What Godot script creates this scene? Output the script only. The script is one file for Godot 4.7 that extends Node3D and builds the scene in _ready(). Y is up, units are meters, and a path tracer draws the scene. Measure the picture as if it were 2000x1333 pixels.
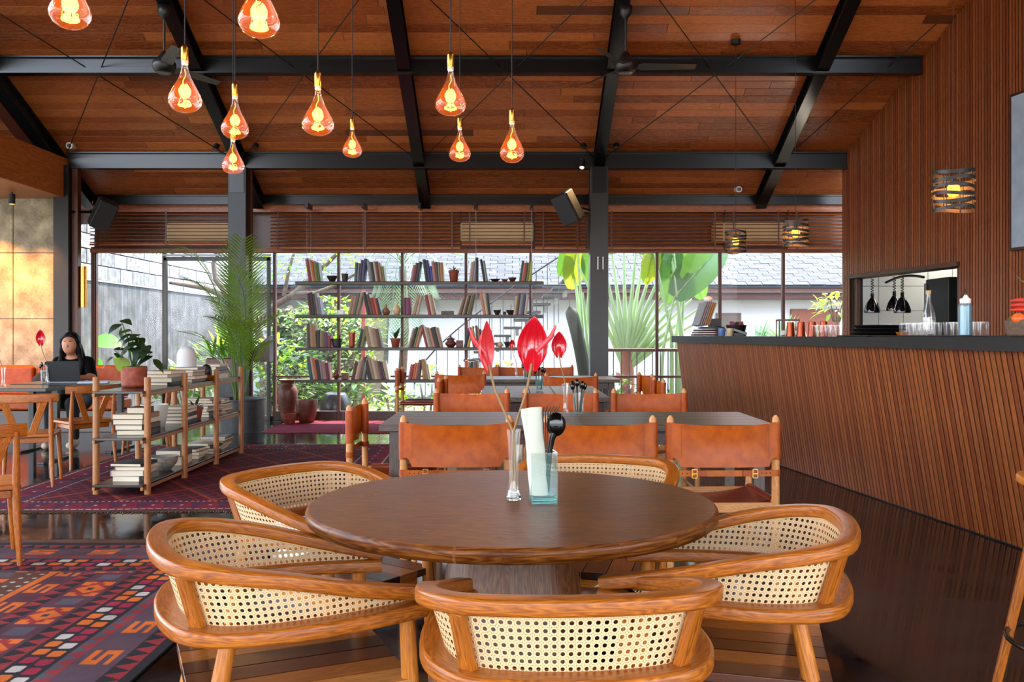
extends Node3D
# A timber-ceilinged cafe: round table and cane chairs in front, leather chairs and a bar behind, garden beyond the glass.
# Distances: x to the right, y up, d (metres away from the camera) = -z.
const F := 1730.0
const EYE := 1.28
var M := {}
var T := {}
var taken := {}
var rng := RandomNumberGenerator.new()

class Geo:
	var v := PackedVector3Array()
	var n := PackedVector3Array()
	var u := PackedVector2Array()
	var ix := PackedInt32Array()
	var uo := Vector2.ZERO
	func vert(p: Vector3, nn: Vector3, uv := Vector2.ZERO) -> int:
		v.append(p); n.append(nn); u.append(uv + uo)
		return v.size() - 1
	func tri(a: int, b: int, c: int) -> void:
		var g := (v[b] - v[a]).cross(v[c] - v[a])
		if g.dot(n[a] + n[b] + n[c]) > 0.0:
			ix.append(a); ix.append(c); ix.append(b)
		else:
			ix.append(a); ix.append(b); ix.append(c)
	func quad(a: int, b: int, c: int, d: int) -> void:
		tri(a, b, c); tri(a, c, d)
	func face(a: Vector3, b: Vector3, c: Vector3, d: Vector3, ua := Vector2(0, 0), ub := Vector2(1, 0), uc := Vector2(1, 1), ud := Vector2(0, 1)) -> void:
		var nn := (c - a).cross(b - a)
		if nn.length_squared() < 1e-14:
			nn = (d - a).cross(c - a)
		nn = nn.normalized()
		var i := vert(a, nn, ua)
		vert(b, nn, ub); vert(c, nn, uc); vert(d, nn, ud)
		ix.append_array(PackedInt32Array([i, i + 1, i + 2, i, i + 2, i + 3]))
	# box with chamfered edges (c = 0: plain). uv in metres, u along the longest side
	func box(t: Transform3D, s: Vector3, c := 0.0) -> void:
		var h := s * 0.5
		var la := 0
		if s.y > s[la]: la = 1
		if s.z > s[la]: la = 2
		c = minf(c, minf(h.x, minf(h.y, h.z)) * 0.9)
		var id := {}
		for ax in 3:
			var a1 := (ax + 1) % 3
			var a2 := (ax + 2) % 3
			for sg in [-1.0, 1.0]:
				var q := []
				for k in [[-1, -1], [1, -1], [1, 1], [-1, 1]]:
					var p := Vector3.ZERO
					p[ax] = h[ax] * sg
					p[a1] = (h[a1] - c) * k[0]
					p[a2] = (h[a2] - c) * k[1]
					var nn := Vector3.ZERO
					nn[ax] = sg
					var uv := Vector2.ZERO
					if ax == la: uv = Vector2(p[a1], p[a2])
					else: uv = Vector2(p[la], p[a2 if a1 == la else a1] + ax * 0.37)
					var i := vert(t * p, (t.basis * nn).normalized(), uv)
					q.append(i)
					if c > 0.0:
						var g := Vector3i.ZERO
						g[ax] = int(sg); g[a1] = k[0]; g[a2] = k[1]
						id[[g, ax]] = i
				quad(q[0], q[1], q[2], q[3])
		if c > 0.0:
			for ax in 3:
				var a1 := (ax + 1) % 3
				var a2 := (ax + 2) % 3
				for s1 in [-1, 1]:
					for s2 in [-1, 1]:
						var g0 := Vector3i.ZERO
						g0[ax] = -1; g0[a1] = s1; g0[a2] = s2
						var g1 := g0
						g1[ax] = 1
						quad(id[[g0, a1]], id[[g1, a1]], id[[g1, a2]], id[[g0, a2]])
			for sx in [-1, 1]:
				for sy in [-1, 1]:
					for sz in [-1, 1]:
						var g := Vector3i(sx, sy, sz)
						tri(id[[g, 0]], id[[g, 1]], id[[g, 2]])
	func bx(cx: float, cy: float, cz: float, sx: float, sy: float, sz: float, c := 0.0) -> void:
		box(Transform3D(Basis.IDENTITY, Vector3(cx, cy, cz)), Vector3(sx, sy, sz), c)
	# beam from a to b, sx across, sy along the up side
	func beam(a: Vector3, b: Vector3, sx: float, sy: float, c := 0.0, up := Vector3.UP) -> void:
		var z := (b - a).normalized()
		if absf(z.dot(up)) > 0.99: up = Vector3.RIGHT
		var x := up.cross(z).normalized()
		box(Transform3D(Basis(x, z.cross(x), z), (a + b) * 0.5), Vector3(sx, sy, a.distance_to(b)), c)
	# round tube along points; r: one radius or one for each point
	func tube(p: Array, r, seg := 8, caps := true) -> void:
		var m := p.size()
		var x := Vector3.ZERO
		var rows := []
		var len := 0.0
		for i in m:
			var t: Vector3 = (p[mini(i + 1, m - 1)] - p[maxi(i - 1, 0)]).normalized()
			if i == 0:
				x = t.cross(Vector3.UP if absf(t.y) < 0.9 else Vector3.RIGHT).normalized()
			else:
				x = (x - t * x.dot(t)).normalized()
				len += p[i].distance_to(p[i - 1])
			var y := t.cross(x)
			var rr: float = r[i] if r is Array else r
			var slope := 0.0
			if r is Array and i > 0 and i < m - 1:
				slope = (r[i - 1] - r[i + 1]) / maxf(1e-5, p[i + 1].distance_to(p[i - 1]))
			var row := []
			for k in seg + 1:
				var an := TAU * k / seg
				var dn := x * cos(an) + y * sin(an)
				row.append(vert(p[i] + dn * rr, (dn + t * slope).normalized(), Vector2(len, rr * an)))
			rows.append(row)
			if caps and (i == 0 or i == m - 1) and rr > 1e-4:
				var cn := -t if i == 0 else t
				var cc := vert(p[i], cn, Vector2(0, 0))
				var ring := []
				for k in seg + 1:
					var an := TAU * k / seg
					ring.append(vert(p[i] + (x * cos(an) + y * sin(an)) * rr, cn, Vector2(cos(an), sin(an)) * rr))
				for k in seg:
					tri(cc, ring[k], ring[k + 1])
		for i in m - 1:
			for k in seg:
				quad(rows[i][k], rows[i][k + 1], rows[i + 1][k + 1], rows[i + 1][k])
	# profile: Vector2(radius, height) from bottom to top
	func lathe(prof: Array, seg := 20, at := Vector3.ZERO, squash := Vector3.ONE) -> void:
		var rows := []
		var len := 0.0
		for i in prof.size():
			var a: Vector2 = prof[maxi(i - 1, 0)]
			var b: Vector2 = prof[mini(i + 1, prof.size() - 1)]
			var tn := (b - a).normalized()
			var nn := Vector2(tn.y, -tn.x)
			if i > 0: len += prof[i].distance_to(prof[i - 1])
			var row := []
			for k in seg + 1:
				var an := TAU * k / seg
				var c := cos(an)
				var s := sin(an)
				row.append(vert(at + Vector3(c * prof[i].x, prof[i].y, s * prof[i].x) * squash, Vector3(c * nn.x, nn.y, s * nn.x).normalized(), Vector2(len, an * 0.12)))
			rows.append(row)
		for i in prof.size() - 1:
			for k in seg:
				quad(rows[i][k], rows[i][k + 1], rows[i + 1][k + 1], rows[i + 1][k])
	# hard-edged lathe: every profile segment has its own normals
	func turned(prof: Array, seg := 20, at := Vector3.ZERO) -> void:
		for i in prof.size() - 1:
			lathe([prof[i], prof[i + 1]], seg, at)
	# closed 2-D profile carried along points, ups[i] = profile y direction
	func sweep(p: Array, prof: Array, ups: Array, caps := true) -> void:
		var m := p.size()
		var k := prof.size()
		var per := [0.0]
		for j in k:
			per.append(per[j] + prof[j].distance_to(prof[(j + 1) % k]))
		var rows := []
		var len := 0.0
		for i in m:
			var t: Vector3 = (p[mini(i + 1, m - 1)] - p[maxi(i - 1, 0)]).normalized()
			var y: Vector3 = ups[i]
			var x := y.cross(t).normalized()
			y = t.cross(x).normalized()
			if i > 0: len += p[i].distance_to(p[i - 1])
			var row := []
			for j in k + 1:
				var q: Vector2 = prof[j % k]
				var e: Vector2 = prof[(j + 1) % k] - prof[(j + k - 1) % k]
				var nn := Vector2(e.y, -e.x).normalized()
				row.append(vert(p[i] + x * q.x + y * q.y, (x * nn.x + y * nn.y).normalized(), Vector2(len, per[j])))
			rows.append(row)
			if caps and (i == 0 or i == m - 1):
				var cn := -t if i == 0 else t
				var c0 := vert(p[i], cn)
				var ring := []
				for j in k + 1:
					var q: Vector2 = prof[j % k]
					ring.append(vert(p[i] + x * q.x + y * q.y, cn, q))
				for j in k: tri(c0, ring[j], ring[j + 1])
		for i in m - 1:
			for j in k:
				quad(rows[i][j], rows[i][j + 1], rows[i + 1][j + 1], rows[i + 1][j])
	# smooth sheet: f(s, t) with s, t in 0..1
	func sheet(nu: int, nv: int, f: Callable, us := 1.0, vs := 1.0) -> void:
		var b := v.size()
		for j in nv + 1:
			for i in nu + 1:
				vert(f.call(float(i) / nu, float(j) / nv), Vector3.ZERO, Vector2(us * i / nu, vs * j / nv))
		var acc := PackedVector3Array()
		acc.resize(v.size() - b)
		for j in nv:
			for i in nu:
				var q := [b + j * (nu + 1) + i, b + j * (nu + 1) + i + 1, b + (j + 1) * (nu + 1) + i + 1, b + (j + 1) * (nu + 1) + i]
				var nn: Vector3 = (v[q[2]] - v[q[0]]).cross(v[q[1]] - v[q[0]]) + (v[q[3]] - v[q[0]]).cross(v[q[2]] - v[q[0]])
				for e in q: acc[e - b] += nn
				ix.append_array(PackedInt32Array([q[0], q[1], q[2], q[0], q[2], q[3]]))
		for i in acc.size():
			n[b + i] = acc[i].normalized()
	# a ball, squashed
	func ball(c: Vector3, r: Vector3, seg := 12, rings := 8) -> void:
		var rows := []
		for i in rings + 1:
			var la := PI * (float(i) / rings - 0.5)
			var row := []
			for k in seg + 1:
				var an := TAU * k / seg
				var p := Vector3(cos(la) * cos(an), sin(la), cos(la) * sin(an))
				row.append(vert(c + p * r, (p / r).normalized(), Vector2(an * 0.1, la * 0.1)))
			rows.append(row)
		for i in rings:
			for k in seg:
				quad(rows[i][k], rows[i][k + 1], rows[i + 1][k + 1], rows[i + 1][k])
	# pointed leaf: base a, direction d, up side n, bent down by droop
	func leaf(a: Vector3, d: Vector3, up: Vector3, len: float, wid: float, droop := 0.2, parts := 3, fold := 0.15) -> void:
		d = d.normalized()
		var x := d.cross(up).normalized()
		if x.length_squared() < 0.5: x = Vector3.RIGHT
		var y := x.cross(d)
		var pl := -1; var pm := -1; var pr := -1
		for i in parts + 1:
			var t := float(i) / parts
			var w := wid * 0.5 * sin(PI * pow(t, 0.75)) + 0.0004
			var p := a + d * len * t - y * droop * len * t * t
			var nn := (y + d * droop * 2.0 * t).normalized()
			var l := vert(p - x * w + y * w * fold, nn, Vector2(t, 0))
			var mm := vert(p, nn, Vector2(t, 0.5))
			var r := vert(p + x * w + y * w * fold, nn, Vector2(t, 1))
			if i > 0:
				quad(pl, pm, mm, l)
				quad(pm, pr, r, mm)
			pl = l; pm = mm; pr = r
	func mesh() -> ArrayMesh:
		var a := []
		a.resize(Mesh.ARRAY_MAX)
		a[Mesh.ARRAY_VERTEX] = v
		a[Mesh.ARRAY_NORMAL] = n
		a[Mesh.ARRAY_TEX_UV] = u
		a[Mesh.ARRAY_INDEX] = ix
		var m := ArrayMesh.new()
		m.add_surface_from_arrays(Mesh.PRIMITIVE_TRIANGLES, a)
		return m

func W(x: float, y: float, d: float) -> Vector3:
	return Vector3(x, y, -d)

func numbered(called: String) -> String:
	var k: int = taken.get(called, -1) + 1
	taken[called] = k
	return called if k == 0 else "%s_%03d" % [called, k]

func tag(o: Node, label: String, category: String, group := "") -> void:
	o.set_meta("label", label)
	o.set_meta("category", category)
	if group: o.set_meta("group", group)

# a Node3D at a thing's base whose children are its parts
func thing(called: String, label: String, category: String, pos := Vector3.ZERO, turn := 0.0, group := "") -> Node3D:
	var o := Node3D.new()
	o.name = numbered(called)
	add_child(o)
	o.position = pos
	o.rotation.y = turn
	tag(o, label, category, group)
	return o

func part(parent: Node, called: String, g, m: Material, xf := Transform3D.IDENTITY) -> MeshInstance3D:
	var o := MeshInstance3D.new()
	o.name = called
	o.mesh = g.mesh() if g is Geo else g
	o.material_override = m
	o.transform = xf
	o.cast_shadow = GeometryInstance3D.SHADOW_CASTING_SETTING_ON
	parent.add_child(o, true)
	return o

# a thing that is one mesh
func solo(called: String, label: String, category: String, g, m: Material, xf := Transform3D.IDENTITY, group := "") -> MeshInstance3D:
	var o := part(self, numbered(called), g, m, xf)
	tag(o, label, category, group)
	return o

func struct_root(called: String) -> Node3D:
	var o := Node3D.new()
	o.name = numbered(called)
	o.set_meta("kind", "structure")
	add_child(o)
	return o

func struct(called: String, g, m: Material, xf := Transform3D.IDENTITY) -> MeshInstance3D:
	var o := part(self, numbered(called), g, m, xf)
	o.set_meta("kind", "structure")
	return o

func xf(pos: Vector3, ry := 0.0, rx := 0.0, rz := 0.0) -> Transform3D:
	return Transform3D(Basis.from_euler(Vector3(rx, ry, rz)), pos)

func copy_of(o: Node3D, label: String, pos: Vector3, turn: float) -> Node3D:
	var c: Node3D = o.duplicate()
	c.name = numbered(String(o.name).get_slice("_0", 0))
	add_child(c)
	c.position = pos
	c.rotation.y = turn
	c.set_meta("label", label)
	return c

# ---------- textures and materials ----------
func noise_bytes(w: int, h: int, sw: int, freq: float, seed: int, oct := 4) -> PackedByteArray:
	var f := FastNoiseLite.new()
	f.seed = seed
	f.frequency = freq
	f.fractal_octaves = oct
	f.noise_type = FastNoiseLite.TYPE_SIMPLEX_SMOOTH
	var im := f.get_seamless_image(sw, h, false, false, 0.15)
	im.convert(Image.FORMAT_L8)
	if sw != w: im.resize(w, h, Image.INTERPOLATE_CUBIC)
	return im.get_data()

func image_tex(w: int, h: int, b: PackedByteArray) -> ImageTexture:
	var im := Image.create_from_data(w, h, false, Image.FORMAT_RGB8, b)
	return ImageTexture.create_from_image(im)

func wood_tex(seed: int, dark: Color, contrast: float) -> ImageTexture:
	var w := 1024
	var h := 256
	var a := noise_bytes(w, h, 96, 0.018, seed, 3)
	var b := noise_bytes(w, h, 48, 0.11, seed + 1, 3)
	var c := noise_bytes(w, h, 128, 0.35, seed + 2, 2)
	var out := PackedByteArray()
	out.resize(w * h * 3)
	for i in w * h:
		var ring := absf(fposmod(a[i] / 255.0 * 6.0, 1.0) * 2.0 - 1.0)
		var t := clampf((ring * 0.45 + b[i] / 255.0 * 0.4 + c[i] / 255.0 * 0.25 - 0.1) * contrast + 1.0 - contrast, 0.0, 1.0)
		out[i * 3] = int(255.0 * lerpf(dark.r, 1.0, t))
		out[i * 3 + 1] = int(255.0 * lerpf(dark.g, 1.0, t))
		out[i * 3 + 2] = int(255.0 * lerpf(dark.b, 1.0, t))
	return image_tex(w, h, out)

func cloud_tex(w: int, seed: int, lo: Color, hi: Color, freq := 0.01, oct := 5, streak := false) -> ImageTexture:
	var a := noise_bytes(w, w, w if not streak else w, freq, seed, oct)
	var b := noise_bytes(w, w, w, freq * 9.0, seed + 5, 3)
	var c := a
	if streak:
		var f := FastNoiseLite.new()
		f.seed = seed + 9
		f.frequency = 0.06
		var im := f.get_seamless_image(w, 24)
		im.convert(Image.FORMAT_L8)
		im.resize(w, w, Image.INTERPOLATE_CUBIC)
		c = im.get_data()
	var out := PackedByteArray()
	out.resize(w * w * 3)
	for i in w * w:
		var t := a[i] / 255.0 * 0.75 + b[i] / 255.0 * 0.25
		if streak: t = t * 0.55 + c[i] / 255.0 * 0.45
		t = clampf((t - 0.5) * 1.5 + 0.5, 0.0, 1.0)
		out[i * 3] = int(255.0 * lerpf(lo.r, hi.r, t))
		out[i * 3 + 1] = int(255.0 * lerpf(lo.g, hi.g, t))
		out[i * 3 + 2] = int(255.0 * lerpf(lo.b, hi.b, t))
	return image_tex(w, w, out)

func plain(c: Color, rough := 0.6, metal := 0.0, spec := 0.5) -> StandardMaterial3D:
	var m := StandardMaterial3D.new()
	m.albedo_color = c
	m.roughness = rough
	m.metallic = metal
	m.metallic_specular = spec
	return m

func wood(c: Color, rough := 0.45, tex := "wood", su := 1.0, sv := 4.0, spec := 0.5) -> StandardMaterial3D:
	var m := plain(c, rough, 0.0, spec)
	m.albedo_texture = T[tex]
	m.uv1_scale = Vector3(su, sv, 1)
	m.texture_filter = BaseMaterial3D.TEXTURE_FILTER_LINEAR_WITH_MIPMAPS_ANISOTROPIC
	return m

func tri_mat(c: Color, tex: String, size: float, rough := 0.8, bump := 0.0, btex := "") -> StandardMaterial3D:
	var m := plain(c, rough)
	if tex: m.albedo_texture = T[tex]
	m.uv1_triplanar = true
	m.uv1_world_triplanar = true
	m.uv1_scale = Vector3.ONE / size
	if bump > 0.0:
		m.heightmap_enabled = true
		m.heightmap_scale = bump
		m.heightmap_texture = T[btex if btex else tex]
	return m

func leafy(c: Color, back: Color, rough := 0.5) -> StandardMaterial3D:
	var m := plain(c, rough)
	m.backlight_enabled = true
	m.backlight = back
	return m

func glass(c: Color, a: float) -> StandardMaterial3D:
	var m := plain(Color(c.r, c.g, c.b, a), 0.03)
	m.transparency = BaseMaterial3D.TRANSPARENCY_ALPHA
	return m

func solid_glass(c: Color) -> StandardMaterial3D:
	var m := plain(Color(c.r, c.g, c.b, 0.0), 0.02)
	m.refraction_enabled = true
	m.refraction_scale = 0.05
	return m

func glow(c: Color, e: float) -> StandardMaterial3D:
	var m := plain(c, 0.6)
	m.emission_enabled = true
	m.emission = c
	m.emission_energy_multiplier = e
	return m

func make_materials() -> void:
	T.wood = wood_tex(11, Color(0.50, 0.40, 0.33), 0.85)
	T.wood_b = wood_tex(57, Color(0.38, 0.28, 0.22), 1.0)
	T.wood_c = wood_tex(91, Color(0.62, 0.53, 0.45), 0.9)
	T.cloud = cloud_tex(512, 3, Color(0.62, 0.61, 0.60), Color(1, 1, 1), 0.008)
	T.floor = cloud_tex(1024, 8, Color(0.25, 0.25, 0.26), Color(1, 1, 1), 0.006, 6)
	T.stain = cloud_tex(512, 21, Color(0.42, 0.44, 0.46), Color(1, 1, 1), 0.012, 5, true)
	T.fine = cloud_tex(256, 33, Color(0.75, 0.75, 0.75), Color(1, 1, 1), 0.05, 4)
	T.leather = cloud_tex(512, 44, Color(0.84, 0.78, 0.72), Color(1, 1, 1), 0.012, 4)
	M.teak = wood(Color(0.74, 0.43, 0.13), 0.30, "wood", 1.4, 5.0, 0.4)
	M.teak_top = wood(Color(0.56, 0.335, 0.125), 0.36, "wood_b", 0.8, 4.5, 0.3)
	M.teak_light = wood(Color(0.78, 0.48, 0.16), 0.38, "wood_c", 1.2, 5.0, 0.4)
	M.teak_dark = wood(Color(0.42, 0.23, 0.12), 0.36, "wood_b", 1.2, 4.0)
	M.post = wood(Color(0.82, 0.57, 0.29), 0.42, "wood_c", 1.5, 6.0)
	M.shelf_post = wood(Color(0.68, 0.45, 0.20), 0.45, "wood_c", 1.2, 6.0)
	M.shelf_dark = wood(Color(0.24, 0.16, 0.12), 0.35, "wood", 1.0, 4.0)
	M.rustic = wood(Color(0.40, 0.31, 0.25), 0.42, "wood_b", 0.9, 3.5)
	M.seat_wood = [wood(Color(0.38, 0.21, 0.11), 0.28, "wood", 1.0, 4.0, 0.4), wood(Color(0.64, 0.39, 0.17), 0.28, "wood_c", 1.0, 4.0, 0.4), wood(Color(0.25, 0.13, 0.075), 0.28, "wood_b", 1.0, 4.0, 0.4), wood(Color(0.80, 0.55, 0.28), 0.3, "wood_c", 1.0, 4.0, 0.4)]
	M.ceil = []
	for c in [Color(0.79, 0.48, 0.26), Color(0.75, 0.44, 0.22), Color(0.82, 0.51, 0.28), Color(0.72, 0.41, 0.20), Color(0.78, 0.48, 0.28), Color(0.46, 0.27, 0.17)]:
		M.ceil.append(wood(c, 0.36, ["wood", "wood_b", "wood_c"][M.ceil.size() % 3], 0.7, 3.0))
	M.slat = []
	for c in [Color(0.58, 0.32, 0.14), Color(0.62, 0.35, 0.16), Color(0.53, 0.275, 0.12), Color(0.58, 0.34, 0.17)]:
		M.slat.append(wood(c, 0.4, ["wood", "wood_c"][M.slat.size() % 2], 0.6, 5.0))
	M.backing = plain(Color(0.05, 0.035, 0.03), 0.8)
	M.blind = wood(Color(0.72, 0.39, 0.17), 0.4, "wood_c", 0.6, 5.0)
	M.frame_wood = wood(Color(0.40, 0.19, 0.10), 0.45, "wood", 0.8, 4.0)
	M.soffit = wood(Color(0.80, 0.48, 0.21), 0.45, "wood_c", 0.35, 1.5)
	M.steel = plain(Color(0.05, 0.052, 0.058), 0.28, 0.2)
	M.column = tri_mat(Color(0.075, 0.082, 0.08), "cloud", 0.6, 0.4)
	M.black = plain(Color(0.03, 0.03, 0.032), 0.45)
	M.black_gloss = plain(Color(0.015, 0.015, 0.018), 0.12)
	M.grey_metal = plain(Color(0.45, 0.46, 0.47), 0.35, 0.8)
	M.brass = plain(Color(0.78, 0.56, 0.25), 0.25, 1.0)
	M.wire = plain(Color(0.5, 0.5, 0.5), 0.3, 0.8)
	M.cord = plain(Color(0.04, 0.035, 0.03), 0.6)
	M.concrete = tri_mat(Color(0.70, 0.65, 0.54), "cloud", 1.6, 0.75)
	M.leather = []
	for c in [Color(0.65, 0.30, 0.015), Color(0.61, 0.265, 0.015), Color(0.68, 0.345, 0.055)]:
		var lm := plain(c, 0.42, 0.0, 0.35)
		lm.albedo_texture = T.leather
		lm.uv1_scale = Vector3(2, 2, 1)
		M.leather.append(lm)
	var ld := plain(Color(0.42, 0.155, 0.075), 0.3)
	ld.albedo_texture = T.leather
	ld.uv1_scale = Vector3(2, 2, 1)
	M.leather_seat = ld
	M.pane = glass(Color(0.9, 0.95, 0.95), 0.015)
	M.pane.metallic_specular = 0.16
	M.clear = glass(Color(0.92, 0.96, 0.95), 0.012)
	M.aqua = glass(Color(0.35, 0.70, 0.66), 0.07)
	M.aqua_solid = solid_glass(Color(0.55, 0.85, 0.82))
	M.clear_solid = solid_glass(Color(0.95, 0.98, 0.97))
	M.amber = glass(Color(0.95, 0.56, 0.14), 0.022)
	M.filament = glow(Color(1.0, 0.60, 0.20), 3.2)
	M.warm_bulb = glow(Color(1.0, 0.62, 0.18), 4.0)
	M.white = plain(Color(0.85, 0.84, 0.82), 0.55)
	M.paper = plain(Color(0.78, 0.73, 0.64), 0.9)
	M.terracotta = tri_mat(Color(0.60, 0.27, 0.16), "cloud", 0.35, 0.7)
	M.terracotta_dark = tri_mat(Color(0.42, 0.19, 0.12), "cloud", 0.35, 0.45)
	M.stone = tri_mat(Color(0.62, 0.59, 0.54), "cloud", 0.2, 0.85)
	M.soil = plain(Color(0.10, 0.07, 0.05), 0.95)
	M.leaf_palm = leafy(Color(0.27, 0.38, 0.10), Color(0.45, 0.55, 0.1), 0.42)
	M.leaf_dark = leafy(Color(0.07, 0.14, 0.05), Color(0.1, 0.25, 0.05), 0.4)
	M.leaf_mid = leafy(Color(0.20, 0.33, 0.10), Color(0.5, 0.7, 0.15))
	M.leaf_lime = leafy(Color(0.36, 0.46, 0.14), Color(0.7, 0.85, 0.2))
	M.leaf_pale = leafy(Color(0.34, 0.47, 0.28), Color(0.25, 0.38, 0.18))
	M.banana = leafy(Color(0.17, 0.31, 0.14), Color(0.3, 0.45, 0.12), 0.35)
	M.banana_lime = leafy(Color(0.40, 0.46, 0.10), Color(0.5, 0.55, 0.08), 0.4)
	M.stalk = leafy(Color(0.62, 0.72, 0.50), Color(0.4, 0.5, 0.3), 0.5)
	M.bark = tri_mat(Color(0.52, 0.42, 0.34), "stain", 0.5, 0.9)
	M.vine = tri_mat(Color(0.33, 0.30, 0.19), "stain", 0.4, 0.95)
	M.stem = plain(Color(0.50, 0.38, 0.22), 0.55)
	var an := plain(Color(0.72, 0.06, 0.12), 0.16)
	an.clearcoat_enabled = true
	an.clearcoat = 0.6
	an.clearcoat_roughness = 0.1
	M.anthurium = an
	M.anthurium_b = plain(Color(0.80, 0.20, 0.22), 0.3)
	M.tile = plain(Color(0.72, 0.73, 0.72), 0.25)

func _ready() -> void:
	rng.seed = 7
	set_camera_and_light()
	make_materials()
	build_shell()
	build_ceiling()
	build_steel()
	build_window_wall()
	build_blinds()
	build_bar_wall()
	build_bar()
	build_left_bay()
	build_rugs()
	build_round_table_group()
	build_leather_groups()
	build_left_tables()
	build_bookcase()
	build_hanging_shelf()
	build_floor_pots()
	build_bar_things()
	build_lamps()
	build_fans_and_fittings()
	build_garden()
	build_person()

func set_camera_and_light() -> void:
	var cam := Camera3D.new()
	cam.name = "camera"
	cam.projection = Camera3D.PROJECTION_FRUSTUM
	cam.near = 0.05
	cam.far = 200.0
	cam.size = 0.05 * 1333.0 / F
	cam.frustum_offset = Vector2(0, -0.05 * 11.5 / F)
	cam.position = Vector3(0, EYE, 0)
	add_child(cam)
	cam.current = true
	var sky := ProceduralSkyMaterial.new()
	sky.sky_top_color = Color(0.78, 0.87, 0.98)
	sky.sky_horizon_color = Color(0.96, 0.97, 0.98)
	sky.sky_curve = 0.2
	sky.ground_bottom_color = Color(0.45, 0.43, 0.40)
	sky.ground_horizon_color = Color(0.62, 0.60, 0.57)
	sky.sky_energy_multiplier = 2.5
	sky.ground_energy_multiplier = 1.3
	var e := Environment.new()
	e.background_mode = Environment.BG_SKY
	e.sky = Sky.new()
	e.sky.sky_material = sky
	e.tonemap_mode = Environment.TONE_MAPPER_LINEAR
	e.tonemap_exposure = 1.25
	e.sdfgi_enabled = true
	e.ssao_enabled = true
	e.ssil_enabled = true
	var we := WorldEnvironment.new()
	we.name = "world"
	we.environment = e
	add_child(we)
	var sun := DirectionalLight3D.new()
	sun.name = "sun"
	sun.light_color = Color(1.0, 0.94, 0.84)
	sun.light_energy = 6.5
	sun.light_angular_distance = 0.6
	sun.shadow_enabled = true
	add_child(sun)
	sun.look_at_from_position(Vector3.ZERO, Vector3(-0.34, -1.0, 0.52), Vector3.UP)

func ceil_h(d: float) -> float:
	return 9.66 - 0.48 * d

func build_shell() -> void:
	var fm := tri_mat(Color(0.115, 0.12, 0.13), "floor", 2.6, 0.18)
	fm.roughness_texture = T.floor
	fm.roughness_texture_channel = BaseMaterial3D.TEXTURE_CHANNEL_RED
	var g := Geo.new()
	g.bx(-1.2, -0.1, -4.75, 16.8, 0.2, 17.5)
	struct("floor", g, fm)
	# garden and terrace ground round the building
	g = Geo.new()
	g.bx(0, -0.30, -5, 90, 0.2, 90)
	struct("ground", g, tri_mat(Color(0.40, 0.37, 0.31), "cloud", 3.0, 0.95))
	g = Geo.new()
	g.bx(-14.3, -0.12, -1, 9.3, 0.16, 26)
	struct("terrace_left", g, tri_mat(Color(0.80, 0.77, 0.71), "cloud", 2.0, 0.85))
	g = Geo.new()
	g.bx(-0.5, -0.12, 11, 22, 0.16, 14)
	struct("terrace_front", g, tri_mat(Color(0.84, 0.80, 0.73), "cloud", 2.0, 0.85))
	# right wall from the bar to the terrace, near side
	g = Geo.new()
	g.beam(W(6.85, 2.9, 0.0), W(5.85, 2.9, 5.9), 0.2, 5.8)
	struct("wall_right_front", g, M.concrete)

func build_ceiling() -> void:
	var sl := sqrt(1.0 + 0.48 * 0.48)
	var root := struct_root("ceiling")
	var g := Geo.new()
	# roof build-up above the boards, both slopes, ridge at d = 5.5
	g.beam(W(-0.9, ceil_h(5.5) + 0.13, 5.5), W(-0.9, ceil_h(13.95) + 0.13, 13.95), 13.4, 0.16)
	part(root, "roof_deck", g, M.frame_wood)
	g = Geo.new()
	g.beam(W(-0.4, ceil_h(5.5) + 0.13, 5.5), W(-0.4, ceil_h(5.5) + 0.13 - 0.48 * 8.2, -2.7), 12.4, 0.16)
	part(root, "roof_deck", g, M.ceil[1])
	# boards over the nearer, unseen part of the slope
	g = Geo.new()
	g.beam(W(-0.4, ceil_h(5.5) + 0.02, 5.5), W(-0.4, ceil_h(9.02) + 0.02, 9.02), 12.4, 0.03)
	part(root, "board_lining", g, M.ceil[0])
	# single boards where they can be told apart
	var variants := []
	for k in 9:
		var b := Geo.new()
		b.uo = Vector2(rng.randf() * 3, rng.randf())
		b.box(Transform3D.IDENTITY, Vector3([1.7, 2.3, 2.9][k % 3], 0.022, 0.131), 0.003)
		variants.append(b.mesh())
	var tilt := atan(0.48)
	var row := 0
	var d := 9.06
	while d < 13.42:
		var x := -6.55 - rng.randf() * 0.8
		while x < 5.75:
			var k := rng.randi_range(0, 8)
			var l: float = [1.7, 2.3, 2.9][k % 3]
			var tone := rng.randi_range(0, 4) if rng.randf() > 0.04 else 5
			part(root, "plank", variants[k], M.ceil[tone], Transform3D(Basis.from_euler(Vector3(-tilt, 0, 0)), W(x + l / 2, ceil_h(d) + 0.012 + rng.randf() * 0.003, d)))
			x += l + 0.003
		row += 1
		d += 0.134 / sl

func i_beam(g: Geo, a: Vector3, b: Vector3, w: float, h: float, up := Vector3.UP) -> void:
	var z := (b - a).normalized()
	var x := up.cross(z).normalized()
	var y := z.cross(x)
	g.beam(a + y * (h / 2 - 0.008), b + y * (h / 2 - 0.008), w, 0.016, 0.0, up)
	g.beam(a - y * (h / 2 - 0.008), b - y * (h / 2 - 0.008), w, 0.016, 0.0, up)
	g.beam(a, b, 0.03, h - 0.03, 0.0, up)

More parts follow.
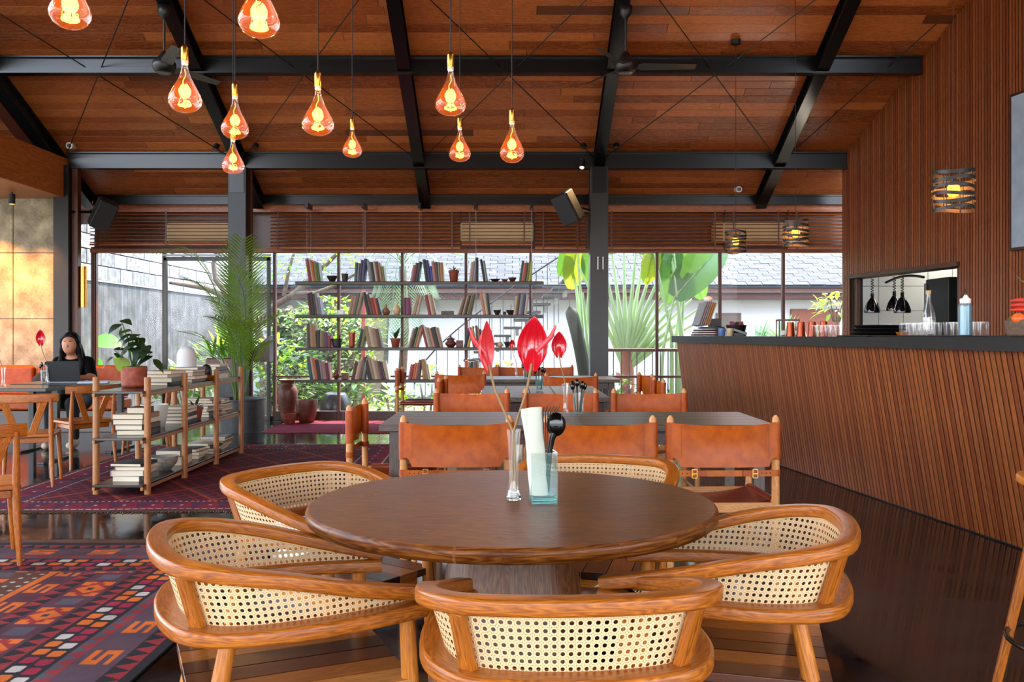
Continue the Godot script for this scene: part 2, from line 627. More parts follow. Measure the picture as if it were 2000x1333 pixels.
func build_steel() -> void:
	var words := ["at the left end of the window wall", "behind the left column with fan rod", "between the two columns", "over the right column", "nearest the slatted bar wall"]
	var k := 0
	for x in [-6.25, -3.75, -1.28, 1.20, 3.68]:
		var g := Geo.new()
		i_beam(g, W(x, ceil_h(5.5) - 0.11, 5.5), W(x, ceil_h(13.15) - 0.11, 13.15), 0.15, 0.19)
		solo("roof_rafter", "black steel sloping roof rafter " + words[k], "beam", g, M.steel, Transform3D.IDENTITY, "sloping steel rafters")
		k += 1
	var names := ["high horizontal black steel beam behind the ceiling fans", "horizontal black steel beam resting on the two columns", "thin black eave beam just above the wooden blinds"]
	var rows := [[10.54, -7.2, 4.86, 0.205], [12.2, -6.1, 4.6, 0.225], [13.12, -6.2, 5.0, 0.14]]
	for i in 3:
		var r = rows[i]
		var g := Geo.new()
		var y: float = ceil_h(r[0]) - r[3] / 2 - 0.01
		i_beam(g, W(r[1], y, r[0]), W(r[2], y, r[0]), 0.13 if i < 2 else 0.09, r[3])
		solo("roof_beam", names[i], "beam", g, M.steel)
	# columns: steel H sections with brown wood on the right face
	var cols := [[-3.75, "dark blue-grey steel column behind the tall potted palm"], [1.19, "dark green-grey steel column beside the cactus and leather chairs"]]
	for c in cols:
		var t := thing("steel_column", c[1], "column", W(c[0], 0, 12.2))
		var g := Geo.new()
		g.bx(0, 1.79, 0, 0.245, 3.58, 0.25, 0.006)
		part(t, "shaft", g, M.column)
		g = Geo.new()
		g.bx(0.135, 1.79, -0.1, 0.022, 3.58, 0.06)
		part(t, "edge_trim", g, M.frame_wood)
		g = Geo.new()
		g.bx(0, 3.40, 0.13, 0.20, 0.36, 0.012, 0.003)
		part(t, "gusset_plate", g, M.steel)
	# two small upright hooks on the right column
	for i in 2:
		var t := thing("wall_hook", "pale slim double hook screwed to the right column, %s of two" % ["left", "right"][i], "hook", W(1.17 + i * 0.07, 2.25, 12.06), 0, "hooks on the right column")
		var g := Geo.new()
		g.bx(0, 0, 0, 0.016, 0.15, 0.014, 0.004)
		part(t, "plate", g, M.white)
		g = Geo.new()
		g.ball(Vector3(0, 0.085, 0.01), Vector3(0.012, 0.012, 0.012))
		part(t, "knob", g, M.white)
	# thin bracing rods under the ceiling
	var rods := [[-6.1, 12.1, -3.85, 9.2], [-6.1, 9.2, -3.85, 12.1], [-3.65, 12.1, -1.35, 9.2], [-3.65, 9.2, -1.35, 12.1], [-1.2, 12.1, 1.12, 9.2], [-1.2, 9.2, 1.12, 12.1], [1.28, 12.1, 3.6, 9.2], [1.28, 9.2, 3.6, 12.1], [3.75, 12.1, 4.75, 9.9]]
	k = 0
	for r in rods:
		var g := Geo.new()
		g.tube([W(r[0], ceil_h(r[1]) - 0.14, r[1]), W(r[2], ceil_h(r[3]) - 0.14, r[3])], 0.007, 5)
		var bay: String = ["left", "second", "middle", "right", "last"][k / 2]
		solo("bracing_rod", "thin black diagonal bracing rod in the %s ceiling bay, running %s" % [bay, "back-left to front-right" if r[1] > r[3] else "front-left to back-right"], "rod", g, M.steel, Transform3D.IDENTITY, "ceiling bracing rods")
		k += 1

func build_window_wall() -> void:
	var xs := [-6.25, -5.22, -3.56, -2.60, -1.645, -0.69, 0.28, 1.22, 2.175, 3.12, 4.07, 5.05]
	var zc := 13.3
	for i in xs.size() - 1:
		var a: float = xs[i]
		var b: float = xs[i + 1]
		var w := struct_root("window_%d" % (i + 1))
		var g := Geo.new()
		g.bx(a, 1.27, -zc, 0.042, 2.54, 0.07, 0.003)
		part(w, "mullion", g, M.frame_wood)
		g = Geo.new()
		var sill := 0.14 if i >= 2 else 0.07
		g.bx((a + b) / 2, sill / 2, -zc, b - a - 0.042, sill, 0.08, 0.003)
		part(w, "sill", g, M.shelf_dark)
		if i >= 2:
			g = Geo.new()
			g.bx((a + b) / 2, 0.66, -zc, b - a - 0.042, 0.025, 0.04)
			part(w, "cross_rail", g, M.frame_wood)
		g = Geo.new()
		g.bx((a + b) / 2, (2.52 + sill) / 2, -zc, b - a - 0.045, 2.52 - sill, 0.006)
		part(w, "pane", g, M.pane)
	# glass door in its steel frame behind the palm
	var dr := struct_root("door_1")
	for q in [[-5.17, 0.045], [-3.63, 0.045]]:
		var g := Geo.new()
		g.bx(q[0], 1.22, -13.22, 0.05, 2.44, 0.05, 0.003)
		part(dr, "stile", g, M.steel)
	var g2 := Geo.new()
	g2.bx(-4.4, 2.42, -13.22, 1.6, 0.06, 0.05, 0.003)
	part(dr, "top_rail", g2, M.steel)
	g2 = Geo.new()
	g2.bx(-4.4, 2.475, -13.2, 1.6, 0.025, 0.05)
	part(dr, "track", g2, M.grey_metal)
	# header board over the glass, wall above it
	g2 = Geo.new()
	g2.bx(-0.6, 2.545, -13.3, 11.4, 0.06, 0.16, 0.004)
	struct("trim_1", g2, wood(Color(0.62, 0.36, 0.24), 0.5, "wood_c", 0.5, 4))
	g2 = Geo.new()
	g2.bx(-0.6, 3.03, -13.42, 11.4, 0.92, 0.1)
	struct("wall_back", g2, M.teak_dark)
	g2 = Geo.new()
	g2.bx(-0.6, 3.17, -13.22, 11.4, 0.11, 0.05, 0.004)
	struct("trim_2", g2, M.ceil[0])
	# side glass between the left column and the window wall
	var w2 := struct_root("window_12")
	g2 = Geo.new()
	g2.bx(-6.27, 1.27, -12.75, 0.006, 2.5, 1.0)
	part(w2, "pane", g2, M.pane)
	g2 = Geo.new()
	g2.bx(-6.27, 1.3, -13.27, 0.05, 2.6, 0.06)
	part(w2, "mullion", g2, M.frame_wood)
	# outside railing on the right
	var t := thing("garden_railing", "dark iron railing with thin balusters outside the right windows", "railing", W(1.3, 0, 13.62))
	g2 = Geo.new()
	g2.bx(1.9, 1.05, 0, 3.9, 0.05, 0.06, 0.006)
	part(t, "handrail", g2, M.frame_wood)
	g2 = Geo.new()
	g2.bx(1.9, 0.64, 0, 3.9, 0.04, 0.03)
	part(t, "middle_rail", g2, M.frame_wood)
	g2 = Geo.new()
	g2.bx(1.9, 0.12, 0, 3.9, 0.04, 0.03)
	part(t, "bottom_rail", g2, M.frame_wood)
	var bal := Geo.new()
	bal.bx(0, 0.53, 0, 0.014, 1.06, 0.014)
	var bm := bal.mesh()
	for i in 32:
		part(t, "baluster", bm, M.black, xf(Vector3(0.02 + i * 0.12, 0, 0)))

func build_blinds() -> void:
	# [x from, x to, slats, label]
	var sets := [[-6.2, -3.95, 9, "brown wooden slat blind above the glass door, left of the first column"], [-3.55, -0.76, 10, "long brown wooden slat blind over the left bookshelf windows"], [-0.74, 0.30, 9, "short brown wooden slat blind in front of the middle cream unit"], [0.34, 1.08, 10, "narrow brown wooden slat blind just left of the right column"], [1.34, 3.10, 10, "brown wooden slat blind above the fan palm, right of the right column"], [3.13, 4.03, 9, "brown wooden slat blind behind the two hanging cage lamps"], [4.06, 5.0, 10, "brown wooden slat blind beside the slatted bar wall"]]
	for s in sets:
		var t := thing("window_blind", s[3], "blind", W((s[0] + s[1]) / 2, 0, 13.02), 0, "wooden window blinds")
		var w: float = s[1] - s[0]
		var top := Geo.new()
		top.bx(0, 3.105, 0, w, 0.035, 0.05, 0.003)
		part(t, "head_rail", top, M.blind)
		for bx in [-w / 2 + 0.1, w / 2 - 0.1]:
			top = Geo.new()
			top.bx(bx, 3.115, -0.1, 0.03, 0.03, 0.2)
			part(t, "bracket", top, M.steel)
		var sl := Geo.new()
		sl.uo = Vector2(rng.randf(), rng.randf())
		sl.bx(0, 0, 0, w, 0.007, 0.05)
		var sm := sl.mesh()
		var n: int = s[2]
		var pitch := 0.052
		var y := 3.06
		for k in n:
			part(t, "slat", sm, M.blind, xf(Vector3(0, y, 0), 0, 0.5 if n == 10 else 0.3))
			y -= pitch
		# slats let down on one another at the bottom
		var k2 := 0
		while y > (2.545 if n == 10 else 2.60):
			part(t, "slat", sm, M.blind, xf(Vector3(0, y + 0.02, 0), 0, 0.1))
			y -= 0.016
			k2 += 1
		var bot := Geo.new()
		bot.bx(0, y + 0.02, 0, w, 0.022, 0.055, 0.003)
		part(t, "bottom_rail", bot, M.blind)
		var nl := maxi(2, int(w / 0.7))
		for k in nl:
			var ld := Geo.new()
			var lx := -w / 2 + 0.12 + (w - 0.24) * k / (nl - 1)
			ld.bx(lx, (3.1 + y) / 2, 0.03, 0.022, 3.1 - y, 0.003)
			part(t, "ladder_tape", ld, M.frame_wood)
	var k := 0
	for x in [-4.6, -0.22, 3.55]:
		var t := thing("air_conditioner", "cream wall unit with grey flap behind the blind, " + ["above the palm", "above the bookshelf", "behind the cage lamps"][k], "air conditioner", W(x, 2.82, 13.27), 0, "air conditioners behind the blinds")
		var g := Geo.new()
		g.bx(0, 0, 0, 1.1, 0.30, 0.17, 0.03)
		part(t, "casing", g, plain(Color(0.80, 0.73, 0.56), 0.5))
		g = Geo.new()
		g.bx(0, -0.155, 0.05, 1.0, 0.03, 0.12, 0.006)
		part(t, "flap", g, plain(Color(0.42, 0.40, 0.36), 0.4))
		k += 1

func wall_x(d: float) -> float:
	return 4.62 + 0.17 * (12.2 - d)

func build_bar_wall() -> void:
	var dir := Vector3(-0.17, 0, -1).normalized()   # runs away from the camera
	var yaw := atan2(-dir.x, -dir.z)
	var root := struct_root("wall_right")
	var off := Vector3(0.09, 0, 0)
	var seg := func(d0: float, d1: float, y0: float, y1: float) -> void:
		var g := Geo.new()
		var a := W(wall_x(d0), (y0 + y1) / 2, d0) + off
		var b := W(wall_x(d1), (y0 + y1) / 2, d1) + off
		g.beam(a, b, 0.14, y1 - y0)
		part(root, "backing", g, M.backing)
	seg.call(5.9, 9.93, 0.0, 6.6)
	seg.call(9.93, 12.10, 0.0, 1.16)
	seg.call(9.93, 12.10, 2.10, 5.0)
	seg.call(12.10, 12.32, 0.0, 4.0)
	# end of the wall, turned towards the windows
	var g := Geo.new()
	g.beam(W(4.63, 1.95, 12.36), W(4.86, 1.95, 12.38), 0.1, 3.9)
	part(root, "end_panel", g, M.slat[0])
	var base := Geo.new()
	base.bx(0, 2.5, 0, 0.022, 5.0, 0.033, 0.003)
	var sm := base.mesh()
	var d := 12.29
	var k := 0
	while d > 6.2:
		var y0 := 1.0
		if d > 9.90 and d < 12.14: y0 = 2.10
		var y1 := ceil_h(d) - 0.01
		part(root, "slat", sm, M.slat[(k * 7 + k / 3) % 4], Transform3D(Basis.from_euler(Vector3(0, yaw, 0)) * Basis.from_scale(Vector3(1, (y1 - y0) / 5.0, 1)), W(wall_x(d), y0, d)))
		d -= 0.0452
		k += 1
	# frame of the kitchen hatch
	var ht := struct_root("trim_3")
	var fr := func(a: Vector3, b: Vector3, sx: float, sy: float) -> void:
		var q := Geo.new()
		q.beam(a, b, sx, sy, 0.004)
		part(ht, "hatch_frame", q, wood(Color(0.36, 0.24, 0.15), 0.5, "wood"))
	fr.call(W(wall_x(9.9) + 0.06, 2.075, 9.9), W(wall_x(12.14) + 0.06, 2.075, 12.14), 0.24, 0.055)
	fr.call(W(wall_x(9.9) + 0.06, 1.18, 9.9), W(wall_x(12.14) + 0.06, 1.18, 12.14), 0.30, 0.04)
	fr.call(W(wall_x(9.92) + 0.06, 1.2, 9.92), W(wall_x(9.92) + 0.06, 2.1, 9.92), 0.24, 0.05)
	fr.call(W(wall_x(12.12) + 0.06, 1.2, 12.12), W(wall_x(12.12) + 0.06, 2.1, 12.12), 0.24, 0.05)
	# kitchen behind the hatch
	g = Geo.new()
	g.bx(6.42, 2.75, -10.75, 1.8, 0.1, 4.4)
	struct("ceiling_kitchen", g, M.white)
	g = Geo.new()
	g.bx(6.35, 1.35, -8.55, 1.5, 2.7, 0.1)
	struct("wall_kitchen_front", g, M.tile)
	g = Geo.new()
	g.bx(7.12, 1.35, -10.6, 0.1, 2.7, 4.6)
	struct("wall_kitchen_side", g, M.tile)
	var tw := struct_root("wall_kitchen_back")
	g = Geo.new()
	g.bx(6.0, 1.35, -12.64, 2.34, 2.7, 0.1)
	part(tw, "backing", g, plain(Color(0.42, 0.42, 0.42), 0.8))
	var tg := Geo.new()
	tg.bx(0, 0, 0, 0.344, 0.344, 0.02, 0.003)
	var tm := tg.mesh()
	for r in 6:
		for c in 6:
			part(tw, "tile", tm, M.tile, xf(Vector3(5.03 + c * 0.35, 0.75 + r * 0.35, -12.585)))
	var fz := thing("refrigerator", "tall black kitchen refrigerator seen through the hatch", "refrigerator", W(5.68, 0, 11.2), 0)
	g = Geo.new()
	g.bx(0, 1.0, 0, 0.62, 2.0, 0.6, 0.01)
	part(fz, "body", g, M.black)
	g = Geo.new()
	g.bx(-0.32, 1.0, -0.28, 0.02, 1.9, 0.05, 0.004)
	part(fz, "side_panel", g, M.grey_metal)
	var kl := thing("kitchen_light", "white ceiling light panel inside the kitchen hatch", "lamp", W(6.1, 2.683, 11.9))
	g = Geo.new()
	g.bx(0, 0, 0, 0.6, 0.03, 1.2, 0.004)
	part(kl, "diffuser", g, glow(Color(1, 0.97, 0.92), 2.0))
	var al := AreaLight3D.new()
	al.area_size = Vector2(0.55, 1.15)
	al.light_energy = 2.2
	al.light_color = Color(1, 0.97, 0.92)
	al.shadow_enabled = true
	kl.add_child(al)
	al.position = Vector3(0, -0.03, 0)
	al.rotation = Vector3(-PI / 2, 0, 0)
	# framed pale picture on the slatted wall
	var pic := thing("wall_picture", "large framed pale grey picture on the slatted wall, cut by frame edge", "picture", W(wall_x(8.35) - 0.045, 2.94, 8.35), yaw)
	g = Geo.new()
	g.bx(0.0, 0, 0, 0.03, 1.6, 1.46, 0.004)
	part(pic, "frame", g, M.shelf_dark)
	g = Geo.new()
	g.bx(-0.013, 0, 0, 0.01, 1.54, 1.40)
	part(pic, "canvas", g, picture_mat())

func picture_mat() -> StandardMaterial3D:
	var im := Image.create(256, 256, false, Image.FORMAT_RGB8)
	var f := FastNoiseLite.new()
	f.seed = 5
	f.frequency = 0.012
	for y in 256:
		for x in 256:
			var e := 118.0 + 26.0 * f.get_noise_1d(x) + x * 0.05
			var n := f.get_noise_2d(x * 2.0, y * 2.0) * 0.05
			var c := Color(0.52, 0.58, 0.63) if y < e else Color(0.66, 0.64, 0.60)
			im.set_pixel(x, y, Color(c.r + n, c.g + n, c.b + n))
	var m := plain(Color.WHITE, 0.7)
	m.albedo_texture = ImageTexture.create_from_image(im)
	m.uv1_scale = Vector3(0.65, 0.65, 1)
	m.uv1_offset = Vector3(0.5, 0.5, 0)
	return m

func bar_base(d: float) -> float:
	return 3.70 - 0.122 * d

func bar_front(d: float) -> float:
	return 3.36 - 0.112 * d

func build_bar() -> void:
	var t := thing("bar_counter", "long bar counter with dark top and leaning brown wooden slat front", "bar", W(0, 0, 0))
	var g := Geo.new()
	# top slab
	var d0 := 3.2
	var d1 := 11.5
	var y0 := 1.188
	var y1 := 1.268
	var c := [W(bar_front(d0), 0, d0), W(bar_front(d1), 0, d1), W(bar_front(d1) + 0.72, 0, d1), W(bar_front(d0) + 0.72, 0, d0)]
	var up := Vector3.UP
	g.face(c[0] + up * y1, c[1] + up * y1, c[2] + up * y1, c[3] + up * y1, Vector2(0, 0), Vector2(8, 0), Vector2(8, 0.7), Vector2(0, 0.7))
	g.face(c[3] + up * y0, c[2] + up * y0, c[1] + up * y0, c[0] + up * y0)
	for k in 4:
		var a: Vector3 = c[k]
		var b: Vector3 = c[(k + 1) % 4]
		g.face(a + up * y0, b + up * y0, b + up * y1, a + up * y1)
	part(t, "top_slab", g, tri_mat(Color(0.085, 0.08, 0.08), "cloud", 0.8, 0.42))
	# body behind the slats
	g = Geo.new()
	var ba := W(bar_base(d0) + 0.05, 0.0, d0)
	var bb := W(bar_base(d1) + 0.05, 0.0, d1)
	var ta := W(bar_front(d0) + 0.11, 1.19, d0)
	var tb := W(bar_front(d1) + 0.11, 1.19, d1)
	var rr := Vector3(0.45, 0, 0)
	g.face(ba, bb, tb, ta)
	g.face(ba + rr, ta + rr, tb + rr, bb + rr)
	g.face(bb, bb + rr, tb + rr, tb)
	g.face(ba, ta, ta + rr, ba + rr)
	part(t, "body", g, M.backing)
	# kick line and slats
	g = Geo.new()
	g.beam(ba + Vector3(-0.045, 0.006, 0), bb + Vector3(-0.045, 0.006, 0), 0.03, 0.012)
	part(t, "kick_rail", g, M.black)
	var sm := []
	for k in 3:
		var q := Geo.new()
		q.uo = Vector2(k * 0.37, k * 0.21)
		q.bx(0, 0, 0, 0.024, 1.20, 0.037, 0.003)
		sm.append(q.mesh())
	var d := 11.47
	var k := 0
	while d > 3.6:
		var a := W(bar_base(d) - 0.005, 0.012, d)
		var b := W(bar_front(d) + 0.075, 1.19, d)
		var y := (b - a).normalized()
		var z := Vector3(-0.12, 0, -1).normalized()
		var x := y.cross(z).normalized()
		z = x.cross(y)
		part(t, "slat", sm[k % 3], M.slat[(k * 5 + k / 4) % 4], Transform3D(Basis(x, y, z), (a + b) / 2))
		d -= 0.0502
		k += 1

func build_left_bay() -> void:
	# concrete end wall in cast panels
	var root := struct_root("wall_left")
	var g := Geo.new()
	g.bx(-8.1, 3.1, -12.47, 3.75, 6.2, 0.2)
	part(root, "backing", g, M.concrete)
	var xs := [[-8.9, -6.95], [-6.94, -6.28]]
	var ys := [[0.0, 1.50], [1.51, 2.42], [2.43, 3.6], [3.61, 6.1]]
	for x in xs:
		for y in ys:
			g = Geo.new()
			g.bx((x[0] + x[1]) / 2, (y[0] + y[1]) / 2, -12.355, x[1] - x[0], y[1] - y[0], 0.05, 0.004)
			part(root, "panel", g, M.concrete)
	# dropped timber box over the side bay
	var so := struct_root("ceiling_left")
	g = Geo.new()
	g.bx(-6.14, 3.44, -8.9, 0.04, 0.55, 6.7, 0.012)
	part(so, "fascia", g, M.soffit)
	g = Geo.new()
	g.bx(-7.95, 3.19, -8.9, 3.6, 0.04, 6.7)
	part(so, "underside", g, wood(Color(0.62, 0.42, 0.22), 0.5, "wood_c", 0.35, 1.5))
	g = Geo.new()
	g.bx(-7.95, 3.68, -8.9, 3.6, 0.06, 6.7)
	part(so, "top", g, M.black)
	# sloping wood trim outside the leftmost rafter
	g = Geo.new()
	g.beam(W(-6.42, ceil_h(6.0) - 0.12, 6.0), W(-6.42, ceil_h(12.6) - 0.12, 12.6), 0.16, 0.2)
	struct("trim_4", g, M.frame_wood)
	# dark column at the corner with its wood edge
	var t := thing("corner_column", "dark brown steel column at the corner of the concrete wall", "column", W(-6.16, 0, 12.2))
	g = Geo.new()
	g.bx(0.0, 1.8, 0, 0.21, 3.6, 0.22, 0.005)
	part(t, "shaft", g, plain(Color(0.035, 0.028, 0.026), 0.5))
	g = Geo.new()
	g.bx(0.15, 1.8, -0.02, 0.085, 3.6, 0.1, 0.004)
	part(t, "edge_board", g, M.frame_wood)
	# brass cylinder wall lamp (unlit) on the corner column
	t = thing("wall_sconce", "brass tube wall lamp on the corner column", "lamp", W(-5.93, 1.95, 12.25))
	g = Geo.new()
	g.turned([Vector2(0.0, -0.28), Vector2(0.048, -0.28), Vector2(0.048, 0.28), Vector2(0.0, 0.28)], 20)
	part(t, "tube", g, M.brass)
	g = Geo.new()
	g.bx(-0.07, 0, 0, 0.08, 0.05, 0.05, 0.006)
	part(t, "bracket", g, M.shelf_dark)
	# warm spotlights of the side bay, washing the concrete
	var k := 0
	for q in [[-7.12, 11.75], [-6.55, 11.6]]:
		t = thing("ceiling_spotlight", ["small black spotlight under the timber box, cut by left edge", "small black spotlight under the timber box near the corner column"] [k], "lamp", W(q[0], 3.16, q[1]), 0, "side bay spotlights")
		g = Geo.new()
		g.turned([Vector2(0.0, -0.16), Vector2(0.04, -0.16), Vector2(0.04, -0.03), Vector2(0.012, -0.03), Vector2(0.012, 0.0)], 14)
		part(t, "housing", g, M.black)
		g = Geo.new()
		g.turned([Vector2(0.0, -0.163), Vector2(0.032, -0.163)], 14)
		part(t, "lens", g, glow(Color(1.0, 0.72, 0.4), 3.0))
		var s := SpotLight3D.new()
		s.light_color = Color(1.0, 0.64, 0.34)
		s.light_energy = 11.0
		s.light_size = 0.03
		s.spot_range = 20.0
		s.spot_attenuation = 2.0
		s.spot_angle = 38.0
		s.spot_angle_attenuation = 0.8
		s.shadow_enabled = true
		t.add_child(s)
		s.position = Vector3(0, -0.17, 0)
		s.rotation = Vector3(-PI / 2 + 0.36, 0, 0)
		k += 1

# ---------- rugs ----------
func rug_tex(kind: int) -> ImageTexture:
	# colours woven into each rug, one pixel about 5 mm
	var w := 512
	var h := 640
	var sx := 2.6
	var sy := 3.25
	var red := Color(0.36, 0.045, 0.05)
	var dark := Color(0.035, 0.03, 0.035)
	var orange := Color(0.74, 0.19, 0.03)
	var purple := Color(0.14, 0.05, 0.07)
	var grey := Color(0.13, 0.11, 0.14)
	var white := Color(0.62, 0.58, 0.52)
	var crimson := Color(0.40, 0.03, 0.07)
	var brown := Color(0.16, 0.07, 0.045)
	var nb := noise_bytes(w, h, w, 0.02, 70 + kind, 4)
	var out := PackedByteArray()
	out.resize(w * h * 3)
	for j in h:
		for i in w:
			var x := (i + 0.5) / w * sx
			var y := (j + 0.5) / h * sy
			var e := minf(x, sx - x)      # from the long sides
			var s := y
			var ey := minf(y, sy - y)
			var c := red
			if kind == 0:
				if ey < e + 0.1 and ey < 0.75:
					e = ey - 0.1
					s = x
				if e < -0.02: c = brown
				elif e < 0.045: c = dark
				elif e < 0.125: c = zig(s, e - 0.045, 0.08, red, dark)
				elif e < 0.30: c = motif_s(fposmod(s, 0.36) - 0.18, e - 0.2125, purple.lerp(grey, 0.5), orange)
				elif e < 0.36: c = zig(s + 0.03, e - 0.30, 0.06, red, grey)
				elif e < 0.53: c = diamonds(s, e - 0.445, dark, white, orange, crimson)
				elif e < 0.61: c = zig(s, e - 0.53, 0.08, red, dark)
				elif e < 0.80: c = motif_c(fposmod(s, 0.42) - 0.21, e - 0.705, purple, orange, grey, red)
				elif e < 0.88: c = zig(s, e - 0.80, 0.08, dark, red)
				elif e < 1.02: c = motif_s(fposmod(s, 0.3) - 0.15, e - 0.95, purple, orange)
				elif e < 1.06: c = orange
				elif e < 1.20:
					c = brown
					if Vector2(fposmod(s, 0.075) - 0.0375, fposmod(e, 0.07) - 0.035).length() < 0.012: c = white
				else: c = motif_c(fposmod(s, 0.4) - 0.2, e - 1.28, brown, orange, grey, red)
			elif kind == 1:
				e = minf(e, ey)
				s = x if ey < minf(x, sx - x) else y
				c = purple.lerp(crimson, 0.35)
				if e < 0.05: c = brown.lerp(dark, 0.4)
				elif e < 0.065: c = white if fposmod(s, 0.05) < 0.035 else crimson
				elif e < 0.30: c = zig(s * 0.5, e - 0.065, 0.235, Color(0.26, 0.02, 0.04), Color(0.12, 0.03, 0.07))
				elif e < 0.315: c = white if fposmod(s, 0.04) < 0.02 else dark
				else:
					var a := fposmod(x + y * 0.75, 0.62)
					var b := fposmod(x - y * 0.75, 0.62)
					if minf(a, b) < 0.035: c = Color(0.36, 0.06, 0.02)
					elif minf(a, b) < 0.075: c = dark.lerp(crimson, 0.3)
					elif fposmod(a, 0.13) < 0.03 or fposmod(b, 0.13) < 0.03: c = Color(0.20, 0.02, 0.03)
					else: c = Color(0.09, 0.012, 0.025)
				if e > 0.1 and e < 0.25 and Vector2(fposmod(s, 0.19) - 0.095, e - 0.18).length() < 0.012: c = white
			else:
				c = Color(0.34, 0.025, 0.07)
				if fposmod(y, 0.30) < 0.06: c = Color(0.18, 0.03, 0.06)
				if fposmod(y + x * 0.2, 0.13) < 0.012: c = Color(0.46, 0.09, 0.09)
			var v := 0.46 + 0.36 * nb[j * w + i] / 255.0 + (0.06 if (i + j) % 2 == 0 else -0.04)
			var o := (j * w + i) * 3
			out[o] = int(clampf(sqrt(c.r) * sqrt(v), 0, 1) * 255.0)
			out[o + 1] = int(clampf(sqrt(c.g) * sqrt(v), 0, 1) * 255.0)
			out[o + 2] = int(clampf(sqrt(c.b) * sqrt(v), 0, 1) * 255.0)
	return image_tex(w, h, out)

func zig(s: float, e: float, band: float, a: Color, b: Color) -> Color:
	var t := absf(fposmod(s, 0.09) / 0.09 * 2.0 - 1.0)
	return a if e / band < t else b

func motif_s(x: float, y: float, bg: Color, fg: Color) -> Color:
	# squared S hooks
	var ax := absf(x)
	if ax < 0.075 and absf(y) < 0.055:
		var px := int((x + 0.075) / 0.15 * 7)
		var py := int((y + 0.055) / 0.11 * 5)
		if py == 0 or py == 4 or py == 2: return fg
		if py == 1 and px <= 1: return fg
		if py == 3 and px >= 5: return fg
	return bg

func motif_c(x: float, y: float, bg: Color, fg: Color, g2: Color, r: Color) -> Color:
	var ax := absf(x)
	var ay := absf(y)
	if ax < 0.12 and ay < 0.075:
		if ax < 0.02 and ay < 0.016: return Color(0.07, 0.06, 0.08)
		if ax + ay < 0.075: return fg
		if ax > 0.06 and ay > 0.035: return fg
		if ax > 0.095 and ay > 0.015: return fg
		return r
	if ax > 0.16 and ay < 0.05: return g2
	return bg

func diamonds(s: float, y: float, bg: Color, a: Color, b: Color, c: Color) -> Color:
	var k := int(floor(s / 0.09))
	var x := fposmod(s, 0.09) - 0.045
	if y > 0.0: x += 0.012
	else: x -= 0.012
	var yy := absf(y) - 0.036
	if absf(x) < 0.033 and absf(yy) < 0.029 and absf(x) + absf(yy) < 0.052:
		var q := posmod(k + (1 if y > 0 else 0), 4)
		return a if q == 0 else (b if posmod(k / 2, 2) == 0 else c)
	return bg

func build_rugs() -> void:
	var rows := [
		[0, W(-2.71, 0, 3.85), Vector2(2.62, 3.3), 0.0, "red kilim rug with orange hooks and black zigzag borders, nearest the cane chairs"],
		[1, W(-2.66, 0, 8.35), Vector2(2.9, 3.9), 0.03, "dark crimson kilim rug under the low open bookcase"],
		[2, W(-2.0, 0, 12.32), Vector2(2.6, 1.6), 0.0, "narrow pinkish red rug along the garden windows"]]
	for r in rows:
		var t := thing("kilim_rug", r[4], "rug", r[1], r[3], "kilim rugs")
		var g := Geo.new()
		var s: Vector2 = r[2]
		var h := 0.010
		g.sheet(26, 32, func(a, b): return Vector3((a - 0.5) * s.x, h + 0.002 * sin(a * 19.0 + b * 7.0) * sin(b * 23.0), (b - 0.5) * s.y), 1, 1)
		var x := s.x / 2
		var z := s.y / 2
		for q in [[Vector3(-x, h, -z), Vector3(x, h, -z)], [Vector3(x, h, -z), Vector3(x, h, z)], [Vector3(x, h, z), Vector3(-x, h, z)], [Vector3(-x, h, z), Vector3(-x, h, -z)]]:
			var dn := Vector3(0, -h + 0.001, 0)
			g.face(q[0], q[1], q[1] + dn, q[0] + dn, Vector2(0.003, 0.003), Vector2(0.003, 0.9), Vector2(0.004, 0.9), Vector2(0.004, 0.003))
		var m := plain(Color.WHITE, 0.95, 0.0, 0.2)
		m.albedo_texture = rug_tex(r[0])
		m.heightmap_enabled = true
		m.heightmap_texture = T.fine
		m.heightmap_scale = 0.1
		part(t, "weave", g, m)
		# knotted fringe on both ends
		g = Geo.new()
		for sg in [-1.0, 1.0]:
			for k in int(s.x / 0.018):
				var p := Vector3(-x + k * 0.018 + rng.randf() * 0.006, 0.006, sg * z)
				var l := 0.025 + rng.randf() * 0.04
				g.tube([p, p + Vector3(rng.randf_range(-0.015, 0.015), -0.002, sg * l)], 0.0022, 3, false)
		var fr := part(t, "fringe", g, plain(Color(0.20, 0.13, 0.11) if r[0] == 0 else Color(0.55, 0.48, 0.40), 0.95))
		fr.set_meta("kind", "stuff")

# ---------- round table and cane armchairs ----------
func rail_curve(ctrl: Array, n: int) -> Array:
	var c := Curve3D.new()
	for i in ctrl.size():
		var a: Vector3 = ctrl[maxi(i - 1, 0)]
		var b: Vector3 = ctrl[mini(i + 1, ctrl.size() - 1)]
		var tn := (b - a) / 6.0
		c.add_point(ctrl[i], -tn, tn)
	c.bake_interval = 0.004
	var out := []
	var l := c.get_baked_length()
	for i in n + 1:
		out.append(c.sample_baked(l * i / n, true))
	return out

func round_rect(w: float, h: float, r: float) -> Array:
	var out := []
	for q in [[1, 1, 0.0], [-1, 1, PI / 2], [-1, -1, PI], [1, -1, PI * 1.5]]:
		for k in 3:
			var a: float = q[2] + PI / 4 * k
			out.append(Vector2(q[0] * (w / 2 - r) + cos(a) * r, q[1] * (h / 2 - r) + sin(a) * r))
	return out

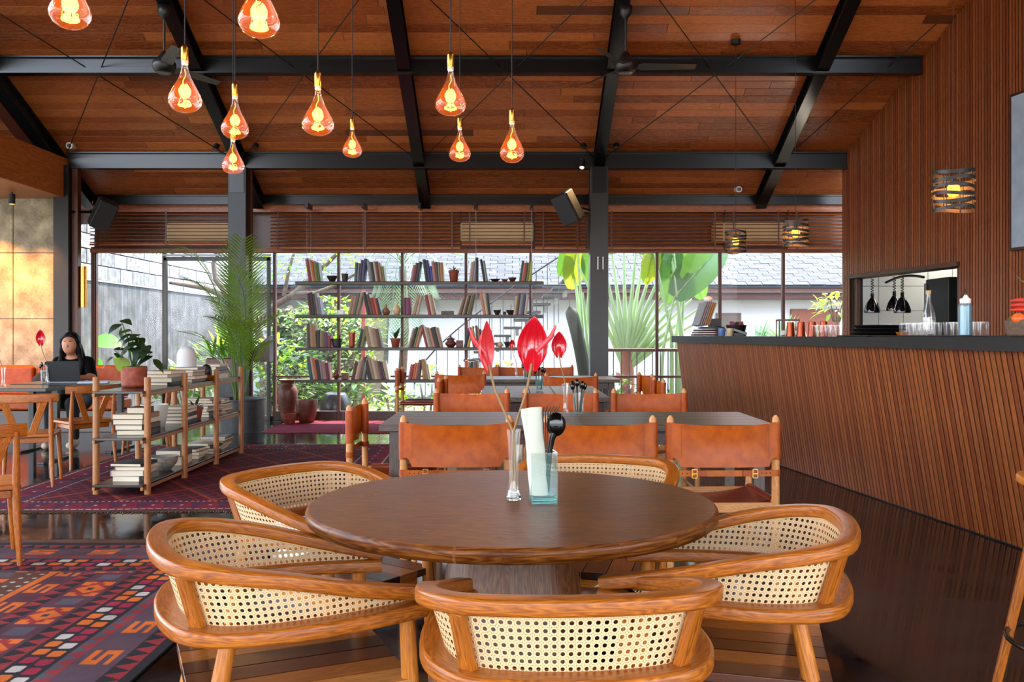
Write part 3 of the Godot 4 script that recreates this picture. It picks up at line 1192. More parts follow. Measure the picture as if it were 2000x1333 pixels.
func cane_tex() -> ImageTexture:
	# strands of split cane in one woven cell
	var im := Image.create(64, 64, false, Image.FORMAT_RGB8)
	im.fill(Color(0.92, 0.80, 0.62))
	for y in 64:
		for x in 64:
			var u := (x - 31.5) / 64.0
			var v := (y - 31.5) / 64.0
			var c := Color(0.93, 0.82, 0.66)
			var d1 := absf(fposmod(u + v, 1.0) - 0.5)
			var d2 := absf(fposmod(u - v, 1.0) - 0.5)
			for dd in [d1, d2]:
				if dd > 0.085 and dd < 0.115: c = Color(0.66, 0.49, 0.29)
			var du := 0.5 - absf(u)
			var dv := 0.5 - absf(v)
			if (du < 0.012 and absf(v) < 0.33) or (dv < 0.012 and absf(u) < 0.33): c = Color(0.60, 0.43, 0.24)
			if (absf(du - 0.16) < 0.014 and absf(v) > 0.2) or (absf(dv - 0.16) < 0.014 and absf(u) > 0.2): c = Color(0.72, 0.55, 0.34)
			if du < 0.035 and dv < 0.035: c = Color(0.45, 0.30, 0.16)
			if Vector2(absf(u) - 0.5, absf(v) - 0.29).length() < 0.055 or Vector2(absf(u) - 0.29, absf(v) - 0.5).length() < 0.055: c = Color(0.40, 0.26, 0.13)
			im.set_pixel(x, y, c)
	im.generate_mipmaps()
	return ImageTexture.create_from_image(im)

func make_cane_chair() -> Node3D:
	var t := thing("cane_armchair", "", "chair", Vector3.ZERO, 0, "cane armchairs round the table")
	var pts := [[-0.215, -0.30, 0.0], [-0.262, -0.13, 0.052], [-0.284, 0.03, 0.108], [-0.278, 0.16, 0.142], [-0.225, 0.255, 0.158], [-0.12, 0.292, 0.162], [0.0, 0.302, 0.163], [0.12, 0.292, 0.162], [0.225, 0.255, 0.158], [0.278, 0.16, 0.142], [0.284, 0.03, 0.108], [0.262, -0.13, 0.052], [0.215, -0.30, 0.0]]
	var uc := []
	var lc := []
	for p in pts:
		var back: float = smoothstep(-0.3, 0.2, p[1])
		uc.append(Vector3(p[0] * (1.0 + 0.045 * back), 0.640 + p[2] * 0.80, p[1] + 0.018 * back))
		lc.append(Vector3(p[0] * (1.0 - 0.04 * back), 0.612, p[1] - 0.012 * back))
	var N := 72
	var up := rail_curve(uc, N)
	var lo := rail_curve(lc, N)
	var vy := []
	for i in N + 1: vy.append(Vector3.UP)
	# top rail leans outwards, thinner towards the arm ends
	var g := Geo.new()
	g.sweep(up, round_rect(0.048, 0.034, 0.008), vy)
	part(t, "top_rail", g, M.teak)
	g = Geo.new()
	g.uo = Vector2(0.3, 0.4)
	g.sweep(lo, round_rect(0.074, 0.036, 0.009), vy)
	part(t, "arm_rail", g, M.teak)
	# woven cane between the rails
	g = Geo.new()
	var pitch := 0.0163
	var total := 0.0
	var cum := [0.0]
	for i in N:
		total += lo[i].distance_to(lo[i + 1])
		cum.append(total)
	var nc := int(total / pitch)
	var pos := func(s: float, hgt: float) -> Vector3:
		var k := 0
		var f := clampf(s / total, 0.0, 1.0) * N
		k = mini(int(f), N - 1)
		var fr := f - k
		var a: Vector3 = lo[k].lerp(lo[k + 1], fr) * Vector3(0.945, 1, 0.945) + Vector3(0, 0.015, 0)
		var b: Vector3 = up[k].lerp(up[k + 1], fr) * Vector3(0.975, 1, 0.975) + Vector3(0, -0.012, 0)
		var hh := maxf(b.y - a.y, 0.004)
		return a.lerp(b, hgt / hh)
	for i in nc:
		var s0 := i * pitch
		for j in 11:
			var h0 := j * pitch
			var sm := s0 + pitch / 2
			var pk := int(clampf(sm / total, 0, 0.999) * N)
			var room: float = (up[pk].y - 0.012) - (lo[pk].y + 0.015)
			if h0 > room: continue
			# square cell with an eight-sided hole
			var corner := []
			var hole := []
			var c3: Vector3 = pos.call(sm, h0 + pitch / 2)
			var du: Vector3 = (pos.call(sm + 0.002, h0) - pos.call(sm - 0.002, h0)).normalized()
			var nn := du.cross(Vector3.UP).normalized()
			for k in 8:
				var an := TAU * (k + 0.5) / 8.0
				var q := Vector2(cos(an), sin(an))
				var e := q / maxf(absf(q.x), absf(q.y)) * 0.5
				corner.append(g.vert(pos.call(sm + e.x * pitch, h0 + (e.y + 0.5) * pitch), nn, Vector2(e.x + 0.5, e.y + 0.5)))
				var hq := q * 0.285
				hole.append(g.vert(pos.call(sm + hq.x * pitch, h0 + (hq.y + 0.5) * pitch), nn, Vector2(hq.x + 0.5, hq.y + 0.5)))
			for k in 8:
				var k2 := (k + 1) % 8
				g.quad(corner[k], corner[k2], hole[k2], hole[k])
			for k in [0, 2, 4, 6]:   # fill the square's corners
				var an: float = TAU * (k + 1.0) / 8.0
				var sq := Vector2(signf(cos(an)), signf(sin(an))) * 0.5
				var cv := g.vert(pos.call(sm + sq.x * pitch, h0 + (sq.y + 0.5) * pitch), nn, Vector2(sq.x + 0.5, sq.y + 0.5))
				g.tri(corner[k], corner[(k + 1) % 8], cv)
	var cm := plain(Color(0.88, 0.84, 0.78), 0.5)
	cm.albedo_texture = T.cane
	part(t, "cane_panel", g, cm)
	# pale cane edging under the top rail
	g = Geo.new()
	var ed := []
	for i in range(6, N - 5): ed.append(up[i] + Vector3(0, -0.019, 0) - Vector3(up[i].x, 0, up[i].z).normalized() * 0.010)
	g.tube(ed, 0.004, 5)
	part(t, "cane_edging", g, plain(Color(0.80, 0.66, 0.44), 0.5))
	# uprights
	for sg in [-1.0, 1.0]:
		g = Geo.new()
		var i0 := 26 if sg < 0 else N - 26
		var a: Vector3 = lo[i0] * Vector3(0.97, 1, 0.97) + Vector3(0, 0.012, 0)
		var b: Vector3 = up[i0] * Vector3(0.99, 1, 0.99) + Vector3(0, -0.014, 0)
		var outw := Vector3(a.x, 0, a.z).normalized()
		g.beam(a + outw * 0.006, b + outw * 0.006, 0.036, 0.022, 0.004, outw)
		part(t, "upright", g, M.teak)
	# legs
	var legs := [[Vector3(-0.232, 0.597, -0.235), Vector3(-0.24, 0, -0.262)], [Vector3(0.232, 0.597, -0.235), Vector3(0.24, 0, -0.262)], [Vector3(-0.225, 0.597, 0.18), Vector3(-0.268, 0, 0.30)], [Vector3(0.225, 0.597, 0.18), Vector3(0.268, 0, 0.30)]]
	for l in legs:
		g = Geo.new()
		g.uo = Vector2(rng.randf(), rng.randf())
		g.tube([l[0], l[0].lerp(l[1], 0.35), l[0].lerp(l[1], 0.6), l[1]], [0.019, 0.0225, 0.0215, 0.0145], 12)
		part(t, "leg", g, M.teak_light)
	# boarded seat
	for k in 6:
		g = Geo.new()
		g.uo = Vector2(k * 0.43, k * 0.17)
		g.bx(-0.2125 + k * 0.085, 0.437, 0.005, 0.0845, 0.026, 0.51, 0.003)
		part(t, "seat_board", g, M.seat_wood[[0, 1, 2, 0, 1, 3][k]])
	for z in [-0.2, 0.2]:
		g = Geo.new()
		g.bx(0, 0.405, z, 0.42, 0.04, 0.03, 0.004)
		part(t, "seat_rail", g, M.teak_light)
	return t

func face_to(p: Vector2, q: Vector2) -> float:
	# turn that makes a chair at p (x, d) look towards q
	var v := q - p
	return atan2(-v.x, v.y)

func build_round_table_group() -> void:
	T.cane = cane_tex()
	var ct := Vector2(0.0, 2.81)
	var t := thing("round_table", "round teak dining table on a thick tapering wooden pedestal", "table", W(ct.x, 0, ct.y))
	# top glued up from wide boards, each cut to the circle
	var R := 0.640
	var nb := 9
	var ang := deg_to_rad(-13.0)
	for k in nb:
		var g := Geo.new()
		g.uo = Vector2(k * 0.61, k * 0.29)
		var y0 := -R + 2.0 * R * k / nb + (0.0004 if k > 0 else 0.0)
		var y1 := -R + 2.0 * R * (k + 1) / nb - (0.0004 if k < nb - 1 else 0.0)
		board_slice(g, R, y0, y1, 0.712, 0.755, ang)
		part(t, "top_board", g, M.teak_top)
	var g := Geo.new()
	var prof := []
	for k in 13:
		var s := k / 12.0
		prof.append(Vector2(lerpf(0.30, 0.185, pow(s, 0.8)), lerpf(0.03, 0.712, s)))
	g.lathe(prof, 40)
	for i in g.u.size(): g.u[i].y *= 1.6
	part(t, "pedestal", g, wood(Color(0.56, 0.36, 0.20), 0.4, "wood_b", 1.0, 4.0))
	g = Geo.new()
	g.turned([Vector2(0.0, 0.0), Vector2(0.31, 0.0), Vector2(0.31, 0.03), Vector2(0.29, 0.03)], 40)
	part(t, "foot", g, M.teak_dark)
	# chairs
	var c1 := make_cane_chair()
	c1.set_meta("label", "cane and teak armchair in the left foreground, beside the patterned rug")
	c1.position = W(-0.565, 0, 2.27)
	c1.rotation.y = face_to(Vector2(-0.565, 2.27), Vector2(0.334, 2.675))
	copy_of(c1, "cane and teak armchair behind the left foreground one, at the table's far left", W(-0.635, 0, 3.13), face_to(Vector2(-0.635, 3.13), Vector2(0, 2.66)))
	copy_of(c1, "cane and teak armchair right of the round table, beside the bar", W(0.58, 0, 2.42), face_to(Vector2(0.58, 2.42), Vector2(-0.386, 2.68)))
	copy_of(c1, "cane and teak armchair mostly hidden behind the round table top", W(0.30, 0, 3.34), face_to(Vector2(0.30, 3.34), Vector2(0.1, 2.5)))
	copy_of(c1, "cane and teak armchair seen from behind at the bottom of the picture", W(0.11, 0, 1.985), face_to(Vector2(0.11, 1.985), Vector2(0.04, 3.1)))
	# glass bud vase with two anthuriums
	var vx := W(0.005, 0.755, 2.82)
	t = thing("bud_vase", "slim clear glass vase holding two anthuriums on the round table", "vase", vx)
	g = Geo.new()
	g.lathe([Vector2(0.0, 0.018), Vector2(0.015, 0.02), Vector2(0.014, 0.07), Vector2(0.015, 0.12), Vector2(0.022, 0.225), Vector2(0.0235, 0.225), Vector2(0.0165, 0.12), Vector2(0.017, 0.06), Vector2(0.026, 0.012), Vector2(0.025, 0.0), Vector2(0.0, 0.0)], 24)
	part(t, "glass", g, M.clear)
	g = Geo.new()
	g.lathe([Vector2(0.0, 0.001), Vector2(0.0235, 0.001), Vector2(0.0245, 0.011), Vector2(0.016, 0.03), Vector2(0.0, 0.034)], 24)
	part(t, "thick_base", g, M.clear_solid)
	anthurium("large glossy red anthurium, right one in the vase on the round table", vx, W(0.062, 1.19, 2.80), 0.11, 0.155, 0.12, 0.0, true)
	anthurium("pinkish red anthurium turned sideways, left one in the vase on the round table", vx, W(-0.075, 1.185, 2.84), 0.10, 0.15, -0.45, 1.1, true)
	# square aqua glass with rolled napkin and black spoon
	var px := W(0.096, 0.755, 2.78)
	t = thing("cutlery_glass", "square aqua glass holding a rolled napkin and black spoon, round table", "glass", px, 0.12)
	g = Geo.new()
	for q in [[-1, 0], [1, 0], [0, -1], [0, 1]]:
		g.bx(q[0] * 0.039, 0.08, q[1] * 0.039, 0.004 if q[0] != 0 else 0.082, 0.16, 0.004 if q[1] != 0 else 0.074)
	part(t, "walls", g, M.aqua)
	g = Geo.new()
	g.bx(0, 0.0125, 0, 0.081, 0.024, 0.081, 0.006)
	part(t, "base", g, M.aqua_solid)
	napkin(px + Vector3(-0.012, 0.026, 0.012))
	var sp := thing("black_spoon", "large glossy black serving spoon leaning in the aqua glass", "spoon", px + Vector3(0.014, 0.03, 0.0))
	g = Geo.new()
	g.tube([Vector3(0, 0, 0), Vector3(0.006, 0.12, 0), Vector3(0.016, 0.17, 0), Vector3(0.024, 0.2, 0)], [0.008, 0.008, 0.010, 0.016], 10)
	part(sp, "handle", g, M.black_gloss)
	g = Geo.new()
	g.ball(Vector3(0.028, 0.215, 0.0), Vector3(0.031, 0.038, 0.02), 20, 12)
	part(sp, "bowl", g, M.black_gloss)
	var fk := thing("fork_bundle", "dark fork tines standing behind the rolled napkin", "fork", px + Vector3(0.012, 0.03, -0.022))
	for k in 6:
		g = Geo.new()
		g.tube([Vector3(0.003 * k - 0.008, 0, 0), Vector3(-0.01 + k * 0.008, 0.25, -0.005), Vector3(-0.006 + k * 0.01, 0.268 + 0.004 * (k % 2), 0.0)], [0.002, 0.0022, 0.0012], 5)
		part(fk, "tine", g, plain(Color(0.10, 0.06, 0.05), 0.35))

# one board of a round top between y0 and y1 (rounded rim), laid at an angle
func board_slice(g: Geo, R: float, y0: float, y1: float, h0: float, h1: float, ang: float) -> void:
	var n := 28
	var layers := [[R - 0.012, h1], [R - 0.003, h1 - 0.006], [R, h1 - 0.016], [R - 0.002, h0 + 0.010], [R - 0.014, h0]]
	var rot := Basis(Vector3.UP, ang)
	var out := func(r: float, s: float, y: float) -> float:
		return sqrt(maxf(r * r - y * y, 0.0)) * s
	# outline points of the slice: left arc up, right arc down
	for li in layers.size():
		pass
	var ring := []
	for li in layers.size():
		var row := []
		var r: float = layers[li][0]
		for side in [-1.0, 1.0]:
			for k in n + 1:
				var f := float(k) / n
				var y := lerpf(y0, y1, f) if side < 0 else lerpf(y1, y0, f)
				var yc := clampf(y, -r + 1e-5, r - 1e-5)
				row.append(Vector3(out.call(r, side, yc), layers[li][1], yc))
		ring.append(row)
	var m: int = ring[0].size()
	for li in layers.size() - 1:
		for k in m:
			var k2 := (k + 1) % m
			var arc := (k % (n + 1)) != n
			var vs := []
			for q in [[li, k], [li, k2], [li + 1, k2], [li + 1, k]]:
				var p: Vector3 = ring[q[0]][q[1]]
				var dirn := Vector3(p.x, 0, p.z).normalized()
				var up: float = [0.9, 0.5, 0.0, -0.5, -0.9][q[0]]
				var nn := (dirn + Vector3.UP * up * 1.4).normalized()
				if not arc: nn = Vector3(0, 0, 1.0 if k == n else -1.0)
				vs.append(g.vert(rot * p, rot * nn, Vector2(p.x if absf(p.x) < absf(p.z) else p.z, p.y + p.z * 0.0)))
			g.quad(vs[0], vs[1], vs[2], vs[3])
	for top in [true, false]:
		var row: Array = ring[0] if top else ring[layers.size() - 1]
		var nn := Vector3.UP if top else Vector3.DOWN
		for k in n:
			var q := []
			for p in [row[k], row[k + 1], row[m - 2 - k], row[m - 1 - k]]:
				q.append(g.vert(rot * p, nn, Vector2(p.x, p.z)))
			g.quad(q[0], q[1], q[2], q[3])

func napkin(p: Vector3) -> void:
	var t := thing("rolled_napkin", "white rolled cloth napkin standing in the aqua glass", "napkin", p)
	var g := Geo.new()
	var f := FastNoiseLite.new()
	f.seed = 4
	f.frequency = 9.0
	g.sheet(40, 26, func(a, b):
		var an: float = a * TAU * 1.35
		var r: float = 0.026 + 0.004 * b + 0.0022 * a + 0.006 * f.get_noise_2d(a * 0.25, b * 0.16)
		var fold: float = 0.0035 * sin(an * 3.0 + b * 5.0) * b
		return Vector3(cos(an) * (r + fold) * 1.0 - 0.022 * b, b * (0.27 + 0.006 * sin(an + 0.6)), sin(an) * (r + fold) * 0.75))
	part(t, "cloth", g, plain(Color(0.70, 0.70, 0.64), 0.9))

func anthurium(label: String, foot: Vector3, head: Vector3, wid: float, hgt: float, lean: float, turn: float, spadix: bool) -> void:
	var t := thing("anthurium_flower", label, "flower", foot + Vector3(0, 0.03, 0), 0, "red anthuriums")
	var g := Geo.new()
	var top := head - t.position
	var off := -signf(top.x) * 0.006
	g.tube([Vector3(off, 0, 0), Vector3(off * 0.3, top.y * 0.45, 0), top.lerp(Vector3(0, top.y, 0), 0.25) * Vector3(1, 0.8, 1), top], [0.0045, 0.004, 0.0038, 0.0042], 8)
	part(t, "stem", g, M.stem)
	# heart-shaped spathe, cupped and veined
	g = Geo.new()
	g.sheet(18, 16, func(a, b):
		var s: float = (a - 0.5) * 2.0
		var y: float = b
		var w: float = wid * 0.5 * pow(sin(PI * clampf(0.12 + 0.88 * y, 0.0, 1.0)), 0.75) * (1.0 - 0.25 * y)
		var lobe: float = 0.10 * (1.0 - pow(absf(absf(s) - 0.5) * 2.0, 2.0)) * (1.0 - y) * (1.0 - y)
		var rib: float = 0.0022 * sin(absf(s) * 15.0 + y * 2.0) * sin(PI * y)
		return Vector3(s * w, (y - lobe * 1.4) * hgt - 0.004, -0.20 * hgt * (1.0 - s * s) * sin(PI * minf(y * 1.1, 1.0)) + 0.02 * y * hgt + rib))
	part(t, "spathe", g, M.anthurium if turn < 0.5 else M.anthurium_b, Transform3D(Basis.from_euler(Vector3(0.05, turn, -lean * 0.5)), top))
	if spadix:
		g = Geo.new()
		var dirx := 0.075 if turn < 0.5 else -0.06
		g.tube([Vector3(dirx * 0.2, hgt * 0.25, 0.02), Vector3(dirx * 0.8, hgt * 0.55, 0.03), Vector3(dirx, hgt * 0.78, 0.03)], [0.008, 0.008, 0.003], 8)
		part(t, "spadix", g, M.anthurium_b, Transform3D(Basis.IDENTITY, top))

# ---------- leather safari chairs ----------
func make_leather_chair() -> Node3D:
	var t := thing("leather_chair", "", "chair", Vector3.ZERO, 0, "leather sling chairs")
	var hx := 0.262
	for sg in [-1.0, 1.0]:
		var g := Geo.new()
		g.uo = Vector2(sg, 0.2)
		g.tube([Vector3(sg * hx, 0, 0.25), Vector3(sg * hx, 0.30, 0.24), Vector3(sg * hx, 0.84, 0.245), Vector3(sg * hx, 0.868, 0.245), Vector3(sg * hx, 0.883, 0.245)], [0.016, 0.0205, 0.0195, 0.018, 0.006], 12)
		part(t, "back_post", g, M.post)
		g = Geo.new()
		g.tube([Vector3(sg * hx, 0, -0.23), Vector3(sg * hx, 0.40, -0.22), Vector3(sg * hx, 0.50, -0.22), Vector3(sg * hx, 0.51, -0.22)], [0.016, 0.0205, 0.018, 0.008], 12)
		part(t, "front_leg", g, M.post)
		g = Geo.new()
		g.beam(Vector3(sg * hx, 0.445, -0.22), Vector3(sg * hx, 0.445, 0.24), 0.024, 0.03, 0.006)
		part(t, "side_rail", g, M.post)
		g = Geo.new()
		g.tube([Vector3(sg * hx, 0.2, -0.22), Vector3(sg * hx, 0.2, 0.24)], 0.011, 8)
		part(t, "stretcher", g, M.post)
		# leather sleeve round the post
		g = Geo.new()
		g.tube([Vector3(sg * hx, 0.665, 0.243), Vector3(sg * hx, 0.85, 0.245)], 0.0245, 14, false)
		part(t, "leather_sleeve", g, M.leather[1])
		g = Geo.new()
		g.tube([Vector3(sg * hx, 0.583, 0.242), Vector3(sg * hx, 0.615, 0.242)], 0.0235, 14, false)
		part(t, "strap_loop", g, M.leather[1])
	for z in [0.245, -0.22]:
		var g := Geo.new()
		g.bx(0, 0.425, z, 0.5, 0.052, 0.02, 0.005)
		part(t, "cross_rail", g, M.post)
	# back sling, sagging at the top, notched at the lower corners
	var g := Geo.new()
	var sling := func(a: float, b: float, th: float) -> Vector3:
		var s := (a - 0.5) * 2.0
		var top := 0.848 - 0.012 * (1.0 - s * s)
		var bot := 0.632 if absf(s) < 0.84 else lerpf(0.632, 0.675, clampf((absf(s) - 0.84) / 0.06, 0, 1))
		var z := 0.268 + 0.035 * (1.0 - s * s) - 0.016 * (1.0 - s * s) * sin(PI * b) + th
		return Vector3(s * hx, lerpf(bot, top, b), z)
	g.sheet(36, 10, func(a, b): return sling.call(a, b, 0.0), 0.55, 0.22)
	g.sheet(36, 10, func(a, b): return sling.call(1.0 - a, b, -0.004), 0.55, 0.22)
	g.sheet(36, 1, func(a, b): return sling.call(a, 1.0, -0.004 * b), 0.55, 0.01)
	g.sheet(36, 1, func(a, b): return sling.call(a, 0.0, -0.004 * b), 0.55, 0.01)
	var back := part(t, "back_sling", g, M.leather[0])
	for sg in [-1.0, 1.0]:
		g = Geo.new()
		g.bx(sg * 0.215, 0.757, 0.290, 0.0025, 0.16, 0.002)
		part(back, "seam", g, plain(Color(0.40, 0.17, 0.06), 0.6))
	# seat sling
	g = Geo.new()
	var seat_f := func(a: float, b: float, dy: float) -> Vector3:
		var s := (a - 0.5) * 2.0
		return Vector3(s * hx * 1.02, 0.462 + dy - 0.042 * (1.0 - s * s) - 0.012 * sin(PI * b) * (1.0 - s * s), lerpf(-0.21, 0.20, b))
	g.sheet(16, 12, func(a, b): return seat_f.call(a, b, 0.0), 0.5, 0.4)
	g.sheet(16, 12, func(a, b): return seat_f.call(1.0 - a, b, -0.004), 0.5, 0.4)
	part(t, "seat_sling", g, M.leather_seat)
	for sg in [-1.0, 1.0]:
		g = Geo.new()
		g.tube([Vector3(sg * hx, 0.45, -0.21), Vector3(sg * hx, 0.45, 0.2)], 0.022, 10)
		part(t, "seat_wrap", g, M.leather_seat)
	# belt with two buckles behind the back
	g = Geo.new()
	var belt_f := func(a: float, b: float, dz: float) -> Vector3:
		var s := (a - 0.5) * 2.0
		return Vector3(s * hx, 0.584 + 0.03 * b, 0.268 + dz + 0.006 * (1.0 - s * s))
	g.sheet(20, 1, func(a, b): return belt_f.call(a, b, 0.0), 0.5, 0.03)
	g.sheet(20, 1, func(a, b): return belt_f.call(1.0 - a, b, -0.004), 0.5, 0.03)
	var belt := part(t, "belt", g, M.leather[2])
	for sg in [-1.0, 1.0]:
		g = Geo.new()
		for q in [[0.0, 0.021, 0.024, 0.004], [0.0, -0.021, 0.024, 0.004], [-0.012, 0.0, 0.004, 0.042], [0.012, 0.0, 0.004, 0.042]]:
			g.bx(sg * 0.15 + q[0], 0.599 + q[1], 0.281, q[2], q[3], 0.004, 0.001)
		g.bx(sg * 0.15, 0.599, 0.283, 0.024, 0.003, 0.003)
		part(belt, "buckle", g, M.brass)
		g = Geo.new()
		g.bx(sg * 0.115, 0.599, 0.278, 0.05, 0.027, 0.004, 0.001)
		part(belt, "belt_keeper", g, M.leather[1])
		for k in 3:
			g = Geo.new()
			g.ball(Vector3(sg * (0.185 + k * 0.022), 0.599, 0.271), Vector3(0.003, 0.003, 0.002), 6, 4)
			part(belt, "eyelet", g, M.black)
	return t

func plank_table(label: String, x0: float, x1: float, d0: float, d1: float, along_x: bool, m: Material) -> Node3D:
	var w := x1 - x0
	var l := d1 - d0
	var t := thing("plank_table", label, "table", W((x0 + x1) / 2, 0, (d0 + d1) / 2), 0, "rustic plank tables")
	var n := 5 if along_x else 5
	for k in n:
		var g := Geo.new()
		g.uo = Vector2(rng.randf() * 3, rng.randf())
		if along_x: g.bx(0, 0.742, -l / 2 + l * (k + 0.5) / n, w, 0.04, l / n - 0.003, 0.004)
		else: g.bx(-w / 2 + w * (k + 0.5) / n, 0.742, 0, w / n - 0.003, 0.04, l, 0.004)
		part(t, "top_plank", g, m)
	for sx in [-1.0, 1.0]:
		for sz in [-1.0, 1.0]:
			var g := Geo.new()
			g.bx(sx * (w / 2 - 0.09), 0.361, sz * (l / 2 - 0.09), 0.07, 0.722, 0.07, 0.005)
			part(t, "leg", g, M.rustic)
		var g := Geo.new()
		g.bx(sx * (w / 2 - 0.09), 0.68, 0, 0.03, 0.08, l - 0.25, 0.004)
		part(t, "apron", g, M.rustic)
	for sz in [-1.0, 1.0]:
		var g := Geo.new()
		g.bx(0, 0.68, sz * (l / 2 - 0.09), w - 0.25, 0.08, 0.03, 0.004)
		part(t, "apron", g, M.rustic)
	return t

func build_leather_groups() -> void:
	var c := make_leather_chair()
	c.set_meta("label", "tan leather chair seen from behind, left of the three nearest ones")
	c.position = W(-0.275, 0, 4.88 - 0.245)
	c.rotation.y = 0.0
	# [x, d, turn, label]; turn 0 looks away from the camera
	var rows := [
		[0.435, 4.63, 0.0, "tan leather chair seen from behind, middle of the three nearest ones"],
		[1.04, 4.63, 0.02, "tan leather chair seen from behind, nearest to the bar"],
		[-0.30, 6.35, PI, "tan leather chair facing us across the first plank table, left one"],
		[0.36, 6.35, PI, "tan leather chair facing us across the first plank table, middle one"],
		[1.02, 6.35, PI, "tan leather chair facing us across the first plank table, right one"],
		[-0.68, 5.30, -PI / 2, "tan leather chair seen from the side at the left end of the first plank table"],
		[-0.42, 8.45, -PI / 2 - 0.05, "tan leather chair seen from the side at the left of the second plank table"],
		[1.12, 8.25, PI / 2, "tan leather chair seen edge-on right of the second plank table, near one"],
		[1.16, 9.3, PI / 2 + 0.1, "tan leather chair seen edge-on right of the second plank table, far one"],
		[0.62, 9.55, 0.0, "tan leather chair seen from behind before the right column, at the far table"],
		[-0.57, 10.05, 0.0, "tan leather chair seen from behind left of the flower stems, at the far table"],
		[-1.15, 11.0, -PI / 2, "tan leather chair seen from the side at the left end of the far table"],
		[0.55, 11.75, PI, "tan leather chair facing us behind the far table, right one"],
		[-0.45, 11.75, PI, "tan leather chair facing us behind the far table, left one"],
		[0.05, 11.8, PI, "tan leather chair facing us behind the far table, middle one"]]
	for r in rows:
		copy_of(c, r[3], W(r[0], 0, r[1]), r[2])
	plank_table("first long dark plank table behind the three nearest leather chairs", -0.77, 1.53, 5.10, 5.98, true, M.rustic)
	plank_table("weathered grey plank table in the middle, standing lengthwise", -0.28, 0.82, 7.35, 9.05, false, wood(Color(0.44, 0.40, 0.33), 0.5, "wood_b", 0.9, 3.5))
	plank_table("far weathered plank table near the right column", -0.95, 1.26, 10.35, 11.2, true, wood(Color(0.44, 0.41, 0.34), 0.5, "wood_b", 0.9, 3.5))
	# things on these tables
	bud("slim glass vase with a red anthurium on the first plank table", W(0.352, 0.762, 5.85), W(0.31, 1.235, 5.83), 0.115, "round red anthurium with a pointed tip above the first plank table")
	cutlery("glass of black cutlery and napkin on the first plank table", W(0.435, 0.762, 5.82), 0.20)
	cutlery("blue tinted glass of black cutlery on the grey middle table", W(0.255, 0.762, 8.2), 0.21)
	bud("small glass vase with a drooping anthurium on the far plank table", W(0.05, 0.762, 10.7), W(0.0, 1.18, 10.7), 0.08, "small dark red anthurium hanging down over the far plank table")
	cutlery("glass of dark cutlery on the far plank table", W(0.17, 0.762, 10.6), 0.16)

func bud(label: String, p: Vector3, head: Vector3, size: float, flabel: String) -> void:
	var t := thing("bud_vase", label, "vase", p)
	var g := Geo.new()
	g.lathe([Vector2(0.0, 0.0), Vector2(0.026, 0.0), Vector2(0.016, 0.04), Vector2(0.014, 0.10), Vector2(0.022, 0.2), Vector2(0.0205, 0.2), Vector2(0.0125, 0.10), Vector2(0.013, 0.04), Vector2(0.0, 0.02)], 16)
	part(t, "glass", g, M.clear)
	anthurium(flabel, p, head - Vector3(0, size * 0.7, 0), size, size * 1.35, 0.0, 0.0, false)

func cutlery(label: String, p: Vector3, hgt: float) -> void:
	var t := thing("cutlery_glass", label, "glass", p)
	var g := Geo.new()
	g.lathe([Vector2(0.0, 0.0), Vector2(0.034, 0.0), Vector2(0.04, 0.14), Vector2(0.038, 0.14), Vector2(0.032, 0.01), Vector2(0.0, 0.01)], 14)
	part(t, "glass", g, M.aqua)
	var nm := "black_cutlery"
	var words := label.trim_prefix("glass of ").trim_prefix("blue tinted glass of ")
	for k in 7:
		var an := k * 0.9
		var o := thing(nm, "black spoon or fork at the %s of the glass on %s" % [["right", "front right", "front middle", "front left", "back left", "back middle", "back right"][k], words.get_slice(" on ", 1)], "cutlery", p + Vector3(cos(an) * 0.016, 0.012, sin(an) * 0.016), 0, "cutlery on " + words.get_slice(" on ", 1))
		g = Geo.new()
		var top := Vector3(cos(an) * 0.026, hgt - 0.03 + 0.012 * (k % 3), sin(an) * 0.026)
		g.tube([Vector3.ZERO, top], 0.004, 5)
		part(o, "handle", g, M.black_gloss)
		g = Geo.new()
		g.ball(top, Vector3(0.016, 0.024, 0.009), 8, 6)
		part(o, "bowl", g, M.black_gloss)

# ---------- tables and chairs on the left ----------
func make_wood_chair() -> Node3D:
	var t := thing("wooden_chair", "", "chair", Vector3.ZERO, 0, "wooden spoke-back chairs")
	for sg in [-1.0, 1.0]:
		var g := Geo.new()
		g.tube([Vector3(sg * 0.215, 0, 0.235), Vector3(sg * 0.205, 0.25, 0.215), Vector3(sg * 0.2, 0.44, 0.205), Vector3(sg * 0.2, 0.75, 0.235)], [0.013, 0.02, 0.021, 0.014], 10)
		part(t, "back_leg", g, M.teak)
		g = Geo.new()
		g.tube([Vector3(sg * 0.225, 0, -0.22), Vector3(sg * 0.21, 0.3, -0.2), Vector3(sg * 0.205, 0.43, -0.195)], [0.013, 0.02, 0.021], 10)
		part(t, "front_leg", g, M.teak)
		# slanting splat of the V back
		g = Geo.new()
		g.beam(Vector3(sg * 0.055, 0.455, 0.20), Vector3(sg * 0.15, 0.73, 0.235), 0.055, 0.016, 0.003, Vector3(0, 0, 1))
		part(t, "back_splat", g, M.teak)
	var g := Geo.new()
	g.bx(0, 0.44, 0, 0.45, 0.035, 0.43, 0.012)
	part(t, "seat", g, M.teak)
	g = Geo.new()
	var arc := []
	var ups := []
	for k in 13:
		var s := k / 12.0 * 2.0 - 1.0
		arc.append(Vector3(s * 0.25, 0.755, 0.255 - 0.06 * s * s))
		ups.append(Vector3.UP)
	g.sweep(arc, round_rect(0.024, 0.075, 0.009), ups)
	part(t, "crest_rail", g, M.teak)
	g = Geo.new()
	g.bx(0, 0.40, 0, 0.36, 0.05, 0.34, 0.004)
	part(t, "apron", g, M.teak)
	return t

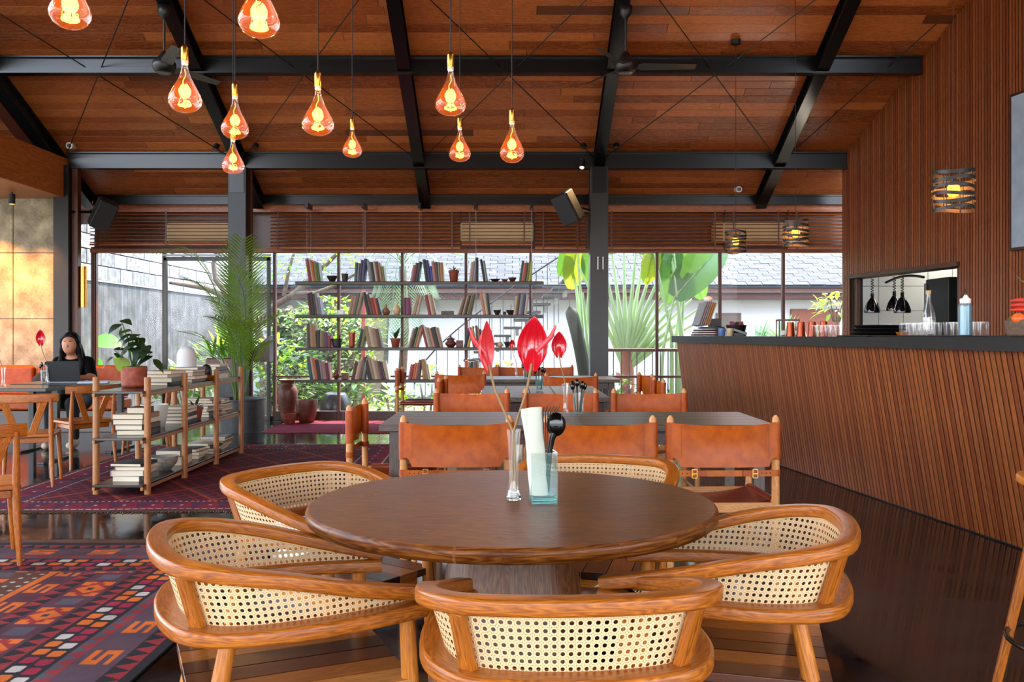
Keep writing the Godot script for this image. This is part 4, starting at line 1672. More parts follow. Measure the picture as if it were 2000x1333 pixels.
func build_left_tables() -> void:
	var dark := tri_mat(Color(0.085, 0.08, 0.08), "cloud", 0.7, 0.25)
	var rows := [[-5.15, 9.05, "black-topped table at the left edge in front of the woman", 1.1, 0.62], [-4.85, 9.86, "black-topped table with the open laptop", 1.1, 0.66]]
	for r in rows:
		var t := thing("cafe_table", r[2], "table", W(r[0], 0, r[1]), 0, "black cafe tables")
		var g := Geo.new()
		g.bx(0, 0.737, 0, r[3], 0.035, r[4], 0.004)
		part(t, "top", g, dark)
		for sx in [-1.0, 1.0]:
			g = Geo.new()
			g.bx(sx * (r[3] / 2 - 0.06), 0.36, 0.0, 0.06, 0.72, 0.06, 0.003)
			part(t, "leg", g, M.steel)
			g = Geo.new()
			g.bx(sx * (r[3] / 2 - 0.06), 0.012, 0, 0.07, 0.024, 0.6, 0.003)
			part(t, "foot", g, M.steel)
	var c := make_wood_chair()
	c.set_meta("label", "wooden spoke-back chair seen from behind at the left edge table")
	c.position = W(-4.12, 0, 7.55)
	c.rotation.y = 0.35
	copy_of(c, "wooden spoke-back chair beside the low bookcase, in front of the laptop", W(-4.22, 0, 8.72), 0.85)
	copy_of(c, "wooden chair cut by the left edge, only its back post shows", W(-3.02, 0, 4.95), 0.6)
	copy_of(c, "wooden chair with tan seat behind the potted plant, right of the woman", W(-4.02, 0, 9.75), PI / 2 + 0.3)
	# tan banquette along the concrete wall with a dark bag on it
	var t := thing("wall_bench", "tan leather wall bench along the concrete wall behind the woman", "bench", W(-6.3, 0, 11.9))
	var g := Geo.new()
	g.bx(-0.2, 0.36, 0, 2.6, 0.16, 0.5, 0.04)
	part(t, "seat_cushion", g, M.leather[1])
	g = Geo.new()
	g.bx(-0.2, 0.14, 0, 2.6, 0.28, 0.46, 0.005)
	part(t, "base", g, M.shelf_dark)
	for k in 4:
		g = Geo.new()
		g.bx(-1.17 + k * 0.65, 0.66, -0.2, 0.63, 0.42, 0.12, 0.05)
		part(t, "back_cushion", g, M.leather[1])
	g = Geo.new()
	g.ball(Vector3.ZERO, Vector3(0.30, 0.2, 0.18), 14, 8)
	g.tube([Vector3(-0.2, 0.08, 0.05), Vector3(-0.05, 0.2, 0.05), Vector3(0.15, 0.1, 0.05)], 0.018, 6)
	solo("cloth_bag", "crumpled black bag lying on the tan wall bench", "bag", g, plain(Color(0.03, 0.03, 0.035), 0.9), xf(W(-6.0, 0.642, 11.62)))
	# small things on the tables
	bud("slim glass vase at the left edge table", W(-5.17, 0.756, 9.0), W(-5.22, 1.13, 9.0), 0.05, "tall dry flower stem in the left edge vase")
	bud("glass vase with a coral anthurium beside the laptop", W(-5.08, 0.756, 9.68), W(-5.15, 1.27, 9.68), 0.12, "coral pink anthurium before the concrete wall")
	cutlery("glass of black cutlery on the laptop table", W(-5.13, 0.756, 9.72), 0.2)
	g = Geo.new()
	g.bx(0, 0.12, 0, 0.05, 0.24, 0.03, 0.01)
	solo("rolled_napkin", "white rolled napkin standing beside the laptop", "napkin", g, M.white, xf(W(-5.07, 0.756, 9.78), 0.2, 0, 0.06))
	t = thing("laptop", "open dark grey laptop seen from behind, before the woman", "laptop", W(-4.92, 0.756, 9.74), 0.10)
	g = Geo.new()
	g.bx(0, 0.008, -0.11, 0.34, 0.016, 0.23, 0.004)
	part(t, "keyboard_base", g, M.grey_metal)
	g = Geo.new()
	g.box(xf(Vector3(0, 0.125, 0.03), 0, 0.22), Vector3(0.34, 0.235, 0.007), 0.003)
	part(t, "lid", g, plain(Color(0.055, 0.05, 0.055), 0.5))
	g = Geo.new()
	g.bx(0, 0.010, 0, 0.30, 0.02, 0.21, 0.002)
	solo("magazine", "pale magazine lying beside the laptop", "magazine", g, plain(Color(0.62, 0.66, 0.72), 0.4), xf(W(-4.58, 0.756, 9.70), 0.3))
	# bar stool cut by the right edge
	t = thing("bar_stool", "wooden bar stool cut by the right edge near the bar", "stool", W(1.93, 0, 2.98))
	g = Geo.new()
	g.lathe([Vector2(0.0, 0.765), Vector2(0.19, 0.765), Vector2(0.205, 0.775), Vector2(0.205, 0.795), Vector2(0.195, 0.803), Vector2(0.0, 0.80)], 28)
	part(t, "seat", g, M.teak_light)
	for k in 4:
		var an := TAU * (k + 0.5) / 4
		g = Geo.new()
		g.tube([Vector3(cos(an) * 0.12, 0.77, sin(an) * 0.12), Vector3(cos(an) * 0.28, 0, sin(an) * 0.28)], [0.02, 0.016], 10)
		part(t, "leg", g, M.teak)
	g = Geo.new()
	var ring := []
	for k in 25: ring.append(Vector3(cos(TAU * k / 24) * 0.235, 0.24, sin(TAU * k / 24) * 0.235))
	g.tube(ring, 0.01, 6, false)
	part(t, "foot_ring", g, M.steel)

const ORD := ["first", "second", "third", "fourth", "fifth", "sixth", "seventh", "eighth", "ninth", "tenth", "eleventh", "twelfth", "thirteenth", "fourteenth", "fifteenth", "sixteenth", "seventeenth", "eighteenth", "nineteenth", "twentieth", "twenty-first", "twenty-second", "twenty-third", "twenty-fourth", "twenty-fifth", "twenty-sixth", "twenty-seventh", "twenty-eighth", "twenty-ninth", "thirtieth", "thirty-first", "thirty-second", "thirty-third", "thirty-fourth", "thirty-fifth", "thirty-sixth"]
const INK := {"red": Color(0.45, 0.06, 0.06), "maroon": Color(0.26, 0.05, 0.07), "orange": Color(0.72, 0.24, 0.06), "ochre": Color(0.55, 0.34, 0.12), "tan": Color(0.52, 0.38, 0.26), "cream": Color(0.68, 0.59, 0.46), "brown": Color(0.24, 0.14, 0.09), "black": Color(0.05, 0.045, 0.045), "grey": Color(0.40, 0.40, 0.38), "teal": Color(0.12, 0.23, 0.24), "navy": Color(0.07, 0.09, 0.28), "blue": Color(0.12, 0.2, 0.5), "green": Color(0.16, 0.28, 0.14), "olive": Color(0.34, 0.34, 0.10), "lime": Color(0.55, 0.58, 0.10), "pink": Color(0.58, 0.33, 0.30), "purple": Color(0.22, 0.10, 0.20), "magenta": Color(0.36, 0.06, 0.18), "lavender": Color(0.42, 0.38, 0.46), "salmon": Color(0.66, 0.36, 0.25), "white": Color(0.75, 0.74, 0.71), "yellow": Color(0.7, 0.5, 0.08)}
var ink_mat := {}

func ink(n: String) -> StandardMaterial3D:
	if not ink_mat.has(n):
		var m := tri_mat(INK[n].linear_to_srgb().lerp(INK[n], 0.6), "fine", 0.12, 0.55)
		ink_mat[n] = m
	return ink_mat[n]

# upright or leaning book: spine towards the camera, pivot at the lower edge of its spine
func shelf_book(p: Vector3, w: float, h: float, lean: float, color: String, label: String, group: String, dep := 0.19) -> void:
	var t := thing("book", label, "book", p, 0, group)
	t.rotation.z = lean
	var sx := -w / 2 if lean > 0.0 else w / 2     # corner that touches the board
	if lean == 0.0: sx = 0.0
	var c := Geo.new()
	c.bx(sx + w / 2 - 0.0015, h / 2, -dep / 2, 0.003, h, dep)
	c.bx(sx - w / 2 + 0.0015, h / 2, -dep / 2, 0.003, h, dep)
	c.sheet(6, 1, func(a, b): return Vector3(sx + (a - 0.5) * w, h * b, 0.006 * sin(PI * a)))
	part(t, "cover", c, ink(color))
	c = Geo.new()
	c.bx(sx, h / 2, -dep / 2 - 0.002, w - 0.006, h - 0.008, dep - 0.012)
	part(t, "pages", c, M.paper)

func build_hanging_shelf() -> void:
	var t := thing("hanging_bookshelf", "four long dark wooden shelves hung on cables before the garden windows", "bookshelf", W(-1.335, 0, 12.88))
	var ys := [2.055, 1.575, 1.105, 0.640]
	for i in 4:
		var g := Geo.new()
		g.uo = Vector2(i * 0.3, i * 0.4)
		g.bx(0, ys[i] - 0.023, 0, 3.58, 0.046, 0.27, 0.008)
		part(t, "board", g, M.shelf_dark)
	for k in 5:
		var x := -1.62 + k * 0.81
		for z in [0.12, -0.12]:
			var g := Geo.new()
			g.tube([Vector3(x, 0.6, z), Vector3(x, 3.14, z)], 0.0022, 4)
			part(t, "cable", g, M.wire)
		var g := Geo.new()
		g.bx(x, 3.15, 0.0, 0.05, 0.08, 0.28, 0.006)
		part(t, "cable_bracket", g, M.steel)
	# books: shelf, [left edge px-like position in centimetres along the board, ...]
	# each: colour, thickness cm, height cm, lean degrees (+ leans left)
	var L := [
		[[0.19, "red:4.6:33:9 cream:2.4:31:9 orange:2.6:31:9 olive:4.0:29:8 green:3:27:7"], [0.845, "teal:3.8:27:-3 grey:2.6:26:-4 purple:3:31:-6 navy:4.2:33:-8"], [1.065, "grey:4.6:29:8 black:4:28:8 cream:3:29:8 maroon:4:29:8 tan:3.4:27:9 olive:3.2:22:7"], [1.655, "pink:3.6:24:-9 maroon:3.6:27:-9 black:4:29:-9"], [1.875, "black:4.4:32:8 navy:3.8:31:8 blue:2.6:22:7 pink:4.2:29:6 brown:3.6:28:5 grey:2.6:28:4 ochre:4.4:27:3"], [2.50, "cream:3:28:-7 tan:2.8:29:-6 lavender:3.2:30:-5 black:4.2:34:0"], [2.71, "black:3.2:32:9 grey:3.6:30:9"], [3.225, "teal:3.6:30:-8 orange:3:27:-8 brown:3.4:27:-8 olive:3:29:-8 lime:3.4:29:-6"]],
		[[0.20, "maroon:4:31:8 black:4.4:32:8 brown:2.6:30:8 grey:3:31:8 lavender:3:25:7"], [0.755, "tan:3.8:28:-12 pink:3.6:28:-12 green:3.4:31:-12 tan:4:31:-12"], [1.03, "black:5:33:12 brown:4:30:12 red:4.6:25:12 orange:2.8:25:12 black:3.4:24:12"], [1.56, "purple:3.2:24:0 magenta:6.4:24:0"], [1.665, "cream:3.4:27:-14 tan:3.2:29:-14 cream:3:29:-14"], [1.915, "red:4.6:29:11 cream:3.2:30:11 tan:3.2:29:12"], [2.33, "cream:3:23:-15 brown:3.6:25:-15 tan:3.2:27:-15 black:3:28:-14 olive:3.2:29:-14 brown:3.4:31:-12"], [2.705, "salmon:4.4:33:9 cream:3.4:31:9 black:3.4:31:7"], [3.145, "cream:3:27:-7 brown:4:31:-7 grey:4.4:30:-7 navy:3.6:29:-7 cream:3.4:29:-6"]],
		[[0.17, "brown:4.6:34:3 tan:5:33:3 ochre:3.4:30:4 black:5:24:0 tan:3:22:0 olive:2.6:23:0 purple:5:21:0 red:4:16:0"], [0.885, "black:4.4:27:-13 olive:4:27:-12"], [1.045, "tan:5.4:31:12 cream:4.4:29:12 tan:5:28:12 brown:4.6:27:12"], [1.62, "tan:3.4:28:-15 black:4:30:-15 olive:2.8:31:-15 salmon:3.2:33:-15"], [1.88, "red:3.4:33:14 cream:3.4:30:14 grey:2.8:29:14 salmon:3.6:28:14 black:6.2:30:13 tan:4:29:14"], [2.425, "black:4.4:28:-13 yellow:3:31:-14"], [2.56, "red:3:29:12 cream:2.6:28:11 brown:3.6:31:6 tan:3:28:8 black:3:26:10 cream:3:25:11"]],
		[[0.205, "teal:4.8:32:9 cream:3:31:9 orange:3.6:31:9 black:4.4:29:9 grey:3:27:8 pink:5:26:8 maroon:4.4:24:8"], [0.80, "maroon:5:27:-13 cream:3.4:28:-12 tan:3.2:29:-11 brown:3.4:30:-10 grey:3.8:31:-9"], [1.05, "black:5.4:33:13 tan:4.2:32:13 cream:4:30:13 tan:4:28:13 purple:4:27:13 brown:3:26:13 cream:4:27:13"], [1.62, "pink:3:22:-11 red:2.8:22:-11 orange:3.4:24:-9 salmon:2.6:24:-9 brown:4.2:28:-7"], [1.835, "ochre:4.6:29:4 tan:3.2:26:9 cream:3:22:11"], [2.43, "orange:4:27:-3 cream:2.4:25:-3 green:3:24:-3 black:3:25:0 grey:3:25:0 brown:3:27:0 tan:3.4:27:4"]]]
	var sname := ["top", "second", "third", "lowest"]
	for i in 4:
		var n := 0
		for run in L[i]:
			var x: float = -1.335 - 1.79 + run[0]
			for s in run[1].split(" "):
				var q: PackedStringArray = s.split(":")
				var w := float(q[1]) / 100.0
				var lean := deg_to_rad(float(q[3]))
				var ww := w / cos(lean)
				# corner that rests on the board
				var px := x + (ww if lean > 0.0 else 0.0)
				if lean == 0.0: px = x + w / 2
				shelf_book(W(px, ys[i] + 0.001, 12.79), w, float(q[2]) / 100.0 * 1.02, lean, q[0], "%s book, %s from the left on the %s hanging shelf" % [q[0], ORD[n], sname[i]], "books on the hanging shelves")
				x += ww + 0.0012
				n += 1
	# pots and bowls between the books: [shelf, x from the left end, kind, radius, height, material, label]
	var bowl := func(r, h): return [Vector2(0.0, 0.0), Vector2(r * 0.45, 0.0), Vector2(r * 0.5, h * 0.1), Vector2(r * 0.92, h * 0.75), Vector2(r, h), Vector2(r * 0.94, h), Vector2(r * 0.8, h * 0.7), Vector2(0.0, h * 0.2)]
	var cup := func(r, h): return [Vector2(0.0, 0.0), Vector2(r * 0.72, 0.0), Vector2(r * 0.8, h * 0.1), Vector2(r, h), Vector2(r * 0.9, h), Vector2(r * 0.75, h * 0.2), Vector2(0.0, h * 0.15)]
	var jar := func(r, h): return [Vector2(0.0, 0.0), Vector2(r * 0.55, 0.0), Vector2(r * 0.95, h * 0.3), Vector2(r, h * 0.5), Vector2(r * 0.6, h * 0.8), Vector2(r * 0.75, h), Vector2(r * 0.62, h), Vector2(0.0, h * 0.7)]
	var gourd := func(r, h): return [Vector2(0.0, 0.0), Vector2(r * 0.6, 0.0), Vector2(r, h * 0.28), Vector2(r * 0.9, h * 0.48), Vector2(r * 0.25, h * 0.75), Vector2(r * 0.14, h), Vector2(0.0, h)]
	var dk := plain(Color(0.13, 0.075, 0.05), 0.55)
	var P := [
		[0, 0.515, bowl, 0.082, 0.085, dk, "dark clay bowl on the top hanging shelf", "bowl"],
		[0, 0.700, cup, 0.05, 0.115, dk, "dark clay cup on the top hanging shelf", "cup"],
		[0, 2.88, bowl, 0.075, 0.04, dk, "flat dark clay dish on the top hanging shelf, left of two small bowls", "dish"],
		[0, 3.02, bowl, 0.05, 0.035, M.terracotta, "tiny terracotta dish on the top hanging shelf", "dish"],
		[0, 3.13, bowl, 0.062, 0.06, M.terracotta_dark, "small brown bowl near the right end of the top hanging shelf", "bowl"],
		[1, 1.30, gourd, 0.062, 0.15, wood(Color(0.62, 0.44, 0.24), 0.5), "brown gourd bottle on the second hanging shelf", "bottle"],
		[1, 1.455, gourd, 0.058, 0.20, plain(Color(0.75, 0.62, 0.46), 0.5), "pale gourd bottle on the second hanging shelf", "bottle"],
		[1, 2.91, bowl, 0.057, 0.07, dk, "dark footed bowl on the second hanging shelf, left one", "bowl"],
		[1, 3.02, cup, 0.024, 0.045, dk, "tiny dark cup between two bowls on the second hanging shelf", "cup"],
		[1, 3.105, bowl, 0.07, 0.07, dk, "wide dark bowl on the second hanging shelf, right one", "bowl"],
		[2, 0.585, cup, 0.08, 0.125, plain(Color(0.12, 0.11, 0.10), 0.5), "black stone mortar on the third hanging shelf", "mortar"],
		[2, 0.80, cup, 0.05, 0.215, plain(Color(0.62, 0.20, 0.05), 0.35), "tall orange vase on the third hanging shelf", "vase"],
		[2, 2.79, cup, 0.038, 0.11, plain(Color(0.35, 0.27, 0.14), 0.5), "olive brown cup at the end of books on the third hanging shelf", "cup"],
		[2, 3.055, bowl, 0.05, 0.08, plain(Color(0.14, 0.13, 0.16), 0.4), "dark round pot behind the anthuriums on the third hanging shelf", "pot"],
		[2, 2.955, jar, 0.036, 0.08, plain(Color(0.72, 0.52, 0.36), 0.5), "small peach jar on the third hanging shelf", "jar"],
		[2, 3.14, jar, 0.036, 0.10, plain(Color(0.70, 0.48, 0.30), 0.5), "small orange jar on the third hanging shelf", "jar"],
		[3, 0.575, jar, 0.045, 0.14, M.terracotta_dark, "narrow clay jug on the lowest hanging shelf", "jug"],
		[3, 1.545, cup, 0.05, 0.10, plain(Color(0.28, 0.22, 0.17), 0.5), "grey-brown cup on the lowest hanging shelf", "cup"]]
	for q in P:
		var g := Geo.new()
		g.lathe(q[2].call(q[3], q[4]), 18)
		solo(String(q[7]), q[6], q[7], g, q[5], xf(W(-1.335 - 1.79 + q[1], ys[q[0]], 12.86)))
	var g := Geo.new()
	g.tube([Vector3(0, 0, 0), Vector3(0.045, 0.13, 0)], [0.012, 0.008], 8)
	solo("pestle", "black pestle leaning in the stone mortar", "pestle", g, dk, xf(W(-1.335 - 1.79 + 0.59, ys[2] + 0.05, 12.86)))
	g = Geo.new()
	g.lathe([Vector2(0.06, 0.0), Vector2(0.066, 0.01), Vector2(0.03, 0.035), Vector2(0.01, 0.045), Vector2(0.014, 0.06), Vector2(0.0, 0.066)], 16)
	var lp := thing("lidded_pot", "round lidded clay pot on the third hanging shelf", "pot", W(-1.335 - 1.79 + 2.235, ys[2], 12.86))
	part(lp, "lid", g, M.terracotta_dark, xf(Vector3(0, 0.112, 0)))
	g = Geo.new()
	g.lathe(jar.call(0.082, 0.12), 18)
	part(lp, "body", g, M.terracotta_dark)
	var boxes := [[0.705, 3, 0.10, 0.095, "small dark red cube box on the lowest hanging shelf", M.terracotta_dark], [2.365, 2, 0.10, 0.10, "small dark red cube box on the third hanging shelf", M.terracotta_dark], [2.19, 1, 0.18, 0.055, "flat grey-brown box on the second hanging shelf", plain(Color(0.33, 0.29, 0.25), 0.7)], [0.645, 1, 0.09, 0.07, "small white box on the second hanging shelf", M.white]]
	for b in boxes:
		g = Geo.new()
		g.bx(0, b[3] / 2, 0, b[2], b[3], 0.1, 0.004)
		solo("storage_box", b[4], "box", g, b[5], xf(W(-1.335 - 1.79 + b[0], ys[b[1]], 12.86)))
	# two little potted plants
	pot_plant("small succulent in a terracotta pot on the top hanging shelf", W(-1.335 - 1.79 + 2.28, ys[0], 12.86), 0.078, 0.165, 9, 0.13, M.leaf_pale, 3)
	pot_plant("thin leaved orchid in a terracotta pot on the third hanging shelf", W(-1.335 - 1.79 + 1.435, ys[2], 12.86), 0.076, 0.13, 7, 0.24, M.leaf_dark, 5)

func pot_plant(label: String, p: Vector3, r: float, h: float, n: int, len: float, m: Material, seed: int) -> Node3D:
	var t := thing("potted_plant", label, "plant", p)
	var g := Geo.new()
	g.lathe([Vector2(0.0, 0.0), Vector2(r * 0.68, 0.0), Vector2(r * 0.9, h * 0.78), Vector2(r * 0.92, h * 0.8), Vector2(r, h * 0.8), Vector2(r, h), Vector2(r * 0.9, h), Vector2(r * 0.86, h * 0.88), Vector2(0.0, h * 0.88)], 20)
	part(t, "pot", g, M.terracotta)
	var k := RandomNumberGenerator.new()
	k.seed = seed
	for i in n:
		var an := k.randf() * TAU
		var el := k.randf_range(0.5, 1.35)
		var l := len * k.randf_range(0.6, 1.1)
		g = Geo.new()
		g.leaf(Vector3(0, h * 0.86, 0), Vector3(cos(an) * cos(el), sin(el), sin(an) * cos(el)), Vector3.UP, l, l * 0.2, 0.35, 5)
		part(t, "leaf", g, m)
	return t

func flat_book(p: Vector3, turn: float, s: Vector3, color: String, label: String, group: String) -> void:
	var t := thing("book", label, "book", p, turn, group)
	var g := Geo.new()
	g.bx(0, 0.0015, 0, s.x, 0.003, s.z)
	g.bx(0, s.y - 0.0015, 0, s.x, 0.003, s.z)
	g.bx(-s.x / 2 + 0.0015, s.y / 2, 0, 0.003, s.y, s.z)
	part(t, "cover", g, ink(color))
	g = Geo.new()
	g.bx(0.001, s.y / 2, 0, s.x - 0.009, s.y - 0.006, s.z - 0.010)
	part(t, "pages", g, M.paper)

func build_bookcase() -> void:
	var t := thing("low_bookcase", "low open bookcase with round wooden posts standing on the crimson rug", "bookcase", W(-3.11, 0.012, 8.28))
	var zs := [1.22, 0.42, -0.42, -1.22]
	for z in zs:
		for sx in [-1.0, 1.0]:
			var g := Geo.new()
			g.uo = Vector2(z, sx)
			g.tube([Vector3(sx * 0.205, 0, z), Vector3(sx * 0.205, 0.925, z), Vector3(sx * 0.205, 0.932, z)], [0.026, 0.026, 0.022], 14)
			part(t, "post", g, M.shelf_post)
	var sh := wood(Color(0.20, 0.15, 0.125), 0.22, "wood", 0.8, 4.0)
	for y in [0.085, 0.455, 0.825]:
		var g := Geo.new()
		g.bx(0, y - 0.011, 0, 0.40, 0.022, 2.6, 0.004)
		part(t, "shelf", g, sh)
		for sx in [-1.0, 1.0]:
			g = Geo.new()
			g.bx(sx * 0.19, y - 0.032, 0, 0.022, 0.028, 2.6, 0.003)
			part(t, "shelf_rail", g, M.shelf_post)
	# stacks: [shelf, z, [colour:length:thickness cm ...] bottom to top]
	var ys := [0.097, 0.467, 0.837]
	var S := [
		[0, 0.98, "grey:33:4.5 white:32:4.2 tan:30:3 black:28:2.4", "front stack on the lowest shelf"],
		[0, 0.12, "tan:30:8 brown:28:5.5", "pair beside the stone bowl"],
		[0, -0.28, "tan:26:3.5 cream:24:3 black:24:3", "low stack past the stone bowl"],
		[0, -0.66, "brown:32:3 black:31:2.6 maroon:30:2.6 cream:31:2", "third stack on the lowest shelf"],
		[0, -1.02, "tan:32:3 brown:30:3 ochre:30:2.6 black:27:2 grey:28:2", "last stack on the lowest shelf"],
		[1, 0.92, "black:34:4 brown:34:4.2 black:33:4.4 tan:31:4 maroon:18:5", "front stack on the middle shelf"],
		[1, 0.02, "black:31:3.2 grey:31:3 black:30:3.4 brown:29:3 cream:27:2.6", "stack behind the white planter"],
		[1, -0.62, "teal:31:2.6 brown:30:2.6 maroon:30:3 cream:29:2.6 black:28:2.6 tan:27:2.6 cream:24:2", "tall stack past the small planter"],
		[1, -1.02, "tan:29:2.6 brown:29:2.6 cream:28:2.6 black:27:2.4 grey:25:2.2 tan:24:2", "last stack on the middle shelf"],
		[2, 0.36, "black:32:2.8 grey:31:4 cream:31:3 tan:29:3", "front stack on the top shelf"],
		[2, -0.22, "grey:31:2.6 tan:31:3 cream:30:3 black:29:2.6 lavender:28:2.4", "middle stack on the top shelf"],
		[2, -0.88, "white:32:5 lavender:31:3 grey:29:4 cream:27:2", "last stack on the top shelf"]]
	for s in S:
		var y: float = ys[s[0]]
		var list: PackedStringArray = s[2].split(" ")
		var k := 0
		for b in list:
			var q := b.split(":")
			var sz := Vector3(0.24 + rng.randf_range(-0.02, 0.02), float(q[2]) / 100.0, float(q[1]) / 100.0)
			if float(q[1]) < 20: sz.x = 0.15
			var pos: String = "bottom" if k == 0 else ("top" if k == list.size() - 1 else ORD[k] + " from the bottom")
			flat_book(W(-3.11 + rng.randf_range(-0.015, 0.025), y, 8.28 - s[1]), rng.randf_range(-0.12, 0.12) + (PI if rng.randf() < 0.6 else 0.0), sz, q[0], "%s book, %s of the %s" % [q[0], pos, s[3]], "books stacked in the low bookcase")
			y += sz.y + 0.0005
			k += 1
	# big plant in a terracotta pot at the near end
	var p := thing("potted_plant", "dark leaved plant in a terracotta pot on the near end of the low bookcase", "plant", W(-3.20, 0.837, 7.50))
	var g := Geo.new()
	g.lathe([Vector2(0.0, 0.0), Vector2(0.092, 0.0), Vector2(0.102, 0.03), Vector2(0.106, 0.175), Vector2(0.098, 0.18), Vector2(0.094, 0.15), Vector2(0.0, 0.15)], 24)
	part(p, "pot", g, M.terracotta)
	var stems := [[-0.02, 0.33, 0.0], [0.05, 0.26, 0.02], [-0.11, 0.42, 0.0], [0.10, 0.20, 0.03], [-0.16, 0.17, 0.03], [0.02, 0.30, -0.05], [-0.03, 0.22, 0.06], [0.16, 0.15, 0.0]]
	var k := 0
	for s in stems:
		var tip := Vector3(s[0], 0.15 + s[1], s[2])
		g = Geo.new()
		g.tube([Vector3(s[0] * 0.1, 0.14, s[2] * 0.1), Vector3(s[0] * 0.45, 0.15 + s[1] * 0.6, s[2]), tip], [0.006, 0.005, 0.003], 6)
		part(p, "stem", g, M.leaf_mid)
		for j in 3:
			var an := rng.randf() * TAU
			g = Geo.new()
			g.leaf(tip - Vector3(0, 0.03 * j, 0), Vector3(cos(an), 0.1 - 0.3 * j, sin(an) * 0.6 + 0.4), Vector3(0, 1, 0.4), 0.12 + rng.randf() * 0.04, 0.085, 0.45, 6, 0.05)
			part(p, "leaf", g, M.leaf_dark if k > 0 or j > 0 else M.leaf_mid)
		k += 1
	g = Geo.new()
	g.leaf(Vector3(0, 0, 0), Vector3(-0.5, 0.5, 0.5), Vector3(0, 0.4, 1), 0.15, 0.12, 0.3, 6, 0.05)
	part(p, "leaf", g, M.leaf_lime, xf(Vector3(-0.02, 0.16, 0.05)))
	# other things on its shelves
	g = Geo.new()
	g.lathe([Vector2(0.0, 0.0), Vector2(0.085, 0.0), Vector2(0.105, 0.10), Vector2(0.118, 0.20), Vector2(0.108, 0.20), Vector2(0.095, 0.10), Vector2(0.0, 0.03)], 24)
	solo("planter", "white tapered planter on the middle shelf of the low bookcase", "planter", g, plain(Color(0.74, 0.74, 0.70), 0.5), xf(W(-3.16, 0.467, 7.83)))
	g = Geo.new()
	g.lathe([Vector2(0.0, 0.0), Vector2(0.06, 0.0), Vector2(0.11, 0.06), Vector2(0.125, 0.12), Vector2(0.112, 0.12), Vector2(0.095, 0.06), Vector2(0.0, 0.025)], 24)
	solo("stone_bowl", "rough pale stone bowl on the lowest shelf of the low bookcase", "bowl", g, M.stone, xf(W(-3.06, 0.097, 7.78)))
	g = Geo.new()
	g.lathe([Vector2(0.0, 0.0), Vector2(0.05, 0.0), Vector2(0.058, 0.05), Vector2(0.038, 0.10), Vector2(0.06, 0.125), Vector2(0.05, 0.125), Vector2(0.0, 0.1)], 18)
	solo("clay_jar", "small dark clay jar on the first books of the low bookcase", "jar", g, M.terracotta_dark, xf(W(-3.17, 0.837, 8.20)))
	# white ribbed vase, turned upside down like a dome
	var rib := []
	for i in 15:
		var f := i / 14.0
		rib.append(Vector2(0.088 * sqrt(maxf(0.0, 1.0 - pow(maxf(0.0, f - 0.45) / 0.55, 2.2))), 0.20 * f))
	g = Geo.new()
	g.lathe(rib, 48)
	for i in g.v.size():
		var an := atan2(g.v[i].z, g.v[i].x)
		var q := 1.0 + 0.035 * cos(an * 16.0)
		g.v[i].x *= q
		g.v[i].z *= q
	solo("ribbed_vase", "white ribbed dome-shaped vase on the middle of the low bookcase", "vase", g, plain(Color(0.72, 0.73, 0.72), 0.5), xf(W(-3.16, 0.974, 8.60)))
	g = Geo.new()
	g.lathe([Vector2(0.0, 0.0), Vector2(0.05, 0.0), Vector2(0.10, 0.045), Vector2(0.093, 0.045), Vector2(0.0, 0.012)], 20)
	solo("wooden_bowl", "shallow orange wooden bowl beside the ribbed vase", "bowl", g, M.teak, xf(W(-2.99, 0.837, 8.74)))
	g = Geo.new()
	g.ball(Vector3(0, 0.075, 0), Vector3(0.055, 0.078, 0.055), 14, 10)
	solo("black_ornament", "round black carved ornament on top of the low bookcase", "ornament", g, M.black, xf(W(-3.06, 0.837, 8.87)))
	pot_plant("small leafy plant in a terracotta pot on the middle shelf of the low bookcase", W(-3.05, 0.467, 8.53), 0.075, 0.12, 14, 0.14, M.leaf_dark, 9)
	g = Geo.new()
	g.bx(0, 0.05, 0, 0.2, 0.10, 0.14, 0.004)
	solo("storage_box", "pale cardboard box on the middle shelf of the low bookcase", "box", g, plain(Color(0.62, 0.55, 0.45), 0.8), xf(W(-3.13, 0.467, 9.09)))

